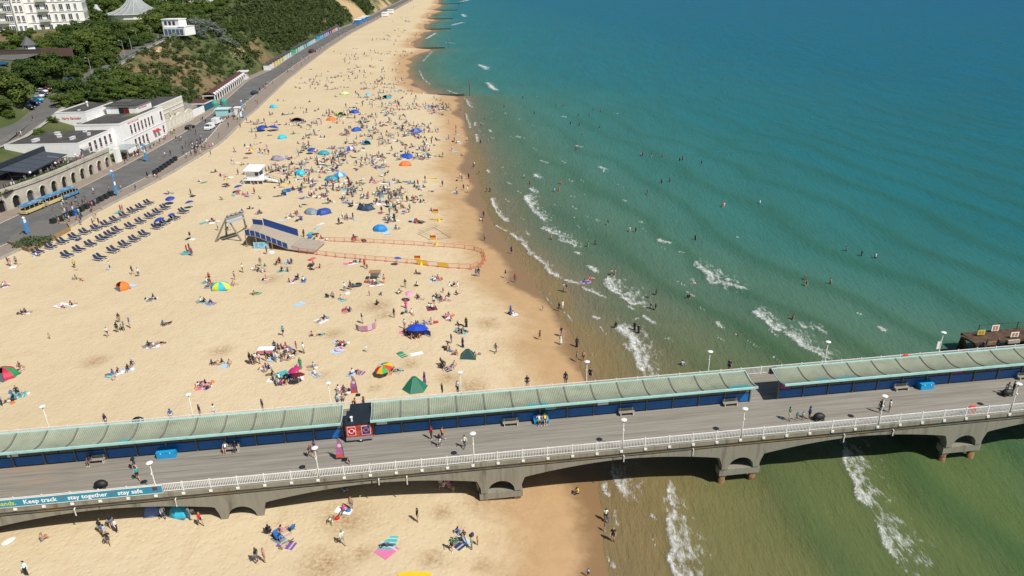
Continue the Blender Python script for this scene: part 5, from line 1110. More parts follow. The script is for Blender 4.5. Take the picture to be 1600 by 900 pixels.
TRK = MB().tube([(0, 0, -1.2), (0, 0, -.55), (.05, .02, -.1), (.02, 0, .25)], [.085, .06, .045, .02], 7).tube([(0, 0, -.5), (.3, .1, -.05)], [.035, .012], 5).tube([(0, 0, -.45), (-.28, -.15, 0)], [.035, .012], 5).mesh('trunk', bark)
TREES = [(22, 140, 58, 'o'), (45, 112, 46, 'o'), (70, 102, 46, 'o'), (92, 95, 46, 'o'), (110, 112, 32, 'o'), (107, 77, 50, 'o'), (130, 65, 50, 'o'), (150, 57, 50, 'o'), (160, 80, 44, 'o'), (175, 45, 48, 'o'), (190, 63, 38, 'o'), (205, 48, 30, 'o'), (222, 48, 38, 'o'),
         (240, 32, 38, 'o'), (252, 44, 26, 'o'), (265, 17, 38, 'o'), (283, 24, 36, 'o'), (296, 16, 34, 'o'), (312, 24, 26, 'b'), (328, 14, 24, 'b'), (340, 6, 24, 'b'), (175, 12, 34, 'o'), (150, 24, 28, 'o'), (143, 12, 24, 'o'), (112, 52, 30, 'o'), (99, 46, 26, 'b'), (88, 62, 30, 'o'), (28, 64, 30, 'b'), (9, 72, 26, 'b'),
         (41, 58, 26, 'o'), (64, 66, 24, 'b'), (78, 76, 26, 'o'), (130, 92, 30, 'o'), (12, 50, 20, 'o'), (3, 118, 34, 'o'), (5, 165, 36, 'o'), (48, 48, 14, 'b'), (345, 18, 20, 'o'), (258, 30, 30, 'o'),
         (107, 142, 42, 'o'), (130, 138, 42, 'o'), (150, 133, 38, 'o'), (98, 157, 30, 'o'), (170, 128, 38, 'o'), (190, 122, 36, 'o'), (212, 127, 38, 'o'), (232, 132, 34, 'o'), (250, 138, 28, 'o'), (155, 149, 28, 'o'), (180, 142, 34, 'o'), (205, 144, 30, 'o'), (228, 144, 26, 'o'), (165, 114, 28, 'b'), (185, 107, 24, 'b'), (120, 152, 26, 'b'),
         (82, 186, 16, 'b'), (62, 206, 16, 'b'), (12, 176, 20, 'b'), (20, 255, 14, 'b'), (305, 38, 26, 's'), (322, 40, 30, 's'), (338, 48, 26, 's'), (312, 52, 24, 's'), (350, 62, 20, 's'), (366, 70, 16, 's'), (250, 22, 34, 'o'), (290, 34, 26, 'o'), (300, 28, 28, 'o'), (262, 40, 20, 'o'), (228, 60, 24, 'o'), (212, 64, 26, 'o'), (275, 8, 34, 'o'), (315, 8, 30, 'b'), (355, 45, 22, 'o'), (372, 40, 22, 'o'), (140, 44, 34, 'o'), (122, 44, 30, 'o'), (75, 128, 30, 'o'), (120, 100, 34, 'o'), (145, 96, 30, 'o'), (172, 92, 26, 'o')]
TN = []
for (cx_, cy_, w, k) in TREES:
    for it in range(3):
        P = gp(cx_, cy_ + .30 * w) if it == 0 else P
        dep = float((np.array(P) - _O) @ _f); R = w / 2 * dep / FPX
    o = empty('shrub' if k == 's' or w < 22 else 'tree', P, rnd.uniform(0, 6.28)); o.location.z += R * .42
    o.scale = (R * rnd.uniform(1.1, 1.25), R * rnd.uniform(1.1, 1.25), R * rnd.uniform(1.0, 1.2))
    put('crown', CR[k][rnd.randrange(3)], o); put('trunk', TRK, o); TN.append((o, cx_, cy_, k))
# scrub on the cliff face: dense, cannot be counted
def scrub_mass():
    g = random.Random(11); base = [crown_arrays(50 + i, 300, 12, .8, .085) for i in range(6)]; out = []
    for _ in range(3000):
        y = 255 + (g.random() ** 1.6) * 900
        t = g.uniform(.04, 1.05)
        if 300 < y < 410 and g.random() < .35: continue
        if y < 300 and t > .6: continue
        x = float(back_x(y) + (crest_x(y) - back_x(y)) * t)
        if y > 640 and vnoise(x, y, 55) > .62: continue
        if 425 < y < 480 and t < .4 and g.random() < .75: continue
        r = g.uniform(1.0, 2.9) * (1.3 if y > 420 else .8) * (1 + max(0, y - 500) / 900)
        z = ground(x, y) + r * .35; a = g.uniform(0, 6.28); B = base[g.randrange(6)]
        c, s = math.cos(a), math.sin(a); V = B * r; V = np.stack([V[:, 0] * c - V[:, 1] * s + x, V[:, 0] * s + V[:, 1] * c + y, V[:, 2] + z], 1); out.append(V)
    return np.concatenate(out)
tag(put('cliff_scrub', quads_mesh('cliff_scrub', scrub_mass(), scrub)), 'dense dark green scrub covering the cliff face', kind='stuff')
def wood_mass():
    g = random.Random(5); base = [crown_arrays(80 + i, 260, 16, .75, .10) for i in range(5)]; out = []
    for _ in range(420):
        y = g.uniform(250, 900); x = float(crest_x(y)) - g.uniform(14, 130)
        if y < 330 and x > -178: continue
        if -246 < x < -170 and 270 < y < 330: continue
        if x < -150 and y < 460 and math.hypot(x + 185, y - 400) < 18: continue
        q = proj((x, y, ground(x, y) + 5))
        if q[1] > 75 and q[0] < 140: continue
        if q[0] < 150 and q[1] < 75 and y < 420: continue
        if 165 < q[0] < 330 and q[1] < 50 and y < 560: continue
        r = g.uniform(3.5, 6.5); z = ground(x, y) + r * .5; B = base[g.randrange(5)]; a = g.uniform(0, 6.28); c, s = math.cos(a), math.sin(a); V = B * r
        out.append(np.stack([V[:, 0] * c - V[:, 1] * s + x, V[:, 0] * s + V[:, 1] * c + y, V[:, 2] + z], 1))
    return np.concatenate(out)
tag(put('hilltop_wood', quads_mesh('hilltop_wood', wood_mass(), oak)), 'mass of dark trees covering the hilltop behind the cliff road', kind='stuff')
LM_HILL = [('the white hotel', 70, 30), ('the garden gazebo', 47, 75), ('the tent-like roof', 215, 20), ('the white cliff house', 273, 45), ('the hill car park', 62, 155), ('the script-sign block', 130, 165), ('the road junction', 20, 210), ('the long promenade shelter', 350, 135), ('the cream pavilion', 270, 165), ('the lowest cliff road lamp', 144, 117), ('the top of the cliff road', 330, 22)]
def dirword(dx, dy):
    return ('left of' if dx < 0 else 'right of') if abs(dx) > abs(dy) else ('behind' if dy < 0 else 'in front of')
def name_all(items, landmarks, cat, group):
    """items: (object, px, py, description). Gives each a label that points to it alone, by its nearest landmark and side."""
    used = {}
    for o, x, y, desc in items:
        n, lx, ly = min(landmarks, key=lambda q: (q[1] - x) ** 2 + (q[2] - y) ** 2)
        key = (desc, dirword(x - lx, y - ly) + ' ' + n); used.setdefault(key, []).append((math.hypot(x - lx, y - ly), o))
    for (desc, where), L_ in used.items():
        for k, (d, o) in enumerate(sorted(L_, key=lambda q: q[0])):
            lab = '%s %s' % (desc, where) if len(L_) == 1 else '%s, %s %s' % (desc, ('nearest' if k == 0 else nth(k) + ' nearest') + ' one', where)
            tag(o, lab, cat if isinstance(cat, str) else cat(o), group)
name_all([(o, x, y, {'o': 'dark rounded tree', 'b': 'bright green tree', 's': 'silvery shrub'}[k]) for o, x, y, k in TN], LM_HILL, 'tree', 'trees on the hill')
# ================================================================== THINGS ON THE BEACH
COLS = dict(w=(.74, .74, .73), k=(.014, .014, .017), n=(.02, .032, .10), b=(.05, .16, .42), c=(.05, .40, .42), r=(.50, .02, .03), p=(.62, .17, .32), g=(.22, .22, .23), G=(.03, .22, .10), y=(.70, .55, .06), o=(.68, .17, .03), u=(.17, .07, .28), x=(.03, .04, .08), B=(.18, .03, .05), e=(.45, .36, .24), l=(.35, .52, .66), m=(.6, .05, .25))
CNAME = dict(w='white', k='black', n='navy', b='blue', c='teal', r='red', p='pink', g='grey', G='green', y='yellow', o='orange', u='purple', B='maroon', e='beige', l='pale blue', m='magenta')
cloth = mat('cloth', (1, 1, 1), .85, .10, 4, objcol=True); canvas = mat('canvas', (1, 1, 1), .6, .06, 2, objcol=True)
# ---- sun loungers in rows
navyl = mat('lounger_navy', (.012, .018, .055), .75, .1)
LF = MB().box(-.95, .95, -.34, -.28, .26, .32).box(-.95, .95, .28, .34, .26, .32).box(-.95, -.89, -.28, .28, .26, .32).box(.89, .95, -.28, .28, .26, .32)
for x in (-.8, .8):
    for y in (-.31, .31): LF.box(x - .03, x + .03, y - .03, y + .03, 0, .26)
LFM = LF.mesh('frame', frame_w)
LMM = MB().box(-.25, .93, -.27, .27, .325, .40).mesh('mattress', navyl)
lb = MB(); 
for k in range(6):
    t0, t1 = k / 6, (k + 1) / 6; w0 = .27 * (1 if t0 < .7 else 1 - (t0 - .7) * 1.2); w1 = .27 * (1 if t1 < .7 else 1 - (t1 - .7) * 1.2)
    a, b = Vector((-.25 - .62 * t0, 0, .36 + .62 * t0)), Vector((-.25 - .62 * t1, 0, .36 + .62 * t1))
    lb.quad([(a.x, -w0, a.z), (b.x, -w1, b.z), (b.x, w1, b.z), (a.x, w0, a.z)]).quad([(a.x - .05, -w0, a.z - .05), (a.x - .05, w0, a.z - .05), (b.x - .05, w1, b.z - .05), (b.x - .05, -w1, b.z - .05)])
LBM = lb.mesh('backrest', navyl)
PAIRS = [[(240, 505), (320, 472), (395, 441), (468, 410), (535, 380), (605, 356), (667, 331), (722, 304), (780, 277), (832, 247), (883, 224), (932, 197)],
         [(423, 525), (497, 491), (570, 457), (640, 422), (690, 396), (735, 370), (818, 344), (882, 314), (940, 282), (988, 255), (1035, 226)],
         [(627, 542), (712, 494), (782, 459), (845, 425), (905, 393), (985, 347), (1030, 320), (1095, 290), (1150, 250)]]
rowname = ('back row by the promenade', 'middle row', 'front row towards the sea')
for ri, row in enumerate(PAIRS):
    k = 0
    for (cx_, cy_) in row:
        P = gp(cx_ / 4, 270 + cy_ / 4); a = math.radians(-18)
        for s in (-1, 1):
            q = P + Vector((0.0, s * .42 * 1.18, 0)); q.x += s * .12
            o = empty('sun_lounger', q, a + rnd.uniform(-.05, .05), 1.22); put('frame', LFM, o); put('mattress', LMM, o); put('backrest', LBM, o)
            tag(o, 'navy sun lounger, %s from the left in the %s' % (nth(k), rowname[ri]), 'sun lounger', 'rows of navy sun loungers'); k += 1
# ---- parasols
def parasol(px, py, col, label, R=1.15, h=1.9, tilt=.25, cols=None, az=None, P=None):
    P = P or gp(px, py); o = empty('parasol', P, rnd.uniform(0, 6) if az is None else az); tag(o, label, 'parasol')
    o.rotation_euler = (tilt, 0, o.rotation_euler.z)
    n = 8
    for k in range(n):
        a0, a1 = 2 * math.pi * k / n, 2 * math.pi * (k + 1) / n; mb = MB(); pr = [(0.0, h), (R * .55, h - R * .14), (R, h - R * .42)]
        for (r0, z0), (r1, z1) in zip(pr[:-1], pr[1:]): mb.quad([(r0 * math.cos(a0), r0 * math.sin(a0), z0), (r1 * math.cos(a0), r1 * math.sin(a0), z1), (r1 * math.cos(a1), r1 * math.sin(a1), z1), (r0 * math.cos(a1), r0 * math.sin(a1), z0)])
        part('canopy_panel', mb, canvas, o, color=(cols[k % len(cols)] if cols else col))
    part('pole', MB().tube([(0, 0, -.1), (0, 0, h + .08)], .025, 6), lampd, o)
rb = [(.6, .03, .02), (.7, .45, .03), (.05, .35, .08), (.02, .1, .45), (.65, .62, .55)]
RB_ = (.015, .05, .33)
for px, py, c, l, R in ((652, 524, (.01, .06, .48), 'large royal blue parasol over a seated group', 1.9), (604, 586, None, 'rainbow striped parasol tilted over a sunbather', 1.35), (466, 592, (.5, .02, .16), 'magenta pink parasol in the large family group', 1.0), (468, 602, (.14, .008, .015), 'dark red parasol lying low in the family group', 1.0),
                        (253, 352, RB_, 'royal blue parasol among the front loungers', 1.25), (268, 318, RB_, 'royal blue parasol at the end of the middle lounger row', 1.2), (299, 325, RB_, 'royal blue parasol right of the lounger rows', 1.2), (272, 345, RB_, 'folded-looking blue parasol at the front loungers', .9), (375, 300, RB_, 'blue parasol below the lifeguard hut', 1.2), (488, 240, RB_, 'blue parasol left of the teal tent', 1.3),
                        (356, 289, None, 'multicoloured parasol left of the lifeguard hut', 1.0), (391, 240, None, 'red and green parasol above the lifeguard hut', 1.2), (575, 152 + 0, (.1, .45, .55), 'pale blue parasol far up the beach', 1.3), (499, 368, (.3, .5, .6), 'pale blue and white parasol by the red barriers', 1.0), (410, 204, (.012, .05, .30), 'left of two deep blue parasols on the upper beach', 2.0), (427, 204, (.012, .05, .30), 'right of two deep blue parasols on the upper beach', 2.0), (621, 416, (.02, .06, .42), 'small blue parasol beside the brown beach shelter', .8), (640, 470, (.6, .3, .42), 'pale pink parasol beside the person in magenta', .8)):
    parasol(px, py, c, l, R, cols=rb if c is None else None)
# ---- tents
def dome_tent(px, py, col, label, R=1.3, rz=None, col2=None, h=1.25):
    o = empty('beach_tent', gp(px, py), rnd.uniform(-.8, .8) if rz is None else rz); tag(o, label, 'tent')
    n = 8
    for k in range(n):       # gores; two at the front stay open
        if k in ((5, 6) if px % 4 == 0 else (1, 2)): continue
        a0, a1 = 2 * math.pi * k / n, 2 * math.pi * (k + 1) / n; mb = MB(); m = 6
        for j in range(m):
            e0, e1 = (math.pi / 2) * j / m, (math.pi / 2) * (j + 1) / m
            f = lambda a, e: (R * math.cos(e) * math.cos(a) * 1.15, R * math.cos(e) * math.sin(a) * .9, h * math.sin(e))
            mb.quad([f(a0, e0), f(a1, e0), f(a1, e1), f(a0, e1)])
        part('gore', mb, canvas, o, smooth=True, color=col if (col2 is None or k % 2) else col2)
    part('groundsheet', MB().box(-R * .95, R * .95, -R * .85, R * .75, .01, .03), mat('groundsheet', (.1, .12, .14), .7), o)
CY, RY_, TL_ = (.02, .46, .58), (.01, .08, .42), (.02, .28, .36)
for px, py, c, l, R, c2 in ((192, 450, (.75, .18, .03), 'bright orange pop-up tent on the open sand', 1.35, None), (345, 450, (.55, .65, .06), 'yellow and turquoise ball-shaped tent', 1.6, (.02, .42, .5)), (8, 586, (.45, .02, .06), 'red and green tent at the left edge', 1.8, (.02, .25, .08)),
    (571, 326, (.02, .05, .10), 'dark blue beach tent on the upper sand', 1.9, None), (594, 359, (.01, .22, .55), 'bright blue pop-up tent near the red barriers', 1.5, None), (487, 333, (.20, .25, .30), 'grey pop-up tent beside a royal blue one', 1.8, None), (506, 333, (.02, .06, .30), 'royal blue tent next to the grey tent', 1.7, None),
    (441, 216, CY, 'cyan tent near the deep blue parasols', 1.5, None), (469, 272, CY, 'round cyan tent right of the lifeguard hut', 1.5, None), (506, 241, (.02, .30, .40), 'teal tent with a group at its right', 1.7, None), (518, 281, (.02, .16, .26), 'teal and navy tent in the crowded middle', 1.8, (.02, .3, .4)), (531, 275, (.03, .28, .55), 'pale blue and white tent right of the teal and navy one', 1.6, (.45, .55, .65)),
    (546, 234, (.02, .06, .28), 'navy tent with white flashes', 1.6, (.5, .5, .55)), (572, 225, CY, 'cyan tent right of the navy tent', 1.5, (.1, .3, .5)), (635, 246, (.01, .07, .45), 'royal blue tent above the orange one', 2.0, None), (633, 258, (.70, .17, .04), 'orange tent below the royal blue one', 1.7, None),
    (427, 168, CY, 'small cyan tent near the promenade', 1.5, None), (464, 189, (.06, .03, .10), 'dark purple tent on the upper beach', 2.1, None), (518, 188, (.72, .17, .03), 'orange tent on the upper beach', 1.8, None), (532, 180, (.45, .58, .10), 'lime green tent on the upper beach', 2.3, None), (554, 176, RY_, 'blue tent right of the lime green one', 1.9, None),
    (557, 204, RY_, 'small blue tent in the upper crowd', 1.7, None), (650, 206, RY_, 'blue tent near the wet sand', 2.0, (.2, .2, .4)), (604, 153, TL_, 'teal tent below the first groyne', 2.0, None), (538, 147, (.5, .6, .25), 'pale lime tent far up the beach', 2.0, None), (434, 249, (.22, .20, .26), 'mauve tent above the lifeguard hut', 2.0, (.32, .28, .36)),
    (241, 800, (.10, .17, .40), 'blue tent in the shade of the pier', 1.0, None), (283, 801, (.03, .42, .6), 'bright blue tent at the edge of the pier shadow', 1.15, None)):
    dome_tent(px, py, c, l, R, col2=c2)
# faceted tents close to the pier
def ridge_tent(px, py, base, apex, h, col, label, seam=None):
    o = empty('beach_tent', gp(px, py)); tag(o, label, 'tent'); n = len(base)
    for k in range(n):
        a, b = base[k], base[(k + 1) % n]; part('tent_panel', MB().quad([(a[0], a[1], 0), (b[0], b[1], 0), (apex[0] + (b[0]) * .18, apex[1] + b[1] * .18, h), (apex[0] + a[0] * .18, apex[1] + a[1] * .18, h)]), canvas, o, color=col)
        part('pole', MB().tube([(a[0], a[1], 0), (apex[0] + a[0] * .18, apex[1] + a[1] * .18, h + .02)], .02, 5), mat('tent_pole', (.18, .34, .28), .6), o)
    part('crown', MB().quad([(apex[0] + p_[0] * .18, apex[1] + p_[1] * .18, h + .01) for p_ in base]), canvas, o, color=col)
ridge_tent(648, 606, [(1.9 * math.cos(a), 1.7 * math.sin(a)) for a in np.linspace(.3, .3 + 2 * math.pi, 7)[:-1]], (0, 0), 1.75, (.012, .14, .085), 'large dark green tent beside the pier')
ridge_tent(731, 558, [(1.3, -.9), (1.2, .9), (-1.2, .9), (-1.3, -.9)], (.0, 0), 1.35, (.015, .055, .055), 'dark green pyramid tent with someone sitting at its side')
# ---- windbreaks, pools, boards, boats
def windbreak(px, py, cols, label, pts, h=1.05):
    o = empty('windbreak', gp(px, py)); tag(o, label, 'windbreak')
    for k, (a, b) in enumerate(zip(pts[:-1], pts[1:])):
        part('panel', MB().bar((a[0], a[1], h * .55), (b[0], b[1], h * .55), .03, h * .85), canvas, o, color=cols[k % len(cols)]); part('pole', MB().tube([(a[0], a[1], 0), (a[0], a[1], h * 1.15)], .022, 5), timber, o)
arcp = lambda R, a0, a1, n: [(R * math.cos(a), R * math.sin(a)) for a in np.linspace(a0, a1, n)]
windbreak(572, 511, [(.42, .2, .3), (.55, .4, .5)], 'pink striped curved windbreak with a pale blue sheet inside', arcp(1.7, -2.6, .6, 8)); windbreak(439, 247, [(.35, .33, .40), (.45, .42, .5)], 'grey windbreak behind the mauve tent', arcp(2.4, -2.8, -.2, 6)); windbreak(452, 303, [(.02, .1, .4), (.05, .25, .3)], 'blue and teal windbreak below the cyan tent', arcp(1.8, 1.6, 4.6, 6)); windbreak(660, 530, [(.02, .05, .4)], 'blue cloth windbreak beside the blue parasol', arcp(1.4, .4, 1.6, 4))
def board(px, py, col, label, L_=2.6, rz=0.2, tip=None):
    o = empty('paddleboard', gp(px, py), rz); tag(o, label, 'paddleboard'); n = 14; out = [(L_ / 2 * math.cos(a), .38 * math.sin(a) * (1 - .15 * math.cos(a))) for a in np.linspace(0, 2 * math.pi, n + 1)[:-1]]
    b = part('deck', MB().prism(out, .05, .15), canvas, o, color=col)
    if tip: part('tip', MB().prism([(p_[0] * .98, p_[1] * .96) for p_ in out if p_[0] < -.5], .152, .16), canvas, o, color=tip)
    part('fin', MB().box(L_ / 2 - .4, L_ / 2 - .2, -.01, .01, 0, .05), blk, o)
board(586, 447, (.72, .72, .72), 'white and orange paddleboard lying by the brown beach shelter', 3.2, .2, (.7, .25, .05)); board(543, 459, (.72, .72, .68), 'upright white bodyboard carried by the couple', 1.3, 1.2); board(14, 847, (.72, .71, .70), 'white bodyboard lying at the bottom left', 1.35, 1.0); board(446, 288, (.68, .58, .05), 'yellow rescue board in front of the lifeguard hut', 3.8, .05); board(674, 279, (.70, .45, .03), 'yellow and orange rescue board near the wet sand', 3.6, .05); board(682, 343, (.6, .4, .02), 'yellow rescue board at the foot of the red and yellow flag', 3.4, .15); board(648, 899, (.72, .50, .02), 'yellow board at the bottom edge of the picture', 3.4, 0.0)
bs = empty('brown_beach_shelter', gp(587, 436)); tag(bs, 'small open beach shelter with a flat brown top', 'shelter'); part('top', MB().box(-1.1, 1.1, -.7, .7, 1.5, 1.6), canvas, bs, color=(.36, .19, .09))
for x in (-1, 1):
    for y in (-.6, .6): part('leg', MB().box(x - .03, x + .03, y - .03, y + .03, 0, 1.5), lampd, bs)
part('wall', MB().box(-1, 1, .6, .63, .3, 1.5), canvas, bs, color=(.45, .5, .6))
cart = empty('folding_table', gp(417, 553)); tag(cart, 'folding table with white top and pink cloth beside the family group', 'table'); part('top', MB().box(-1.2, 1.2, -.6, .6, .9, .96), wht, cart); part('cloth', MB().box(-1.15, 1.15, -.58, -.55, .35, .9), canvas, cart, color=(.6, .2, .25))
for x in (-1.1, 1.1):
    for y in (-.5, .5): part('leg', MB().box(x - .02, x + .02, y - .02, y + .02, 0, .9), lampd, cart)
def dinghy(px, py, col, label, wet=False):
    o = empty('inflatable_dinghy', gp(px, py), .3); tag(o, label, 'dinghy'); pts = [(1.1 * math.cos(a), .6 * math.sin(a), .22) for a in np.linspace(0, 2 * math.pi, 17)]
    part('tube', MB().tube(pts, .2, 8, cap=False), canvas, o, smooth=True, color=col); part('floor', MB().prism([(p_[0] * .9, p_[1] * .9) for p_ in pts[:-1]], .08, .12), canvas, o, color=(.1, .12, .15))
dinghy(555, 447, (.03, .035, .045), 'black inflatable dinghy on the sand'); dinghy(914, 443, (.25, .2, .35), 'inflatable dinghy with bathers at the breaking waves')
ring = empty('swim_ring', gp(530, 547)); tag(ring, 'pale pink swim ring on the towels', 'swim ring'); part('tube', MB().tube([(.55 * math.cos(a), .55 * math.sin(a), .16) for a in np.linspace(0, 2 * math.pi, 17)], .15, 8, cap=False), canvas, ring, smooth=True, color=(.65, .35, .45)); part('valve', MB().box(.5, .56, -.03, .03, .3, .34), blk, ring)
# ---- folding chairs
def folding_chair(px, py, col, label, rz):
    o = empty('folding_chair', gp(px, py), rz); tag(o, label, 'chair'); part('seat', MB().box(-.28, .28, -.25, .25, .36, .40), canvas, o, color=col); part('backrest', MB().quad([(-.28, .25, .4), (.28, .25, .4), (.26, .42, 1.0), (-.26, .42, 1.0)]).quad([(-.28, .28, .4), (-.26, .45, 1.0), (.26, .45, 1.0), (.28, .28, .4)]), canvas, o, color=col)
    for x in (-.26, .26): part('leg', MB().bar((x, -.25, 0), (x, .28, .42), .03).bar((x, .28, 0), (x, -.25, .42), .03), lampg, o); part('arm_rest', MB().box(x - .03, x + .03, -.22, .3, .58, .61), lampg, o)
for a in ((420, 833, (.012, .013, .015), 'black folding chair in the group below the pier', 2.6), (456, 829, (.02, .14, .45), 'blue folding chair turned towards the pier below it', -2.2), (435, 843, (.02, .12, .40), 'blue folding chair with a sunbather in front, below the pier', .8), (692, 575, (.012, .012, .015), 'black reclining chair left of the far lamp post on the sand', 2.4), (512, 465, (.03, .035, .12), 'tall navy beach chair with a pink board', 3.0), (465, 437, (.03, .03, .04), 'black camping chair between two sunbathers', 3.0), (691, 758, (.65, .62, .64), 'white deckchair by the pier arch, left of a pair', 2.8), (703, 759, (.6, .5, .56), 'pale deckchair by the pier arch, right of a pair', 2.8), (538, 766, (.02, .2, .42), 'blue chair in the shadow under the pier', 3.0), (407, 336 - 25, (.3, .34, .34), 'grey deckchair standing empty on the upper sand', 2.5), (347, 312, (.35, .37, .36), 'pair of empty grey deckchairs right of the loungers', 2.5)): folding_chair(*a)
# ---- lifeguard hut
lg = empty('lifeguard_hut', gp(402, 285), math.radians(-6)); tag(lg, 'white lifeguard hut on a raised platform with a ramp', 'lifeguard hut')
part('platform', MB().box(-3.2, 2.6, -1.9, 2.3, .95, 1.15), lampd, lg); part('cabin', MB().box(-2.3, 1.3, -1.0, 2.0, 1.153, 3.5), wwall, lg)
part('roof', MB().quad([(-2.8, -1.7, 3.55), (1.9, -1.7, 3.55), (1.9, 2.5, 4.35), (-2.8, 2.5, 4.35)]).quad([(-2.8, -1.7, 3.45), (-2.8, 2.5, 4.25), (1.9, 2.5, 4.25), (1.9, -1.7, 3.45)]).quad([(-2.8, -1.7, 3.45), (1.9, -1.7, 3.45), (1.9, -1.7, 3.55), (-2.8, -1.7, 3.55)]), wwall, lg)
part('window', MB().box(1.3, 1.34, -.7, 1.6, 2.1, 3.1), glassd, lg); part('window', MB().box(.2, 1.2, -1.04, -1.0, 2.1, 3.1), glassd, lg)
for x in (-3.0, -1, 1, 2.4):
    for y in (-1.7, 2.1): part('leg', MB().box(x - .08, x + .08, y - .08, y + .08, 0, .95), lampd, lg)
part('ramp', MB().quad([(2.6, -.6, 1.15), (6.4, -.6, .1), (6.4, .8, .1), (2.6, .8, 1.15)]), lampd, lg)
for y in (-.6, .8): part('handrail', MB().bar((2.6, y, 2.1), (6.3, y, 1.0), .06).bar((2.6, y, 1.15), (2.6, y, 2.1), .06).bar((6.3, y, .1), (6.3, y, 1.0), .06).bar((4.4, y, .6), (4.4, y, 1.55), .06), mat('rail_dark', (.18, .19, .18), .6), lg)
part('front_rail', MB().bar((-3.1, -1.85, 2.0), (2.5, -1.85, 2.0), .06).bar((-3.1, -1.85, 1.6), (2.5, -1.85, 1.6), .05).bar((-3.1, -1.85, 1.1), (-3.1, -1.85, 2.0), .06).bar((2.5, -1.85, 1.1), (2.5, -1.85, 2.0), .06), frame_w, lg); part('drum', MB().tube([(-3.4, -1.2, .2), (-3.4, -.4, .2)], .55, 14), wht, lg)
# ---- zip-line landing stage
zl = empty('zipline_landing', gp(358, 372)); tag(zl, 'steel zip-line landing stage with leaning legs and a blue-sided ramp', 'landing stage')
steel = mat('steel_grey', (.30, .30, .28), .5, .12, 2, metal=.3); zb = mat('stage_blue', (.012, .06, .26), .5, .1); ramp = mat('ramp_boards', (.36, .31, .24), .8, .15, 2, axis=(.2, (6, .5, 1)))
W = lambda px, py, z: Vector(hit(px, py, z)) - zl.location
g0 = zl.location.z
tA, tB = W(352, 343, g0 + 5.2), W(379, 334, g0 + 5.4)
for nm, p_, q in (('leg', W(337, 378, g0), tA), ('leg', W(377, 376, g0), tA + Vector((.8, .2, -.8))), ('leg', W(354, 368, g0), tA), ('leg', W(384, 355, g0 + .2), tB)): part(nm, MB().tube([p_, q], [.22, .16], 8), steel, zl)
hd = part('head_frame', MB().bar(tA, tB, .5, .5).bar(tA + Vector((0, .8, .3)), tB + Vector((0, .8, .3)), .35, .35), steel, zl); part('walkway', MB().bar(tA + Vector((.5, -.6, -.5)), tB + Vector((.3, -.6, -.7)), 1.0, .12), mat('walkway_blue', (.3, .4, .5), .6), zl)
for t in (.15, .4, .65, .9): part('pulley', MB().lathe([(.1, -.2), (.4, 0), (.1, .25)], 10, tuple(tA.lerp(tB, t) + Vector((0, .3, .5)))), steel, zl)
zt = g0 + 2.6
a1, a2, a3, a4 = W(383, 367, zt), W(399, 369, zt), W(412, 352, zt), W(395, 350, zt); b1, b2 = W(450, 389, g0 + .25), W(470, 371, g0 + .25); c1, c2 = W(490, 394, g0 + .15), W(508, 378, g0 + .15)
def slab(name, pts, m, th=.15): 
    mb = MB().quad(pts).quad([p_ - Vector((0, 0, th)) for p_ in reversed(pts)])
    for a, b in zip(pts, pts[1:] + pts[:1]): mb.quad([a - Vector((0, 0, th)), b - Vector((0, 0, th)), b, a])
    return part(name, mb, m, zl)
slab('platform', [a1, a2, a3, a4], ramp); slab('ramp', [a2, b1, b2, a3], ramp); slab('landing_mat', [b1, c1, c2, b2], mat('mat_grey', (.36, .31, .25), .9, .15, 1))
def fencep(name, a, b, m, n, h=1.15):
    for k in range(n):
        p_, q = a.lerp(b, k / n), a.lerp(b, (k + .94) / n); part(name, MB().quad([p_, q, q + Vector((0, 0, h)), p_ + Vector((0, 0, h))]).quad([p_ + Vector((0, .04, 0)), p_ + Vector((0, .04, h)), q + Vector((0, .04, h)), q + Vector((0, .04, 0))]), m, zl); part('fence_post', MB().bar(p_, p_ + Vector((0, 0, h + .08)), .07), lampd, zl)
fencep('side_panel', a1, a2, zb, 2); fencep('side_panel', a2, b1, zb, 6); fencep('side_panel', a3, b2 + Vector((.0, 0, .1)), zb, 1, 1.6); fencep('side_panel', a4, a3, zb, 1)
for p_ in (a1, a2, a3, a4, a2.lerp(b1, .5), a3.lerp(b2, .5)): part('support', MB().bar(Vector((p_.x, p_.y, 0)), p_, .14), timber, zl)
lad = MB(); la, lb_ = W(389, 385, g0), W(389, 361, zt)
for s in (-.25, .25): lad.bar(la + Vector((s, 0, 0)), lb_ + Vector((s, 0, 0)), .05)
for k in range(9): p_ = la.lerp(lb_, (k + .5) / 9); lad.bar(p_ + Vector((-.25, 0, 0)), p_ + Vector((.25, 0, 0)), .04)
part('ladder', lad, mat('ladder_yellow', (.45, .4, .2), .6), zl)
pp_ = empty('photo_board', gp(409, 389)); tag(pp_, 'printed blue and white photo board leaning by the zip-line ramp', 'sign'); part('board', MB().box(-1.5, 1.5, 0, .06, .1, 1.5), mat('photo_print', (.2, .45, .6), .5, .6, 1.6, stain=(.65, .72, .75), stain_scale=1.4), pp_); part('frame', MB().box(-1.55, -1.5, -.02, .08, 0, 1.55).box(1.5, 1.55, -.02, .08, 0, 1.55), wht, pp_)
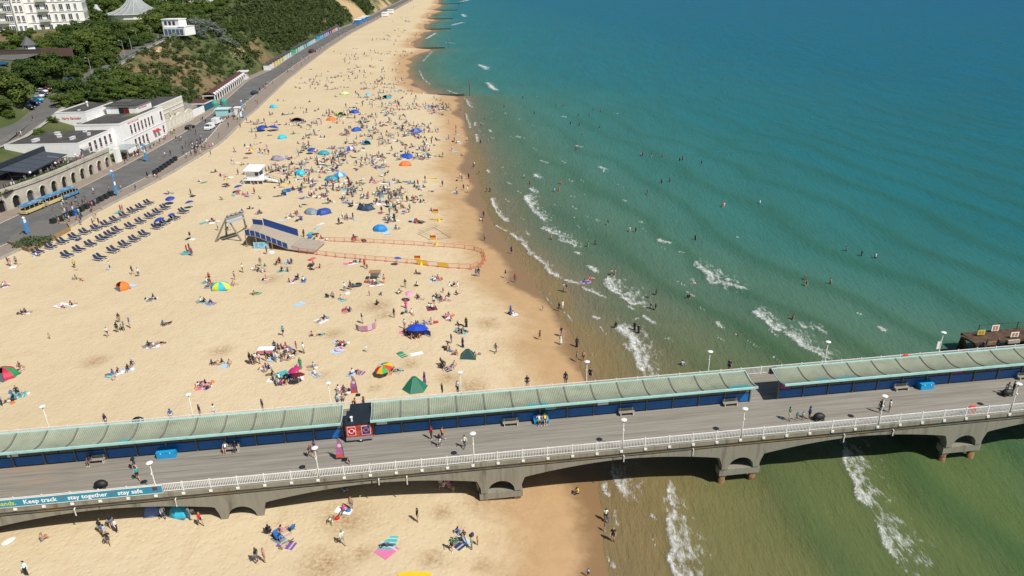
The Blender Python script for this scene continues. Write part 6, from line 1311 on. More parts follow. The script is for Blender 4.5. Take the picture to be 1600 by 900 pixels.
# ---- red plastic barriers round the landing strip
bar_red = mat('barrier_red', (.60, .10, .06), .55, .08); bar_mesh = mat('barrier_mesh', (.62, .25, .14), .6, .1); ban_y = mat('barrier_banner', (.72, .48, .03), .6, .06)
def barrier_meshes(L_):
    f = MB().bar((0.05, 0, .98), (L_ - .05, 0, .98), .05).bar((.05, 0, .12), (L_ - .05, 0, .12), .05).bar((.05, 0, 0), (.05, 0, 1), .05).bar((L_ - .05, 0, 0), (L_ - .05, 0, 1), .05)
    return f.mesh('frame', bar_red), MB().box(.05, .12, -.35, .35, 0, .05).mesh('foot', bar_red)
BL_ = 2.1; BFM, BTM = barrier_meshes(BL_)
def bmesh_bars():
    m = MB()
    for k in range(9): m.box(.14 + k * .225, .165 + k * .225, -.01, .01, .14, .96)
    return m.mesh('bars', bar_mesh)
BBM = bmesh_bars()
line = [gp(x, y) for x, y in ((457, 391), (470, 395), (525, 402), (580, 407), (640, 412), (700, 419), (735, 421), (752, 416), (758, 407), (755, 396), (740, 391), (720, 388), (670, 385), (640, 383), (600, 381), (560, 379), (512, 377))]
seg = []; carry = 0.0
for a, b in zip(line[:-1], line[1:]):
    L_ = (b - a).length; t = carry
    while t + BL_ * .5 < L_: seg.append((a.lerp(b, t / L_), math.atan2((b - a).y, (b - a).x))); t += BL_ + .06
    carry = t - L_
for k, (P, rz) in enumerate(seg):
    o = empty('crowd_barrier', (P.x, P.y, ground(P.x, P.y)), rz); put('frame', BFM, o); put('bars', BBM, o)
    f1 = put('foot', BTM, o); f2 = put('foot', BTM, o, (BL_ - .17, 0, 0))
    q = proj(o.location); yb = False
    if abs(q[0] - 690) < 8 and q[1] > 405 or abs(q[0] - 655) < 7 and q[1] > 405 or abs(q[0] - 577) < 6 and q[1] < 395: part('banner', MB().box(.1, BL_ - .1, -.03, -.015, .15, .95), ban_y, o); yb = True
    tag(o, ('red barrier with a yellow banner, ' if yb else 'red plastic crowd barrier, ') + '%s counting from the zip-line ramp along the near side' % nth(k), 'barrier', 'red crowd barriers round the landing strip')
# ---- safety flags and the wire pen
def flagpole(px, py, label, h=3.0, cols=((.6, .05, .02), (.72, .52, .05))):
    o = empty('safety_flag', gp(px, py)); tag(o, label, 'flag'); part('pole', MB().tube([(0, 0, 0), (0, 0, h)], .035, 6), wht, o); part('flag_upper', MB().quad([(0, 0, h), (-1.3, .3, h - .1), (-1.3, .3, h - .55), (0, 0, h - .5)]), canvas, o, color=cols[0]); part('flag_lower', MB().quad([(0, 0, h - .5), (-1.3, .3, h - .55), (-1.25, .25, h - 1.0), (0, 0, h - 1.0)]), canvas, o, color=cols[1]); part('base', MB().lathe([(.4, 0), (.2, .5), (.08, .9)], 10), canvas, o, color=cols[1])
flagpole(686, 346, 'red and yellow safety flag standing on a yellow board'); flagpole(682, 383, 'red flag on a yellow base beside the barriers', 2.2); flagpole(658, 414, 'small red flag on a yellow base at the near barriers', 2.0)
wp = empty('wire_pen', gp(681, 367)); tag(wp, 'open wire frame pen on the sand above the red barriers', 'frame')
cn = [Vector(gp(x, y)) - wp.location for x, y in ((655, 366), (680, 356), (705, 372), (672, 375))]
for a, b in zip(cn, cn[1:] + cn[:1]):
    for z in (.05, .55, 1.1): part('rail', MB().bar(a + Vector((0, 0, z)), b + Vector((0, 0, z)), .035), steel, wp)
    part('upright', MB().bar(a, a + Vector((0, 0, 1.15)), .045), steel, wp)
# ---- groynes
gwood = mat('groyne_timber', (.055, .05, .035), .9, .3, 2, .4, 6)
for k, (yg, x0, x1) in enumerate(((347, -32, -17.5), (560, -66, -42.5), (731, -76, -52), (874, -86, -58), (1040, -96, -62), (1210, -104, -66))):
    o = empty('timber_groyne', (x0, yg, 0)); tag(o, 'dark timber groyne running into the sea, %s from the pier' % nth(k), 'groyne', 'timber groynes'); L_ = x1 - x0
    for q in range(int(L_ / 3)):
        a = q * 3.0; b = min(a + 2.96, L_); t = a / L_; za, zb_ = max(.9, float(sand_z(x0 + a, yg)) + .35), max(.9, float(sand_z(x0 + b, yg)) + .35)
        part('planking', MB().quad([(a, -.2, -1.5), (b, -.2, -1.5), (b, -.2, zb_), (a, -.2, za)]).quad([(a, .2, -1.5), (a, .2, za), (b, .2, zb_), (b, .2, -1.5)]).quad([(a, -.2, za), (b, -.2, zb_), (b, .2, zb_), (a, .2, za)]), gwood, o); part('post', MB().box(a - .15, a + .15, -.42, -.2, -1.5, za + .3), gwood, o)
    part('marker_post', MB().tube([(L_, 0, -1), (L_, 0, 5.5)], .12, 8), gwood, o); part('marker_top', MB().lathe([(.35, 0), (.35, .9), (0, 1.0)], 10, (L_, 0, 5.2)), mat('marker_red', (.35, .06, .04), .6), o)
# ---- old jetty behind the pier at the right
jt = empty('old_landing_jetty', Vector(hit(1535, 541, 2.2))); tag(jt, 'rusty old landing jetty with warning boards beyond the pier at the right', 'jetty'); jt.rotation_euler = (0, 0, PA)
rst = mat('rust', (.085, .05, .028), .9, .45, 1.5, .4, 6, stain=(.022, .017, .014), stain_scale=.8)
part('deck', MB().box(-1.2, 34, 0, 3.3, .3, .7), rst, jt)
for k in range(9): part('timber', MB().box(k * 3.8, k * 3.8 + 1.9, -.35, -.02, .25, .75), mat('pale_timber' if k % 2 else 'rust_timber', (.38, .34, .27) if k % 2 else (.2, .12, .06), .9, .3, 3), jt)
for k in range(7):
    for y in (.3, 3.0): part('pile', MB().tube([(k * 5.2 - .8, y, -5), (k * 5.2 - .8, y, .3)], .35, 8), rst, jt)
part('bow_frame', MB().bar((-1.2, 0, -3), (-2.2, 1.65, 1.0), .35).bar((-1.2, 3.3, -3), (-2.2, 1.65, 1.0), .35).bar((-1.2, 0, .5), (-2.1, 1.65, .9), .3).bar((-1.2, 0, -2.6), (-1.2, 3.3, -2.6), .3), rst, jt)
for k in range(9): part('rail_post', MB().bar((1.5 + k * 3.2, 3.1, .7), (1.5 + k * 3.2, 3.1, 1.9), .1).bar((1.5 + k * 3.2, 3.1, 1.8), (4.7 + k * 3.2, 3.1, 1.8), .07), rst, jt)
for (x, y, w, h, m) in ((.3, 1.8, 1.2, .8, yel), (3.2, 2.6, 1.2, 1.0, wht), (4.6, .4, 1.3, .8, wht)):
    s = part('warning_board', MB().box(x, x + w, y, y + .06, .9, .9 + h), m, jt); part('board_print', MB().box(x + .2, x + w * .45, y - .015, y - .003, 1.0, .8 + h).box(x + w * .55, x + w - .2, y - .015, y - .003, 1.0, .8 + h), mat('board_mark', (.5, .2, .1), .6, .3, 4), s)
    part('board_post', MB().box(x + w / 2 - .05, x + w / 2 + .05, y + .06, y + .14, .7, 1.0), rst, jt)
# ================================================================== PEOPLE
skinm = random_ramp_mat('skin', [(.52, .31, .21), (.46, .26, .17), (.60, .38, .28), (.24, .12, .07), (.40, .22, .14), (.15, .075, .045), (.55, .34, .24)], .6, .0)
hairm = random_ramp_mat('hair', [(.012, .010, .009), (.02, .014, .010), (.06, .035, .02), (.25, .17, .08), (.012, .012, .012), (.10, .055, .03)], .6, 2.3)
botm = random_ramp_mat('legwear', [(.015, .017, .025), (.03, .045, .10), (.10, .15, .24), (.012, .012, .014), (.35, .30, .22), (.55, .55, .54), (.06, .07, .09)], .85, 4.1)
topm = mat('topwear', (1, 1, 1), .85, .08, 6, objcol=True)
shoem = random_ramp_mat('footwear', [(.5, .5, .5), (.03, .03, .03), (.4, .25, .18), (.7, .7, .7)], .7, 5.7)
def capsule(a, b, r0, r1, n=10, m=4):
    """closed tapered capsule"""
    a = np.array(a, float); b = np.array(b, float); d = b - a; L_ = np.linalg.norm(d); d = d / L_ if L_ > 1e-6 else np.array([0, 0, 1.0])
    ref = np.array([1.0, 0, 0]) if abs(d[0]) < .8 else np.array([0, 1.0, 0]); r = np.cross(d, ref); r /= np.linalg.norm(r); u = np.cross(r, d)
    rings = [(a - d * r0 * math.cos(t), r0 * math.sin(t)) for t in np.linspace(0.15, math.pi / 2, m)] + [(b + d * r1 * math.sin(t), r1 * math.cos(t)) for t in np.linspace(0, math.pi / 2 - .15, m)]
    V = []; F = []
    for c, q in rings:
        for j in range(n): an = 2 * math.pi * j / n; V.append(c + (r * math.cos(an) + u * math.sin(an)) * q)
    for k in range(len(rings) - 1):
        for j in range(n): F.append((k * n + j, k * n + (j + 1) % n, (k + 1) * n + (j + 1) % n, (k + 1) * n + j))
    F.append(tuple(range(n))[::-1]); F.append(tuple((len(rings) - 1) * n + j for j in range(n))); return V, F
def body_segments(J, robe=0, dress=0):
    """J: joints of a pose. segments: (a, b, ra, rb, bodypart)"""
    S = []; v = lambda k: np.array(J[k], float)
    S.append((v('neck'), v('head'), .055, .06, 'neck')); up = (v('head') - v('neck')); up /= np.linalg.norm(up)
    S.append((v('head') + up * .02, v('head') + up * .10, .092, .09, 'face')); fw = np.array(J.get('face', (0, 1, 0)), float)
    S.append((v('head') + up * .08 - fw * .03, v('head') + up * .13 - fw * .02, .098, .088, 'hair')); S.append((v('head') + up * .04 - fw * .05, v('head') + up * .1 - fw * .05, .085, .08, 'hair'))
    S.append((v('head') + up * .05 + fw * .085, v('head') + up * .03 + fw * .105, .014, .018, 'face'))            # nose
    for s in 'LR': S.append((v('head') + up * .055 + np.cross(fw, up) * (.09 if s == 'R' else -.09), v('head') + up * .03 + np.cross(fw, up) * (.093 if s == 'R' else -.093), .02, .016, 'face'))
    S.append((v('shL') * .72 + v('shR') * .28, v('shR') * .72 + v('shL') * .28, .085, .085, 'torso'))
    S.append((v('neck') - up * .08, (v('hipL') + v('hipR')) / 2 + up * .16, .135, .12, 'torso')); S.append(((v('shL') + v('shR')) / 2, v('neck'), .09, .06, 'torso'))
    S.append((v('hipL'), v('hipR'), .12, .12, 'hips')); S.append(((v('hipL') + v('hipR')) / 2, (v('hipL') + v('hipR')) / 2 + up * .14, .12, .118, 'hips'))
    for s in 'LR':
        S.append((v('sh' + s), v('el' + s), .058, .044, 'uparm')); S.append((v('el' + s), v('wr' + s), .043, .030, 'forearm'))
        d = v('wr' + s) - v('el' + s); d /= np.linalg.norm(d); sd = np.cross(d, np.array([0, 1.0, .3])); sd /= np.linalg.norm(sd) + 1e-9; cu = np.cross(sd, d); w = v('wr' + s)
        S.append((w, w + d * .075, .034, .038, 'hand'))
        for q, (off, ln) in enumerate(((-.032, .062), (-.011, .075), (.011, .07), (.032, .055))): S.append((w + d * .085 + sd * off, w + d * (.085 + ln * .6) + sd * off * 1.25, .0125, .012, 'hand')); S.append((w + d * (.085 + ln * .6) + sd * off * 1.25, w + d * (.085 + ln) + sd * off * 1.3 + cu * .022, .012, .010, 'hand'))
        S.append((w + d * .02 + sd * .03, w + d * .075 + sd * .072 + cu * .015, .014, .011, 'hand'))
        S.append((v('hip' + s), v('kn' + s), .088, .062, 'thigh')); S.append((v('kn' + s), v('an' + s), .060, .038, 'calf')); S.append((v('an' + s), v('to' + s), .042, .034, 'foot'))
    if robe or dress:
        h = (v('hipL') + v('hipR')) / 2; bt = (v('anL') + v('anR')) / 2 if robe else (v('knL') + v('knR')) / 2 * .7 + (v('anL') + v('anR')) / 2 * .3
        S.append((h + np.array([0, 0, .1]), h * .45 + bt * .55, .14, .19, 'skirt')); S.append((h * .5 + bt * .5, bt + np.array([0, 0, .07]), .18, .215, 'skirt'))
    if robe: S.append((v('head') + up * .0 - fw * .05, v('neck') - up * .1 - fw * .05, .10, .13, 'veil'))
    return S
STAND = dict(neck=(0, 0, 1.44), head=(0, .01, 1.52), shL=(-.18, 0, 1.37), shR=(.18, 0, 1.37), elL=(-.235, -.03, 1.10), elR=(.235, -.03, 1.10), wrL=(-.25, .05, .86), wrR=(.25, .05, .86), hipL=(-.085, 0, .90), hipR=(.085, 0, .90), knL=(-.10, .02, .49), knR=(.10, .02, .49), anL=(-.11, -.02, .08), anR=(.11, -.02, .08), toL=(-.13, .13, .04), toR=(.13, .13, .04))
WALK = dict(STAND, knL=(-.09, .20, .52), anL=(-.09, .24, .10), toL=(-.09, .39, .06), knR=(.09, -.05, .48), anR=(.09, -.36, .14), toR=(.09, -.25, .05), elL=(-.23, -.16, 1.12), wrL=(-.22, -.10, .90), elR=(.23, .06, 1.10), wrR=(.22, .25, .96))
SIT = dict(neck=(0, -.12, .62), head=(0, -.10, .70), shL=(-.18, -.12, .55), shR=(.18, -.12, .55), elL=(-.26, -.25, .32), elR=(.26, -.25, .32), wrL=(-.28, -.34, .09), wrR=(.28, -.34, .09), hipL=(-.09, 0, .12), hipR=(.09, 0, .12), knL=(-.12, .40, .26), knR=(.12, .42, .24), anL=(-.12, .78, .07), anR=(.13, .80, .07), toL=(-.15, .82, .2), toR=(.17, .84, .2))
KNEE = dict(neck=(0, .06, .64), head=(0, .10, .72), shL=(-.18, .04, .56), shR=(.18, .04, .56), elL=(-.24, .22, .38), elR=(.24, .22, .38), wrL=(-.12, .42, .40), wrR=(.12, .42, .40), hipL=(-.09, 0, .13), hipR=(.09, 0, .13), knL=(-.20, .40, .42), knR=(.20, .40, .42), anL=(-.10, .52, .07), anR=(.10, .54, .07), toL=(-.12, .66, .05), toR=(.12, .68, .05))
LIE = dict(neck=(0, -.52, .13), head=(0, -.60, .14), face=(0, 0, 1), shL=(-.18, -.45, .11), shR=(.18, -.45, .11), elL=(-.36, -.25, .06), elR=(.30, -.60, .07), wrL=(-.38, 0, .05), wrR=(.12, -.72, .08), hipL=(-.09, 0, .12), hipR=(.09, 0, .12), knL=(-.12, .42, .12), knR=(.14, .38, .30), anL=(-.14, .83, .06), anR=(.13, .64, .06), toL=(-.17, .88, .16), toR=(.14, .78, .05))
CHAIR = dict(SIT, neck=(0, -.20, .98), head=(0, -.19, 1.06), shL=(-.18, -.19, .91), shR=(.18, -.19, .91), elL=(-.26, -.10, .68), elR=(.26, -.10, .68), wrL=(-.24, .14, .62), wrR=(.24, .14, .62), hipL=(-.09, 0, .50), hipR=(.09, 0, .50), knL=(-.11, .42, .50), knR=(.11, .42, .50), anL=(-.11, .46, .09), anR=(.11, .46, .09), toL=(-.12, .60, .05), toR=(.12, .60, .05))
SWIM = dict(LIE, neck=(0, -.50, .06), head=(0, -.60, .10), face=(0, -.4, -.9), shL=(-.18, -.44, .04), shR=(.18, -.44, .04), elL=(-.28, -.66, .0), elR=(.30, -.25, .0), wrL=(-.15, -.92, .02), wrR=(.34, -.02, -.04), hipL=(-.09, .05, .0), hipR=(.09, .05, .0), knL=(-.12, .45, .0), knR=(.12, .45, -.04), anL=(-.12, .85, .02), anR=(.13, .85, -.06), toL=(-.12, 1.0, .0), toR=(.13, 1.0, -.08))
SK, TP, BT, HR_, SH = 0, 1, 2, 3, 4
OUT = {'ts': dict(torso=TP, uparm=TP, hips=BT, thigh=BT, foot=SH), 'tt': dict(torso=TP, uparm=TP, forearm=TP, hips=BT, thigh=BT, calf=BT, foot=SH), 'sw': dict(hips=TP), 'bk': dict(torso=TP, hips=TP), 'ro': dict(torso=TP, uparm=TP, forearm=TP, hips=TP, thigh=TP, calf=TP, skirt=TP, veil=TP, hair=TP, foot=SH), 'dr': dict(torso=TP, hips=TP, thigh=TP, skirt=TP)}
def make_body(J, robe=0, dress=0, voxel=.021):
    S = body_segments(J, robe, dress); V = []; F = []
    for a, b, r0, r1, k in S:
        v, f = capsule(a, b, r0, r1); o = len(V); V += [tuple(q) for q in v]; F += [tuple(o + i for i in q) for q in f]
    me = bpy.data.meshes.new('body_raw'); me.from_pydata(V, [], F); ob = bpy.data.objects.new('body_raw', me); COL.objects.link(ob)
    md = ob.modifiers.new('r', 'REMESH'); md.mode = 'VOXEL'; md.voxel_size = voxel; md.use_smooth_shade = True; m2 = ob.modifiers.new('s', 'SMOOTH'); m2.iterations = 1; m2.factor = .4; m3 = ob.modifiers.new('d', 'DECIMATE'); m3.ratio = .34
    dg = bpy.context.evaluated_depsgraph_get(); out = bpy.data.meshes.new_from_object(ob.evaluated_get(dg)); bpy.data.objects.remove(ob)
    C = np.zeros(len(out.polygons) * 3); out.polygons.foreach_get('center', C); C = C.reshape(-1, 3); best = np.full(len(C), 1e9); idx = np.zeros(len(C), int); T = np.zeros(len(C))
    for i, (a, b, r0, r1, k) in enumerate(S):
        d = b - a; t = np.clip(((C - a) @ d) / (d @ d + 1e-9), 0, 1); q = np.linalg.norm(C - a - t[:, None] * d, axis=1) - (r0 + (r1 - r0) * t)
        if k == 'hair': q -= .006
        m = q < best; best[m] = q[m]; idx[m] = i; T[m] = t[m]
    return out, [S[i][4] for i in idx], T
BODY = {}
def person_mesh(pose, outfit):
    key = (pose, outfit)
    if key in BODY: return BODY[key]
    gk = (pose, outfit if outfit in ('ro', 'dr') else '')
    if gk not in BODY: BODY[gk] = make_body(dict(stand=STAND, walk=WALK, sit=SIT, knee=KNEE, lie=LIE, chair=CHAIR, swim=SWIM)[pose], outfit == 'ro', outfit == 'dr')
    base, parts, T = BODY[gk]; me = base.copy(); me.materials.clear(); me.name = 'person'
    for m in (skinm, topm, botm, hairm, shoem): me.materials.append(m)
    o = OUT[outfit]; mi = [(HR_ if k == 'hair' and 'hair' not in o else o.get(k, SK)) for k in parts]
    if outfit == 'ts': mi = [SK if (k == 'thigh' and t > .62) or (k == 'uparm' and t > .7) else m for k, t, m in zip(parts, T, mi)]
    if outfit == 'dr': mi = [SK if k == 'thigh' and t > .8 else m for k, t, m in zip(parts, T, mi)]
    me.polygons.foreach_set('material_index', mi); me.polygons.foreach_set('use_smooth', [True] * len(me.polygons)); me.update(); BODY[key] = me; return me
PEOPLE = []
POSE = {'s': 'stand', 'w': 'walk', 't': 'sit', 'k': 'stand', 'n': 'knee', 'l': 'lie', 'r': 'stand', 'd': 'stand', 'm': 'swim', 'c': 'chair', 'f': 'stand'}
PWORD = {'s': 'standing', 'w': 'walking', 't': 'sitting', 'k': 'child standing', 'n': 'sitting hunched', 'l': 'lying down', 'r': 'in a long robe', 'd': 'wading', 'm': 'swimming', 'c': 'seated on a chair', 'f': 'in a dress'}
def person(px, py, pose, col, P=None, rz=None, outfit=None):
    bare = col == 'x'
    if outfit is None:
        outfit = 'ro' if pose == 'r' else 'dr' if pose == 'f' else ('sw' if bare or pose == 'm' else 'bk' if pose in 'ldt' and rnd.random() < .5 else rnd.choice(('ts', 'tt', 'ts')))
    c = COLS[col] if not bare else rnd.choice([COLS['n'], COLS['k'], COLS['b'], COLS['r']])
    P = P or gp(px, py); s = (.62 if pose == 'k' else 1.0) * rnd.uniform(.96, 1.06) * 1.06
    z = P.z - (.55 if pose == 'd' else .02 if pose == 'm' else 0.0)
    o = put('person', person_mesh(POSE[pose], outfit), None, (P.x, P.y, z), rnd.uniform(0, 6.28) if rz is None else rz, s, tuple(q * rnd.uniform(.85, 1.1) for q in c))
    d = 'person %s' % PWORD[pose] if pose not in 'k' else 'child standing'
    d += ' in ' + CNAME[col] if not bare else ' in swimwear'
    if pose == 'r': d = 'person in a long %s robe' % CNAME.get(col, 'dark')
    if pose == 'f': d = 'person in a %s dress' % CNAME.get(col, 'pale')
    PEOPLE.append((o, px, py, d)); return o
def crowd(ox, oy, s, txt, lift_=None):
    for it in txt.split():
        x, y, pose, col = it.split(','); px, py = ox + float(x) / s, oy + float(y) / s
        P = pier_pt(*pier_uv(px, py)) if lift_ == 'pier' else None
        person(px, py, pose, col, P)
# on the sand below the pier
crowd(400, 700, 4, '1012,462,s,k 545,603,w,w 598,385,s,x 548,392,t,m 470,465,t,w 1390,275,s,g 1175,258,c,w 1213,265,c,p 55,712,s,x 8,715,s,k 165,520,t,p 80,530,c,k 150,575,t,b 190,605,l,e 820,612,l,k 1225,640,w,G 1285,578,t,g 1265,530,t,b 1300,560,t,k 1350,630,s,e 1385,605,k,o 1250,600,t,G 552,290,c,b')
crowd(0, 740, 5, '325,525,n,x 215,800,s,w 795,470,s,k 875,425,s,k 917,457,s,w 830,505,s,l 855,560,w,k 1285,355,w,w 1485,360,s,g 1500,310,t,w 1570,405,w,r')
crowd(850, 720, 4, '210,203,n,y 385,375,s,w 378,440,k,u 430,502,s,k 400,390,k,u 275,725,k,l')
# on the pier
crowd(400, 570, 4, '345,580,w,B 372,555,w,u 1098,465,s,r 1165,470,w,o 1150,510,w,n 1305,520,w,w 625,285,w,o 678,275,s,B 512,262,s,l 545,258,s,e 1262,178,s,w 1165,190,s,k 585,625,k,p 45,290,s,n', 'pier')
crowd(0, 600, 4, '845,535,w,k 865,600,w,c 668,262,s,n 1255,210,s,n 1345,205,s,w 1075,232,s,b', 'pier')
crowd(1200, 480, 4, '130,708,s,G 180,708,k,c 215,705,k,w 256,700,s,b 700,660,s,k 755,655,s,w 1525,545,s,k 1490,548,s,g 1355,272,s,n 1425,268,s,k', 'pier')
crowd(800, 520, 4, '95,345,s,k 335,322,s,k 488,297,s,k 1355,243,s,n', 'pier')
for u_, v_, c_ in ((pier_uv(143, 722)[0], 6.15, 'k'), (pier_uv(353, 706)[0], 6.15, 'w'), (pier_uv(368, 705)[0], 6.15, 'k'), (pier_uv(842, 661)[0], 6.1, 'w'), (pier_uv(851, 660)[0], 6.1, 'y')):
    P_ = pier_pt(u_, v_); px_, py_ = proj(P_); person(px_, py_, 'c', c_, P_, PA + math.pi)
# left beach
crowd(0, 420, 4, '480,65,t,G 510,70,l,x 830,35,w,k 868,48,s,w 955,185,t,n 935,192,l,w 375,232,l,w 395,238,l,p 450,228,t,k 140,285,t,k 165,275,t,n 150,270,l,k 675,425,w,w 735,395,s,k 780,388,s,g 815,368,s,b 748,335,s,k 760,375,n,e 312,438,k,e 1025,352,t,b 1050,345,l,k 930,478,t,n 960,478,l,w 1005,465,l,k 1275,208,t,k 1255,205,t,w 1318,215,t,n 1310,75,s,r 1300,112,t,g 1320,95,t,r 1290,80,t,w 1468,68,s,x 1458,100,t,x 1345,590,l,k 1330,600,t,n 1385,595,t,k 1435,600,t,x 1565,595,s,k 1585,598,s,B 1255,735,t,n 1275,740,t,p 1240,740,t,w 1290,725,t,k 700,660,t,b 735,650,t,n 715,680,l,x 800,632,t,k 825,602,t,n 125,612,t,B 105,640,l,b 15,858,s,g 80,815,t,k 130,795,t,c 105,770,t,k 60,830,l,k 20,110,t,w 40,105,t,p')
crowd(0, 270, 4, '55,580,s,k 70,585,w,p 105,572,s,g 468,595,k,y 690,605,f,w 1190,415,s,x 1170,500,s,x 1200,518,s,x 1185,490,s,x 1305,312,l,k 1328,305,t,x 1055,135,s,w 1195,138,w,g 755,243,c,r 770,245,c,p 230,520,t,w 330,470,t,g 470,412,l,w 1420,88,t,x 1490,125,t,m 1540,150,t,p')
# middle beach
crowd(300, 400, 4, '318,102,s,w 400,85,t,g 430,62,s,g 440,100,t,w 415,95,t,k 462,100,s,G 550,42,t,x 528,55,t,k 545,30,t,r 605,47,t,b 620,40,t,n 560,95,t,k 600,97,t,k 465,145,t,o 745,82,l,k 755,55,t,p 797,75,t,k 610,165,t,u 660,152,c,k 697,155,t,w 385,242,t,x 1005,45,l,r 1050,40,t,r 1080,72,s,r 1095,82,k,r 1135,182,t,r 1110,165,t,x 1160,175,t,c 1202,170,s,x 1140,165,t,w 1335,198,w,k 1410,188,n,w 1405,112,t,B 1515,158,t,w 1540,148,t,r 955,220,s,w 992,210,s,n 880,255,t,g 935,272,t,x 1110,252,k,p 1180,238,l,k 1290,238,t,w 1300,230,t,B 1420,272,t,n 1410,262,t,B 1485,322,t,w 1512,308,s,w 1500,325,t,w 1338,325,r,m 1340,355,t,c 1375,360,t,w 965,345,t,b 985,345,t,n 1155,305,n,k 800,405,l,b 825,395,t,k 572,498,w,c 750,500,t,x 800,495,l,c 1065,420,s,n 1265,385,s,k 1330,455,s,w 1345,490,t,k 1360,465,t,w 1372,515,t,B 1395,515,t,k 1420,510,t,o 1400,432,t,n 1450,432,t,b 1495,427,t,w 1375,440,t,w 1330,480,t,n')
crowd(300, 400, 4, '520,592,r,n 565,580,t,B 600,600,t,w 580,620,t,n 620,600,t,b 640,620,t,k 560,640,t,k 600,650,t,k 630,640,t,w 655,595,s,r 545,610,s,B 700,608,s,w 365,668,s,k 385,678,s,k 400,672,s,w 425,672,s,w 465,655,s,k 480,640,t,k 530,662,s,w 505,640,t,k 590,570,t,r 680,705,r,G 770,740,t,w 755,695,t,l 510,780,t,k 530,795,t,g 560,805,t,m 580,795,t,k 620,765,t,u 655,770,t,k 500,745,t,k 545,765,t,w 590,760,t,k 665,745,s,m 480,705,t,n 440,715,l,w 460,700,t,u 1090,598,k,w 910,545,l,k 930,560,l,w 950,545,l,x 1000,735,t,w 1040,728,l,x 1228,742,l,o 1290,718,l,c 1250,712,l,k 1455,795,r,u 920,840,t,w 945,845,t,B 955,855,l,x 60,820,t,n 80,815,t,p 1570,700,c,k 1590,705,l,x')
# towards the water
crowd(650, 350, 4, '376,328,s,b 392,328,s,k 560,340,w,k 590,372,k,g 620,368,s,r 597,188,s,n 430,108,w,g 940,428,s,k 922,424,s,w 895,545,s,k 917,535,s,w 792,542,k,g 592,568,r,b 603,570,t,w 775,725,w,B 905,755,f,w 908,705,s,k 1005,770,r,k 1005,862,s,g 1047,858,s,x 500,808,w,x 222,748,s,n 293,772,r,n 195,778,t,o 215,800,t,b 248,818,t,o 365,828,t,x 120,352,t,w 140,345,t,r 105,350,t,w 240,392,n,k 210,390,t,w 260,388,t,w 170,430,k,p 150,470,t,k 205,455,n,k 160,485,t,u 190,480,t,p 255,442,t,n 130,455,t,G 185,590,t,p 215,607,t,n 200,580,t,p 265,635,t,k 315,645,r,k 255,680,t,c 285,685,t,k 270,670,t,u 300,670,t,g 45,628,t,w 95,618,t,w 10,635,t,b 240,890,t,x 165,885,c,k')
# bathers
crowd(650, 350, 4, '1248,655,d,k 1365,672,r,k 1390,690,r,k 1385,598,m,w 1460,462,d,n 1500,442,d,k 1467,528,d,k 1497,538,d,k 1222,318,d,x 1245,318,d,x 845,98,d,o 1075,142,d,G 1120,132,d,x 1335,48,d,w 1373,52,d,k 1198,8,d,k 1050,372,t,b 1090,345,t,r 1075,355,t,p 1010,378,m,k')
crowd(1000, 300, 4, '45,14,d,k 515,95,d,o 525,93,d,w 748,78,d,w 345,300,d,x 1290,370,d,x 1383,400,d,k 1470,415,d,w 1028,555,d,k 1038,588,d,n 1188,580,d,x 330,570,m,x 300,675,d,k 308,668,d,n 955,800,d,B 930,790,m,k 592,888,m,k 693,898,m,k')
crowd(1200, 680, 4, '1440,690,m,n'); crowd(800, 520, 4, '1062,205,n,w')
crowd(700, 100, 4, '243,800,d,k 262,800,d,k 475,715,d,w 510,752,d,r 695,795,d,o 665,800,d,l 703,750,d,x 800,540,d,B 540,312,d,k 650,325,d,x 815,330,d,n 765,380,d,k 820,385,d,k 675,268,d,k 712,270,d,k 725,270,d,k 350,272,d,k 228,345,d,r 205,395,d,k 213,400,d,n 205,495,d,k 250,485,d,g 118,480,d,w 945,410,d,k 840,440,d,r 955,300,d,r 885,322,d,x 908,292,d,x 1205,575,d,p 1215,575,d,x 1272,580,d,k 1340,582,d,r 1448,608,d,k 1465,600,d,k 1335,745,d,B 1385,735,d,k 1245,815,d,k 1583,628,d,k 468,215,d,k 272,298,d,x')
# strollers along the wet sand
crowd(700, 100, 4, '55,810,s,k 75,715,s,w 98,790,s,n 122,805,s,w 130,720,s,n 140,765,w,r 88,735,k,b 160,655,s,k 165,645,s,w 195,690,w,g 85,575,n,x 50,445,s,k 55,495,s,w 40,490,w,n 5,375,s,p 78,310,s,k 50,410,w,o 25,545,w,w')
crowd(640, 300, 6.43, '745,262,w,n 718,290,n,w 478,25,w,w 60,300,t,r 95,300,l,x 40,80,t,r 60,110,t,w 115,110,t,k 145,105,t,k 220,190,t,g')
crowd(560, 190, 5.625, '588,530,w,B 740,572,s,k 525,565,s,r 490,545,t,k 575,580,t,n 455,545,t,b 250,745,s,k 275,820,s,k 205,805,s,k 315,870,s,n 330,785,t,k 340,805,t,k 395,760,t,x 430,800,t,w 240,850,t,w 270,860,t,w 300,870,t,k 510,880,t,r 540,885,l,k 470,700,t,g 490,690,t,r 510,665,l,r 545,710,t,k 575,710,t,k 320,610,t,w 350,600,t,w 345,640,t,w 310,680,t,w 330,690,t,p 360,680,t,w 380,590,t,k 420,620,t,w 225,590,t,k 260,600,t,e 275,570,s,w 160,640,t,l 180,640,t,w 40,655,l,w 80,660,t,r 165,700,t,k 135,720,t,g 640,615,l,e 105,535,t,u 30,520,t,w 320,520,t,p 310,515,t,w')
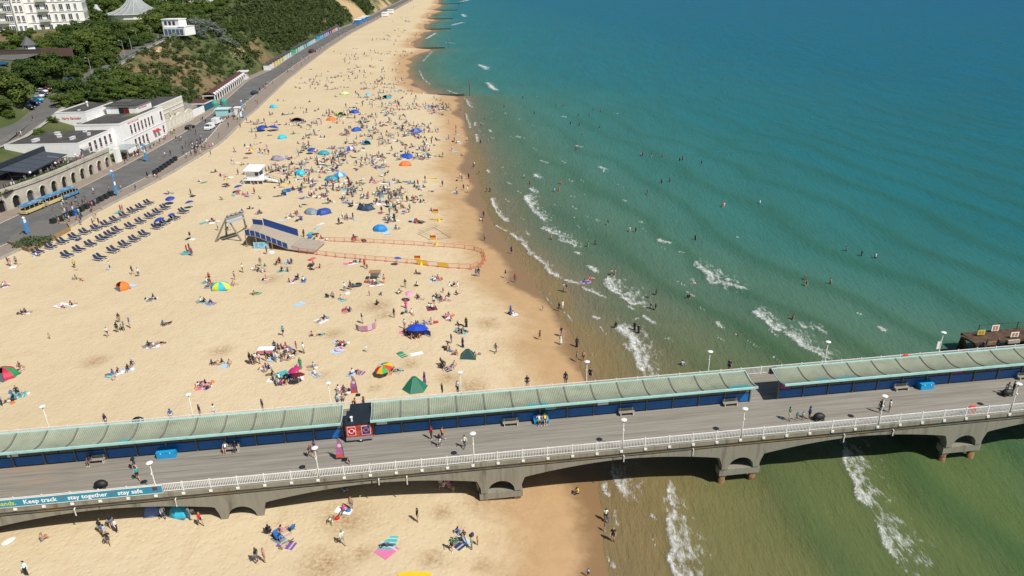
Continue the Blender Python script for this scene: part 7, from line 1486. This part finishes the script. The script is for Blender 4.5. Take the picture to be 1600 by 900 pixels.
crowd(460, 290, 7.5, '525,460,s,k 565,390,s,w 600,390,t,g 620,410,s,p 690,400,s,k 1085,245,s,k 1025,330,s,k 1120,350,s,n 1415,440,t,r 1460,435,l,k 1075,400,t,w 1110,410,t,k 1150,420,t,w 1095,440,t,k 1180,415,s,k 1190,500,t,g 1210,510,t,w 975,185,t,k 930,230,t,w 960,200,t,k 680,215,t,g 700,220,t,w 655,225,l,k 630,100,s,x 735,40,t,g 265,150,t,r 320,145,t,r 225,110,t,g 200,130,t,k 345,130,t,k 290,310,t,w 310,325,t,k 275,325,t,k 400,215,s,k 430,190,l,p 115,600,s,k 265,600,t,r 320,625,t,r 390,630,l,w 700,610,t,k 690,650,t,r 725,645,t,r 20,335,t,r 30,350,t,g 75,400,t,p 970,100,t,G 985,105,t,w')
crowd(300, 190, 7.5, '543,625,s,g 610,620,t,k 830,600,s,r 925,605,s,y 870,600,s,g 240,600,l,n 280,590,t,n 335,640,t,k 405,650,t,w 95,705,l,w 385,760,t,g 430,760,t,k 530,850,t,m 600,860,t,p 650,860,t,m 735,850,s,r 465,485,s,w 485,485,s,w 500,360,k,o 630,430,l,m 800,370,s,k 830,390,s,w 860,385,s,k 900,385,s,k 880,330,s,p 755,200,s,n 620,290,t,n 690,290,t,n 740,270,t,w 800,255,l,k 1000,545,t,w 1070,540,t,r 1350,700,t,u 1420,700,t,p 1270,790,l,k 1200,800,l,k 1330,545,t,w')
crowd(330, 320, 10, '110,400,s,w 262,400,s,w 555,380,s,w 690,370,s,u 795,385,s,y 870,770,s,k 730,150,t,k 760,120,t,u 600,70,t,k 480,115,t,k 1450,530,s,k 20,255,t,k 1250,190,t,g 1340,140,t,B 1190,200,t,w 1405,240,t,k')
# promenade
for it in '1380,355,s,k 1420,350,s,w 1335,465,w,k 1292,478,w,w 1460,485,w,w 1455,395,s,k 1480,400,s,k 1500,400,s,k 1535,300,s,k 855,750,s,g 950,745,s,l 735,765,w,w 1065,745,s,n 1155,640,s,k 1210,630,t,w 1230,635,t,r 490,880,s,l 500,860,s,w 560,850,t,k 600,830,s,n 620,860,s,G 1000,505,s,r 915,515,s,w 980,530,s,k 1075,465,t,w 1120,440,t,w 260,195,s,k 170,315,s,w 140,325,s,k 670,830,s,k 700,870,s,r 750,860,s,b'.split():
    x, y, ps, c = it.split(','); px, py = float(x) / 5, 150 + float(y) / 5; person(px, py, ps, c, gp(px, py, .02))
for it in '430,470,s,k 450,480,s,g 500,520,s,b 560,590,s,l 620,650,s,w 660,690,s,p 700,680,s,w 560,670,s,n 600,700,t,r 520,720,s,k 880,350,s,k 860,360,s,r 940,350,s,k 970,350,s,g 990,380,s,k 890,330,s,p 770,570,s,u 880,440,w,n 1020,450,s,k 1095,390,s,k 1140,385,t,k 615,400,s,k 580,370,s,k 560,380,s,g'.split():
    x, y, ps, c = it.split(','); px, py = 240 + float(x) / 7.5, 140 + float(y) / 7.5; person(px, py, ps, c, gp(px, py, .02))
# ---- keep the largest three hundred as individuals, the rest are one far crowd
def apparent(o):
    P = np.array(o.location); return 1.0 / max(1.0, float((P - _O) @ _f))
PEOPLE.sort(key=lambda q: -apparent(q[0]))
keep, rest = PEOPLE[:330], PEOPLE[330:]
LMB = [('the orange pop-up tent', 192, 447), ('the ball-shaped tent', 345, 448), ('the large green tent', 648, 600), ('the pyramid tent', 731, 556), ('the blue parasol', 652, 516), ('the rainbow parasol', 604, 580), ('the pink windbreak', 570, 510), ('the folding table', 417, 550), ('the magenta parasol', 466, 580),
       ('the food trailer', 563, 670), ('the lifeguard hut', 403, 272), ('the zip-line stage', 370, 360), ('the photo board', 409, 383), ('the brown shelter', 587, 432), ('the barrier bend', 757, 405), ('the wire pen', 681, 365), ('the bright blue tent', 594, 355), ('the grey tent', 487, 328), ('the dark blue tent', 571, 320), ('the red-green tent', 8, 580),
       ('the safety banner', 130, 770), ('the storage box', 261, 710), ('the right shelter', 1400, 590), ('the old jetty', 1560, 525), ('the shelter gap', 1195, 610), ('the lifebuoy housing', 1513, 630), ('the fourth near lamp', 957, 670), ('the near pier arch', 785, 745), ('the left pier arch', 388, 780), ('the blue folding chairs', 445, 830), ('the pier shadow tents', 262, 800), ('the yellow board', 648, 897),
       ('the dinghy', 914, 443), ('the fifth far lamp', 913, 570), ('the scratched ring', 764, 504), ('the big breaker', 1340, 740), ('the first groyne', 735, 150), ('the long wave crest', 1110, 430), ('the sixth far lamp', 1101, 560), ('the blue bench', 846, 655), ('the long bin row', 258, 262), ('the road train', 80, 315), ('the white vans', 334, 197), ('the timber planter', 60, 375), ('the lounger rows', 180, 370), ('the fourth far lamp', 720, 590), ('the second near lamp', 507, 710), ('the bottom left corner', 40, 880), ('the navy chair', 512, 460), ('the wet sand', 840, 500)]
name_all(keep, LMB, 'person', 'people on the beach, pier and in the water')
SIMPLE = {}
def far_crowd():
    V, F, Cc = [], [], []
    def add(P, pose, top, s=1.0):
        skin = rnd.choice([(.5, .3, .2), (.4, .22, .14), (.2, .1, .06)]); bot = rnd.choice([(.02, .02, .03), (.05, .07, .14), (.4, .38, .33)]); hair = rnd.choice([(.015, .012, .01), (.08, .05, .03)])
        a = rnd.uniform(0, 6.28); ca, sa = math.cos(a), math.sin(a); J = {'stand': STAND, 'sit': SIT, 'lie': LIE}[pose]
        for (p0, p1, r0, r1, c) in ((J['neck'], ((J['hipL'][0] + J['hipR'][0]) / 2, J['hipL'][1], J['hipL'][2]), .17, .15, top), (J['head'], (J['head'][0], J['head'][1], J['head'][2] + .09), .1, .1, hair), (J['hipL'], J['knL'], .1, .07, bot), (J['knL'], J['anL'], .065, .05, skin), (J['hipR'], J['knR'], .1, .07, bot), (J['knR'], J['anR'], .065, .05, skin), (J['shL'], J['wrL'], .055, .035, skin), (J['shR'], J['wrR'], .055, .035, skin)):
            v, f = capsule(p0, p1, r0, r1, 6, 2); o = len(V)
            for q in v: V.append((P.x + s * (q[0] * ca - q[1] * sa), P.y + s * (q[0] * sa + q[1] * ca), P.z + s * q[2])); Cc.append(c)
            F.extend(tuple(o + i for i in q) for q in f)
    for o, px, py, d in rest:
        P = Vector(o.location); nm = o.data.name; pz = 'sit' if 'sitting' in d else 'lie' if 'lying' in d else 'stand'; add(P, pz, tuple(o.color[:3]), 1.06)
    g = random.Random(21); cl = [COLS[q] for q in 'wwwwkkkknnnbbggllcprexxeG']
    dens = [(450, 200, 60, 16), (480, 260, 50, 30), (545, 285, 60, 16), (600, 290, 50, 14), (630, 310, 40, 10), (560, 200, 50, 30), (660, 240, 30, 24), (600, 140, 60, 30), (500, 290, 60, 30), (430, 270, 50, 14), (590, 320, 50, 8), (540, 310, 50, 8), (470, 180, 60, 20), (560, 170, 70, 30), (610, 180, 60, 30), (520, 215, 70, 25), (600, 215, 60, 30), (640, 200, 40, 30), (590, 110, 50, 25), (620, 90, 40, 20), (560, 130, 60, 25), (650, 60, 30, 18), (630, 130, 40, 20), (500, 130, 40, 20), (640, 35, 24, 14), (660, 20, 20, 8), (560, 90, 40, 18), (580, 250, 50, 26), (520, 250, 50, 30), (640, 165, 40, 24), (690, 170, 20, 24), (610, 60, 30, 14)]
    for cx_, cy_, w, n in dens:
        for _ in range(int(n * .95)):
            px, py = cx_ + g.gauss(0, w * .6), cy_ + g.gauss(0, w * .22)
            P = gp(px, max(py, 6))
            if not (prom_x(P.y) + 4 < P.x < shore_x(P.y) - 3): continue
            for m in range(g.randint(1, 3)):
                Q = P + Vector((g.gauss(0, 1.1), g.gauss(0, 1.1), 0)); Q.z = ground(Q.x, Q.y); add(Q, g.choice(['sit', 'sit', 'lie', 'stand']), g.choice(cl), 1.06)
            FAR_SPOTS.append(P)
    for _ in range(90):      # walkers on the far promenade
        y = g.uniform(300, 900); x = float(prom_x(y)) - g.uniform(1, 9); add(Vector((x, y, PROM_Z)), 'stand', g.choice(cl), 1.06)
    for _ in range(60):      # terrace guests and diners outside the restaurant
        y = g.uniform(164, 210); add(Vector((ax(y) - g.uniform(1.2, 5), y, 7.5)), g.choice(['sit', 'stand']), g.choice(cl), 1.0)
    for _ in range(45):
        y = g.uniform(224, 262); add(Vector((-119.8 + g.uniform(0, 3), y, PROM_Z)), g.choice(['sit', 'stand']), g.choice(cl), 1.0)
    for _ in range(34):
        p_ = ppt(g.uniform(75, 160), g.uniform(316, 352)); add(Vector((p_.x, p_.y, PROM_Z)), 'stand', g.choice(cl), 1.0)
    for _ in range(26):
        p_ = ppt(g.gauss(313, 12), g.gauss(230, 7)); add(Vector((p_.x, p_.y, PROM_Z)), g.choice(['sit', 'stand']), g.choice(cl), 1.0)
    me = bpy.data.meshes.new('distant_crowd'); me.from_pydata(V, [], F); at = me.attributes.new('tint', 'FLOAT_COLOR', 'POINT'); at.data.foreach_set('color', np.concatenate([np.array(Cc), np.ones((len(Cc), 1))], 1).astype(np.float32).ravel())
    m = bpy.data.materials.new('crowd_clothes'); nt, N, L = nodes_of(m); L.new(N_attr(N, 'tint').outputs['Color'], N['Principled BSDF'].inputs['Base Color']); N['Principled BSDF'].inputs['Roughness'].default_value = .85; me.materials.append(m)
    tag(put('distant_crowd', me), 'far-off crowd of tiny beachgoers and strollers', kind='stuff')
FAR_SPOTS = []
far_crowd()
REST_LOC = [tuple(o.location) for o, px, py, d in rest if o.location.x < shore_x(o.location.y) - 4 and o.location.x > prom_x(o.location.y) + 2]
for o, *_ in rest: bpy.data.objects.remove(o)
# ---- towels, blankets and bags under and beside the sunbathers
TW = []
twm = [MB().box(-.5, .5, -.95, .95, 0.015, .03).mesh('beach_towel', cloth), MB().box(-.9, .9, -.95, .95, .015, .03).mesh('picnic_blanket', cloth)]
def towel(px, py, col, big=0, P=None):
    P = P or gp(px, py); o = empty('beach_towel' if not big else 'picnic_blanket', (P.x, P.y, ground(P.x, P.y) + .0), rnd.uniform(0, 3.1)); c = COLS[col] if isinstance(col, str) else col
    put('sheet', twm[big], o, color=c); s = rnd.randint(1, 3)
    if rnd.random() < .6:
        for k in range(s): put('stripe', MB().box(-.5 if not big else -.9, .5 if not big else .9, -.7 + k * .6, -.5 + k * .6, .031, .036).mesh('stripe', cloth), o, color=tuple(min(1, q * .5 + .35) for q in c))
    nm = {v: k for k, v in COLS.items()}; TW.append((o, px, py, '%s %s' % (CNAME.get(nm.get(c, 'e'), 'patterned'), 'picnic blanket' if big else 'beach towel')))
for o, px, py, d in keep:
    if ('sitting' in d or 'lying' in d) and 'hunched' not in d and py > 300 and rnd.random() < .42 and o.location.z < 4 and o.location.x < shore_x(o.location.y) - 4:
        towel(px, py, rnd.choice('wwwlblcgnkeepu'), 0, Vector(o.location))
for px, py, c, b in ((207, 446, 'l', 0), (604, 860, 'p', 1), (606, 848, 'c', 1), (316, 604, 'p', 1), (527, 548, 'l', 1), (441, 585, 'c', 1), (502, 501, 'w', 1), (674, 482, 'B', 1), (415, 436, 'w', 0), (550, 411, 'w', 1), (400, 458, 'G', 0), (28, 618, 'c', 1), (347, 571, 'l', 1), (240, 540, 'w', 1), (178, 584, 'w', 0), (628, 554, 'G', 0), (651, 553, 'w', 0), (487, 405, 'r', 0), (541, 485, 'r', 0), (452, 440, 'u', 1), (467, 475, 'l', 1), (718, 520, 'c', 1), (95, 477, 'w', 1), (326, 475, 'b', 0), (603, 358 + 6, 'l', 1), (500, 350, 'w', 0), (400, 392, 'm', 0), (470, 300, 'u', 0), (440, 345, 'l', 0)): towel(px, py, c, b)
BG = MB().lathe([(.0, 0), (.26, .02), (.30, .16), (.22, .32), (.0, .36)], 10, squash=(1, .7)).mesh('bag_body', canvas); BH = MB().tube([(-.15, 0, .3), (-.08, 0, .46), (.08, 0, .46), (.15, 0, .3)], .02, 5).mesh('handle', blk)
BAGS = []
for o, px, py, d in keep:
    if ('sitting' in d or 'lying' in d) and py > 380 and rnd.random() < .33 and o.location.z < 4 and o.location.x < shore_x(o.location.y) - 5:
        P = Vector(o.location) + Vector((rnd.choice((-1, 1)) * rnd.uniform(.5, .9), rnd.uniform(-.6, .6), 0)); b = empty('beach_bag', (P.x, P.y, ground(P.x, P.y)), rnd.uniform(0, 6)); c = rnd.choice('kknbrgwo'); put('bag_body', BG, b, color=COLS[c]); put('handle', BH, b); q = proj(P); BAGS.append((b, q[0], q[1], CNAME[c] + ' beach bag'))
name_all(TW, LMB, lambda o: 'towel' if 'towel' in o.name else 'blanket', 'towels and blankets on the sand'); name_all(BAGS, LMB, 'bag', 'beach bags on the sand')

# far belongings: too many and too small to pick apart
def far_belongings():
    g = random.Random(4); V, F, Cc = [], [], []; cl = [COLS[q] for q in 'wwwbllcgnkkeepuG']
    for P in FAR_SPOTS + [Vector(o_) for o_ in REST_LOC]:
        for _ in range(g.randint(0, 2)):
            a = g.uniform(0, 6.28); c = g.choice(cl); w, l = g.uniform(.35, .6), g.uniform(.7, 1.0); x, y = P.x + g.gauss(0, .8), P.y + g.gauss(0, .8); z = ground(x, y) + .02; h = g.choice((.02, .02, .03, .3)); s_ = .4 if h > .1 else 1; o = len(V)
            for zz in (0, h):
                for sx, sy in ((-1, -1), (1, -1), (1, 1), (-1, 1)):
                    px_, py_ = sx * w * s_, sy * l * s_; V.append((x + px_ * math.cos(a) - py_ * math.sin(a), y + px_ * math.sin(a) + py_ * math.cos(a), z + zz)); Cc.append(c)
            F += [tuple(o + i for i in q) for q in ((4, 5, 6, 7), (0, 1, 5, 4), (1, 2, 6, 5), (2, 3, 7, 6), (3, 0, 4, 7))]
    me = bpy.data.meshes.new('distant_belongings'); me.from_pydata(V, [], F); at = me.attributes.new('tint', 'FLOAT_COLOR', 'POINT'); at.data.foreach_set('color', np.concatenate([np.array(Cc), np.ones((len(Cc), 1))], 1).astype(np.float32).ravel()); me.materials.append(bpy.data.materials['crowd_clothes'])
    tag(put('distant_belongings', me), 'far-off scatter of towels and bags among the crowd', kind='stuff')
far_belongings()
